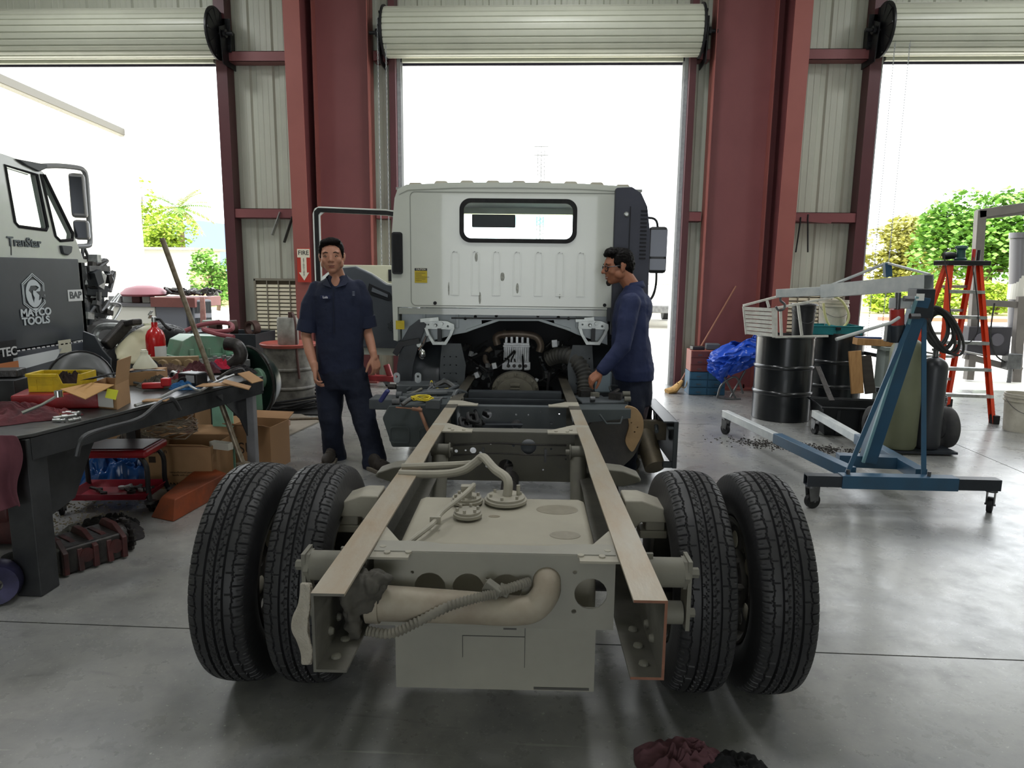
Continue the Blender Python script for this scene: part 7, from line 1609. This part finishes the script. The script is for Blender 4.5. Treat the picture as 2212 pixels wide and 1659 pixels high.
it('cribbing_block','heavy orange-painted wooden cribbing block with oily top on the floor','block',q,mk('crib_orange','#a34a1e',.7,col2='#352d27',scale=2.6,amt=.5,bump=.15),.008)
# leaning pole
pb0=G(525,1003,.2);ptp=W(350,515,pb0.y+.05);q=MB();q.tube([pb0+(pb0-ptp)*.02,lerp(pb0,ptp,.35),lerp(pb0,ptp,.36),ptp],[.018,.018,.0165,.0165],14);q.lathe([(0,0),(.045,0),(.045,.01),(.02,.02),(0,.02)],pb0,'z',16)
it('steel_pole','long mottled rusty steel pipe leaning against the bench edge','pipe',q,mk('pole_mottled','#8d8574',.4,.4,col2='#4f3d28',scale=22,amt=.5),0,.6)
# gearbox housing and scrap under near bench
gh=thing('transmission_case','dark red and black cast gearbox case lying on the floor under the bench','gearbox',(-2.45,3.55,0));W2L[gh.name]=gh.matrix_world.inverted()
ga,gb=G(130,1215,.08),G(295,1165,.08);d=(gb-ga).normalized();L_=(gb-ga).length;M=Matrix.Translation(ga)@Matrix.Rotation(math.atan2(d.y,d.x),4,'Z')
q=MB();q.bb(0,L_*.8,0,.24,-.075,.06,M);q.cyl(M@Vector((L_*.8,.12,.0)),M@Vector((L_,.12,0)),.07,n=20);q.build('case_body',M_iron,gh,bevel=.015)
M_gr2=mk('casting_red','#5a2a28',.5,col2='#241c1c',scale=6,amt=.48,bump=.15)
for k in range(5):
    q=MB();x=.02+L_*.19*k;hh_=.095-.03*(k%2);q.plate([(-.02,-.07),(.26,-.07),(.26,.03),(.2,hh_),(.06+.02*(k%3),hh_),(-.02+.015*(k%2),.04)],[],tuple(M@Vector((x,0,0))),tuple(M.to_3x3()@Vector((0,1,0))),(0,0,1),.025);q.build('rib',M_gr2,gh,bevel=.004)
for k in range(2):
    q=MB();q.lathe([(.0,-.012),(.035,-.012),(.035,0),(.02,.0),(.02,.01),(0,.01)],(0,0,0),'y',16,Matrix.Translation(M@Vector((.12+.14*k,-.0,0)))@Matrix.Rotation(math.atan2(d.y,d.x),4,'Z'));q.build('bore_boss',M_gr2,gh,smooth=SM)
q=MB()
for k in range(14):
    a_=2*PI*k/14;c=M@Vector((L_*1.0,.12+.08*math.cos(a_),.08*math.sin(a_)));q.box(c,(.03,.02,.02))
q.cyl(M@Vector((L_*.97,.12,0)),M@Vector((L_*1.03,.12,0)),.075,n=20);q.build('splined_hub',M_iron,gh)
q=MB();c=G(182,1208,.012);q.add([c+Vector(v) for v in ((-.08,-.02,0),(-.03,.05,.02),(0,.02,.03),(.05,.05,.01),(.09,-.01,.02),(.02,-.05,0),(-.03,-.04,.01))],[(0,1,2),(2,3,4),(0,2,6),(2,5,6),(2,4,5)]);it('torn_paper','torn white paper scrap on floor in front of the gearbox case','paper',q,mk('paper_white','#d5d5d2',.7),0,None,solid=.002)
rr=random.Random(12)
sl=[('crumpled dark cloth and hose bits behind the gearbox case','#2a2728',(230,1155),(.2,.12,.07)),('pale greasy rag beside the gearbox case','#6f6d66',(170,1160),(.12,.08,.05)),('oily black rag by the block on the floor','#1c1b1c',(255,1140),(.12,.09,.06))]
for k,(lb,col,(px,py),r) in enumerate(sl): lump('shop_rag',lb,'rag',G(px,py),r,mk('floor_rag_%d'%k,col,.8),60+k)
q=MB();c=G(20,1170,.12)+Vector((-.26,.25,0));
rh=thing('axle_hub','rusty red cast axle hub with springy bellows on the floor at left edge','hub',(c.x,c.y,0));W2L[rh.name]=rh.matrix_world.inverted()
q.cyl((c.x-.2,c.y,.2),(c.x+.1,c.y+.05,.2),.13,n=24);q.cyl((c.x-.1,c.y,.1),(c.x+.16,c.y+.02,.1),.10,n=20);q.build('hub_casting',M_gr2,rh,bevel=.015)
q=MB();c2=G(42,1235,.1)
for k in range(9): q.lathe([(.03,0),(.06,.006),(.03,.012)],(c2.x-.03,c2.y+.03,.05+.014*k),'z',20)
q.build('bellows',M_rub,rh,smooth=.8)
q=MB();c=G(15,1280,.05);q.lathe([(.03,-.045),(.09,-.05),(.10,0),(.09,.05),(.03,.045)],(0,0,0),'y',24,Matrix.Translation(c+Vector((-.04,0,.05)))@Matrix.Rotation(.5,4,'Z'),closed=True);it('bearing_ring','dark wheel bearing with purple ring on floor at bottom-left edge','bearing',q,mk('bearing_purple','#3a3858',.35,.5,col2='#1c1b26',scale=8,amt=.5),0,.6)
q=MB();rr=random.Random(13)
for k in range(500):
    c=G(rr.uniform(120,330),rr.uniform(1075,1160));s_=rr.uniform(.004,.013);q.box((c.x-rr.uniform(0,.5),c.y,.003),(s_,s_*.6,.005),rz=rr.uniform(0,3))
tag(q.build('absorbent_grit',mk('grit_tan','#8c8470',.9)),'scattered tan absorbent grit on the floor under the bench','debris',kind='stuff')
# cabinets outside by the semi
oc=thing('parts_cabinet','brown-topped grey parts cabinet with rows of dark drawers outside left doorway','cabinet',(-7,10.4,0));W2L[oc.name]=oc.matrix_world.inverted()
a_,b_,c_=W(335,650,10.2),W(400,650,10.2),W(474,645,10.9);q=MB();q.bb(a_.x,b_.x,10.2,10.9,-.02,W(370,663,10.2).z);q.build('cabinet_side',mk('cab_grey','#6c6e78',.5),oc,bevel=.01)
q=MB();q.bar(Vector((b_.x,10.35,.5)),Vector((c_.x,10.5,.5)),.5,1.02);q.build('drawer_bank',mk('bank_frame','#8f929c',.5),oc,bevel=.005)
dd_=(Vector((c_.x,10.5,0))-Vector((b_.x,10.35,0)));n3=Vector((dd_.y,-dd_.x,0)).normalized()
for r_ in range(3):
    for k in range(8):
        p=Vector((b_.x,10.35,0))+dd_*((k+.5)/8)+n3*.252;q=MB();q.bar(p-dd_*.052+Vector((0,0,.42+.24*r_)),p+dd_*.052+Vector((0,0,.42+.24*r_)),.012,.17);q.build('drawer',M_bk2,oc)
q=MB();zt7=W(370,663,10.2).z;q.bb(a_.x-.03,c_.x,10.12,10.95,zt7,W(370,645,10.2).z+.02);q.build('brown_top',mk('cab_top_brown','#7e4d49',.55,col2='#6a3f3d',scale=5,amt=.4),oc,bevel=.008)
zt7=W(370,645,10.2).z+.02
for k,(dx,sx_,sy_,lb) in enumerate(((.25,.2,.06,'heap of dark hoses on the left part of the brown cabinet'),(.5,.15,.08,'heap of dark cables in the middle of the brown cabinet'),(.78,.10,.05,'grey metal parts at right on the brown cabinet'))):
    q=MB();rr=random.Random(70+k)
    for j in range(6):
        c=Vector((a_.x+dx,10.45,zt7+.03));q.tube(smoothpath([c+Vector((rr.uniform(-sx_,sx_),rr.uniform(-.15,.15),rr.uniform(0,.1))) for i in range(4)],5),.02,6)
    it('hose_heap',lb,'hose',q,M_iron,0,.7)
q=MB();q.grid(lambda u,v:(W(437,660,10.05).x+.07*(u-.5)*(1+.3*v),10.07-.02*v,zt7+.01-.45*v),6,8);it('shop_rag','pinkish rag hanging down front of the brown cabinet outside','rag',q,mk('rag_pink_pale','#b58b84',.9,col2='#7c4f4c',scale=6,amt=.5),0,1,solid=.01)
wc=thing('white_work_cart','white service cart with dark top and clutter outside, beside the brown cabinet','cart',(-8,10.3,0));W2L[wc.name]=wc.matrix_world.inverted()
a_,b_=W(238,665,10.2),W(334,665,10.2);zc7=W(290,662,10.2).z;q=MB();q.bb(a_.x,b_.x,10.2,10.9,-.02,zc7);q.build('cart_body',M_bw,wc,bevel=.02);q=MB();q.bb(a_.x-.03,b_.x+.03,10.15,10.95,zc7,zc7+.05);q.build('cart_top',mk('cart_top_grey','#6d6b70',.5),wc,bevel=.008)
q=MB();q.lathe([(0,0),(.3,0),(.35,.03),(.25,.12),(.1,.16),(0,.16)],(0,0,0),'z',20,Matrix.Translation(W(312,632,10.4)+Vector((0,0,-.05))));it('maroon_cover','maroon dished cover on a post above the white cart outside','cover',q,mk('cover_maroon','#7a3a44',.5),0,.6)
q=MB();c=W(312,640,10.4);q.cyl((c.x,c.y,zc7+.05),(c.x,c.y,c.z),.03,n=8);it('cover_post','short post holding up the maroon cover on the white cart','post',q,M_steel,0,.6)
for k,(px,w_,col,lb) in enumerate(((255,.2,'#8a8a8c','grey motor part at left on the white cart'),(283,.16,'#a7a9ab','silver cylinder in the middle on the white cart'),(300,.14,'#5a2f2f','dark red box on the white cart'),(322,.12,'#c9c9c4','pale box at the right on the white cart'))):
    c=W(px,660,10.35);q=MB();q.box((c.x,10.35,zc7+.10),(w_,.15,.10));it('cart_item',lb,'part',q,mk('ci_%d'%k,col,.5),.012)
q=MB();c=W(494,690,10.0);q.lathe([(0,0),(.16,0),(.16,.03),(.10,.03),(.02,.5),(0,.5)],(c.x,10.3,-.02),'z',20);it('traffic_cone','red traffic cone outside, against the left door jamb','cone',q,mk('cone_red','#c23a3a',.5),0,.6)
# red jack and dolly parts seen beyond, between standing man and truck
jk=thing('floor_jack','red floor jack with casters on the floor behind the standing man','jack',(-1.9,8.3,0));W2L[jk.name]=jk.matrix_world.inverted();c=G(825,835)
q=MB();q.bar(c+Vector((-.2,.1,.10)),c+Vector((.25,.0,.10)),.12,.07);q.bar(c+Vector((-.12,.1,.12)),c+Vector((-.15,.12,.3)),.04,.04,up=(0,1,0));q.cyl(c+Vector((.1,.05,.12)),c+Vector((.05,.05,.28)),.04,n=12);q.build('jack_frame',mk('jack_red2','#8f2c30',.45,col2='#5a2224',scale=8,amt=.4),jk,bevel=.006)
for dx in (-.2,.05,.24): caster((c.x+dx,c.y,0),jk,.028,.07,dx*5,.02)
# cream panel box seen through the door window
q=MB();p0_=W(735,572,8.4);p1_=W(852,640,8.4);q.bb(p0_.x,p1_.x+.1,8.4,8.75,p1_.z-.55,p0_.z);cb=it('cream_cabinet','cream metal cabinet seen through the open cab door','cabinet',q,mk('cream_metal','#cfceb6',.5),.01)
q=MB();c=W(843,595,8.4);q.bb(c.x-.02,c.x+.02,8.385,8.4,c.z-.07,c.z+.07);q.build('latch',M_blk,cb)
q=MB()
for x in (p0_.x+.04,p1_.x+.05):
    for y in (8.44,8.7): q.bb(x-.02,x+.02,y-.02,y+.02,0,p1_.z-.55)
q.build('stand_leg',M_steel,cb)
# ================================================================ OUTSIDE
M_leafy=[mk('leaf_yellow_green','#9fb53a',.6,col2='#7d9a34',scale=.8,amt=.5),mk('leaf_green','#6e9c3c',.6,col2='#557f30',scale=.8,amt=.5),mk('leaf_olive','#a6a557',.6,col2='#8c8a45',scale=.8,amt=.5)]
M_trunk=mk('bark','#5b4a3a',.9)
def tree(label,c,rx,ry,rz,h0,mat,n=2600,ls=.22,seed=0,name='tree',gap=.0):
    t=thing(name,label,'tree',c);rr_=random.Random(seed);q=MB();blobs=[]
    for k in range(14):
        a=rr_.uniform(0,2*PI);d=rr_.uniform(.1,.75);blobs.append((Vector((rx*d*math.cos(a),ry*d*math.sin(a),h0+rz*rr_.uniform(-.6,.75))),rr_.uniform(.35,.6)))
    for k in range(n):
        b,s_=rr_.choice(blobs);v=Vector((rr_.gauss(0,1),rr_.gauss(0,1),rr_.gauss(0,1))).normalized()*rr_.uniform(.75,1.05)
        p=b+Vector((v.x*rx*s_,v.y*ry*s_,v.z*rz*s_));s2=ls*rr_.uniform(.5,1.2)
        M=Matrix.Translation(p)@Matrix.Rotation(rr_.uniform(0,6),4,'Z')@Matrix.Rotation(rr_.uniform(-1.3,1.3),4,'X')
        q.add([(-s2*.5,0,0),(0,-s2*.35,.05*s2),(s2*.5,0,0),(0,s2*.35,.05*s2)],[(0,1,2,3)],M)
    q.build('foliage',mat,t)
    q=MB();q.tube([(0,0,0),(.1,0,h0*.5),(0,0,h0)],[.16*rx/2,.12*rx/2,.05*rx/2],8)
    for k in range(5): b=blobs[k][0];q.tube([(0,0,h0*.6),b*.6+Vector((0,0,h0*.25)),b],[.08*rx/3,.05*rx/3,.02],6)
    q.build('trunk',M_trunk,t);return t
o=W(1985,560,42);tree('yellow-green tree left of the ladder beyond the right doorway',(W(1985,600,42).x,44,0),3.0,2.0,2.2,2.6,M_leafy[2],6000,.36,1)
o=W(2120,600,38);tree('large bright green tree behind the ladder and steel frame',(W(2130,600,38).x,38,0),3.4,2.0,3.0,3.1,M_leafy[1],9000,.36,2)
tree('bright green tree at right edge beyond the steel frame',(W(2280,600,36).x,33.5,0),3.2,2.0,2.9,2.8,M_leafy[1],6000,.36,8)
rr=random.Random(4)
for k in range(7):
    px=1890+k*58;x=W(px,640,30).x
    tree(['low yellow-green shrub nearest the door jamb, outside right doorway','low shrub behind the hoist mast outside','low shrub seen through the left ladder rails','low shrub seen between the ladder rails','low shrub seen right of the ladder outside','low shrub behind the black box on the steel frame','low shrub at the far right edge outside'][k],(x,29+2.2*(k%2),0),1.0,.6,.6,.6,M_leafy[0 if k%2==0 else 2],1800,.2,20+k,'shrub')
tree('tall airy yellow-green tree outside the left doorway beside the white building',(W(305,500,34).x,34,0),1.3,1.0,2.2,3.4,M_leafy[0],2200,.2,31)
tree('bushy bright yellow tree in front of the palm',(W(352,530,32).x,32,0),1.5,1.0,1.2,2.5,M_leafy[0],3600,.22,32)
tree('round green shrub by the left door jamb outside',(W(468,600,24).x,24,0),.9,.7,.9,1.1,M_leafy[1],2600,.16,33,'shrub')
# palm
pm=thing('palm_tree','palm tree with drooping fronds behind the yellow tree','palm tree',(W(388,500,38).x,38,0));q=MB();q.tube([(0,0,0),(.1,0,2),(0,0,4.6)],[.22,.18,.2],10);q.build('trunk',M_trunk,pm)
for k in range(22):
    a=2*PI*k/22*3.1;el=.9-1.5*(k/22);q=MB();d=Vector((math.cos(a),math.sin(a),0));L_=1.9
    pts=[Vector((0,0,4.7))+d*(L_*s)*math.cos(el)+Vector((0,0,L_*s*math.sin(el)-.5*s*s)) for s in [i/8 for i in range(9)]]
    for i in range(8):
        p=pts[i];e=(pts[i+1]-p).normalized();sd=e.cross(Vector((0,0,1))).normalized();w=.35*math.sin(PI*(i+.7)/9)
        for sg_ in (-1,1):
            for m_ in range(2):
                b=p+e*.1*m_;q.add([b,b+e*.07,b+sd*sg_*w+e*.22-Vector((0,0,.12)),b+sd*sg_*w*.6+e*.06-Vector((0,0,.05))],[(0,1,2,3)])
    q.build('frond',M_leafy[1 if k%3 else 2],pm)
# hills
q=MB();hp=[(-420,0),(-330,14),(-290,24),(-250,20),(-210,27),(-170,22),(-120,16),(-40,10),(60,0)]
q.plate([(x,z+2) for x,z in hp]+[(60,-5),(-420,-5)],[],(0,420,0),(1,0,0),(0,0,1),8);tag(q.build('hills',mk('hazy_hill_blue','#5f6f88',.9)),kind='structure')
# buildings
M_bw=mk('sunlit_white_wall','#dcdad3',.8)
wb=thing('warehouse','tall white warehouse with corrugated roof edge outside the left doorway','building',(0,0,0))
A1=W(262,285,23);A0=W(0,172,16.8);q=MB();zt4=A1.z
q.bb(A1.x-14,A1.x+.3,23,23.3,0,zt4+.1);q.build('far_wall',M_bw,wb)
dx_=(A1-A0);P0=A0-dx_*1.2
q=MB();n_=60
def ef(u,v):
    p=lerp(P0,A1,u);return p+Vector((-.35*v,0,.02*math.sin(u*n_*6.28*2.2)+.04-.0*v))
q.bar(P0,A1,.22,.20);q.build('gutter',mk('gutter_grey','#5d5a54',.6),wb)
q=MB();
q.bar(P0-Vector((0,0,.12)),A1-Vector((0,0,.12)),.16,.04)
q.build('gutter_lip',mk('gutter_grey2','#8a867c',.6),wb)
q=MB();q.bar(P0+Vector((-2.6,0,-2.9)),A1+Vector((-2.6,0,-2.9)),.1,5.6);q.build('side_wall',M_bw,wb)
hs=thing('low_building','low white outbuilding with flat roof below the trees, left doorway','building',(0,0,0));a=W(252,536,27.5);b=W(412,548,27.5)
q=MB();q.bb(a.x,b.x,27.5,30,0,a.z-.05);q.build('wall',M_bw,hs);q=MB();q.bb(a.x-.4,b.x+.3,27.2,30.2,a.z-.05,a.z+.05);q.build('roof',mk('roof_edge_grey','#8f8c86',.8),hs)
hs=thing('beige_shed','small beige shed with dark window beside the round shrub','building',(0,0,0));a=W(410,585,27);b=W(445,585,27);q=MB();q.bb(a.x,b.x,27,29,0,a.z);q.build('wall',mk('shed_beige','#c3a578',.8),hs)
q=MB();c=W(420,625,27);q.bb(c.x-.15,c.x+.15,26.97,27,c.z-.15,c.z+.15);q.build('window',M_iron,hs)
# lattice mast
tw=thing('antenna_tower','thin lattice antenna tower far beyond the central doorway','tower',(W(1168,400,90).x,90,0));zt5=W(1168,308,90).z;q=MB();w_=.42
for sx,sy in ((-1,-1),(1,-1),(0,1)): q.tube([(sx*w_,sy*w_,0),(sx*w_,sy*w_,zt5*.94)],.045,5)
n_=34
for k in range(n_):
    z0_=zt5*.94*k/n_;z1_=zt5*.94*(k+1)/n_
    for (a,b) in (((-1,-1),(1,-1)),((1,-1),(0,1)),((0,1),(-1,-1))): q.tube([(a[0]*w_,a[1]*w_,z0_),(b[0]*w_,b[1]*w_,z1_)],.03,4)
q.tube([(0,0,zt5*.93),(0,0,zt5*1.02)],.04,5);q.build('lattice',mk('tower_grey','#4a4b4d',.6),tw)
q=MB();
for z in (.97,.91): q.bb(-.9,.9,-.05,.05,zt5*z,zt5*z+.08)
q.build('antenna_arm',mk('tower_grey','#4a4b4d',.6),tw)
# white truck outside behind the man in glasses
pt=thing('parked_truck','white utility truck with yellow light and chrome bumper parked beyond central doorway','truck',(W(1425,660,19).x,19,0));c0=pt.location.x
q=MB();q.bb(-1.0,1.0,0,4.5,.55,1.15);q.bb(-.85,.85,1.2,3.2,1.15,1.75);q.build('truck_body',mk('sunlit_white_paint','#e2e1dc',.4),pt,bevel=.08)
q=MB();q.bb(-.98,.98,-.18,0,.42,.62);q.build('bumper',M_steel,pt,bevel=.02)
q=MB();q.bb(-.55,.55,-.03,0,.72,1.0);q.build('grille',M_alu,pt)
for x in (-.78,.78):
    q=MB();q.bb(x-.14,x+.14,-.04,0,.75,.95);q.build('headlamp',mk('lamp_yellow','#e8c838',.4),pt)
    for y in (.8,3.6):
        q=MB();q.cyl((x-.12,y,.36),(x+.12,y,.36),.36,n=24);q.build('wheel',M_rub,pt)
# steel frame rack with tank unit outside right door
fr_=thing('equipment_rack','weathered steel frame rack with a vertical tank and black box, outside right doorway','frame',(6,10.6,0));W2L[fr_.name]=fr_.matrix_world.inverted()
Y1=10.4;M_fr=mk('frame_brown_grey','#6f6a66',.6,.2,col2='#5a5553',scale=4,amt=.4)
for a,b,w in (((2118,455),(2098,765),.12),((2112,462),(2260,440),.12),((2100,652),(2260,662),.09),((2082,768),(2205,800),.09),((2205,640),(2192,835),.12),((2192,832),(2290,845),.10),((2120,470),(2260,455),.05)):
    q=MB();q.bar(W(*a,Y1),W(*b,Y1),w,w*.8,up=(0,1,0));q.build('frame_bar',M_fr,fr_,bevel=.004)
a,b=W(2082,765,Y1),W(2098,765,Y1);q=MB();q.bar(Vector((b.x,Y1,0)),b,.1,.1,up=(0,1,0));q.build('frame_foot',M_fr,fr_)
c=W(2290,845,Y1);q=MB();q.bar(Vector((c.x,Y1,-.02)),c,.1,.1,up=(0,1,0));q.build('frame_foot',M_fr,fr_)
q=MB();a=W(2196,725,Y1+.1);b=W(2202,515,Y1+.1);q.cyl(a,b,.115,n=24);q.cyl(b,b+Vector((0,0,.08)),.13,n=24);q.build('vertical_tank',mk('tank_grey','#77767a',.4,.3),fr_,smooth=SM)
q=MB();q.lathe([(.118,-.17),(.12,-.17),(.12,.17),(.118,.17)],lerp(a,b,.5),'z',24);q.build('tank_label',mk('tank_label_white','#c9c7bf',.6),fr_)
q=MB();a=W(2128,735,Y1);q.bb(a.x-.3,a.x+.3,Y1-.1,Y1+.2,a.z-.21,a.z+.2);q.build('black_box',mk('box_charcoal','#2f2d33',.6),fr_,bevel=.01)
for x in (-.12,.1):
    q=MB();q.cyl((a.x+x,Y1-.12,a.z+.02),(a.x+x,Y1-.09,a.z+.02),.09,n=20);q.build('gauge',mk('gauge_grey','#55525a',.5),fr_)
q=MB();a=W(2185,780,Y1-.1);q.box(a,(.2,.15,.22));q.cyl(a+Vector((0,0,-.35)),a,.03,n=10);q.build('pump_motor',M_steel,fr_,bevel=.02)
q=MB();q.tube(smoothpath([W(2148,655,Y1-.1),W(2140,720,Y1-.12),W(2150,765,Y1-.12),W(2175,785,Y1-.12)],5),.012,6);q.build('cable',M_rub,fr_)
# white pipe rail fence / field line and road barrier
q=MB();q.bb(W(1900,700,24).x,60,24,24.2,W(2100,688,24).z-.25,W(2100,688,24).z);tag(q.build('rust_guard_rail',mk('guard_rust','#a85f49',.7)),'low rusty red rail on the ground beyond the ladder','rail')
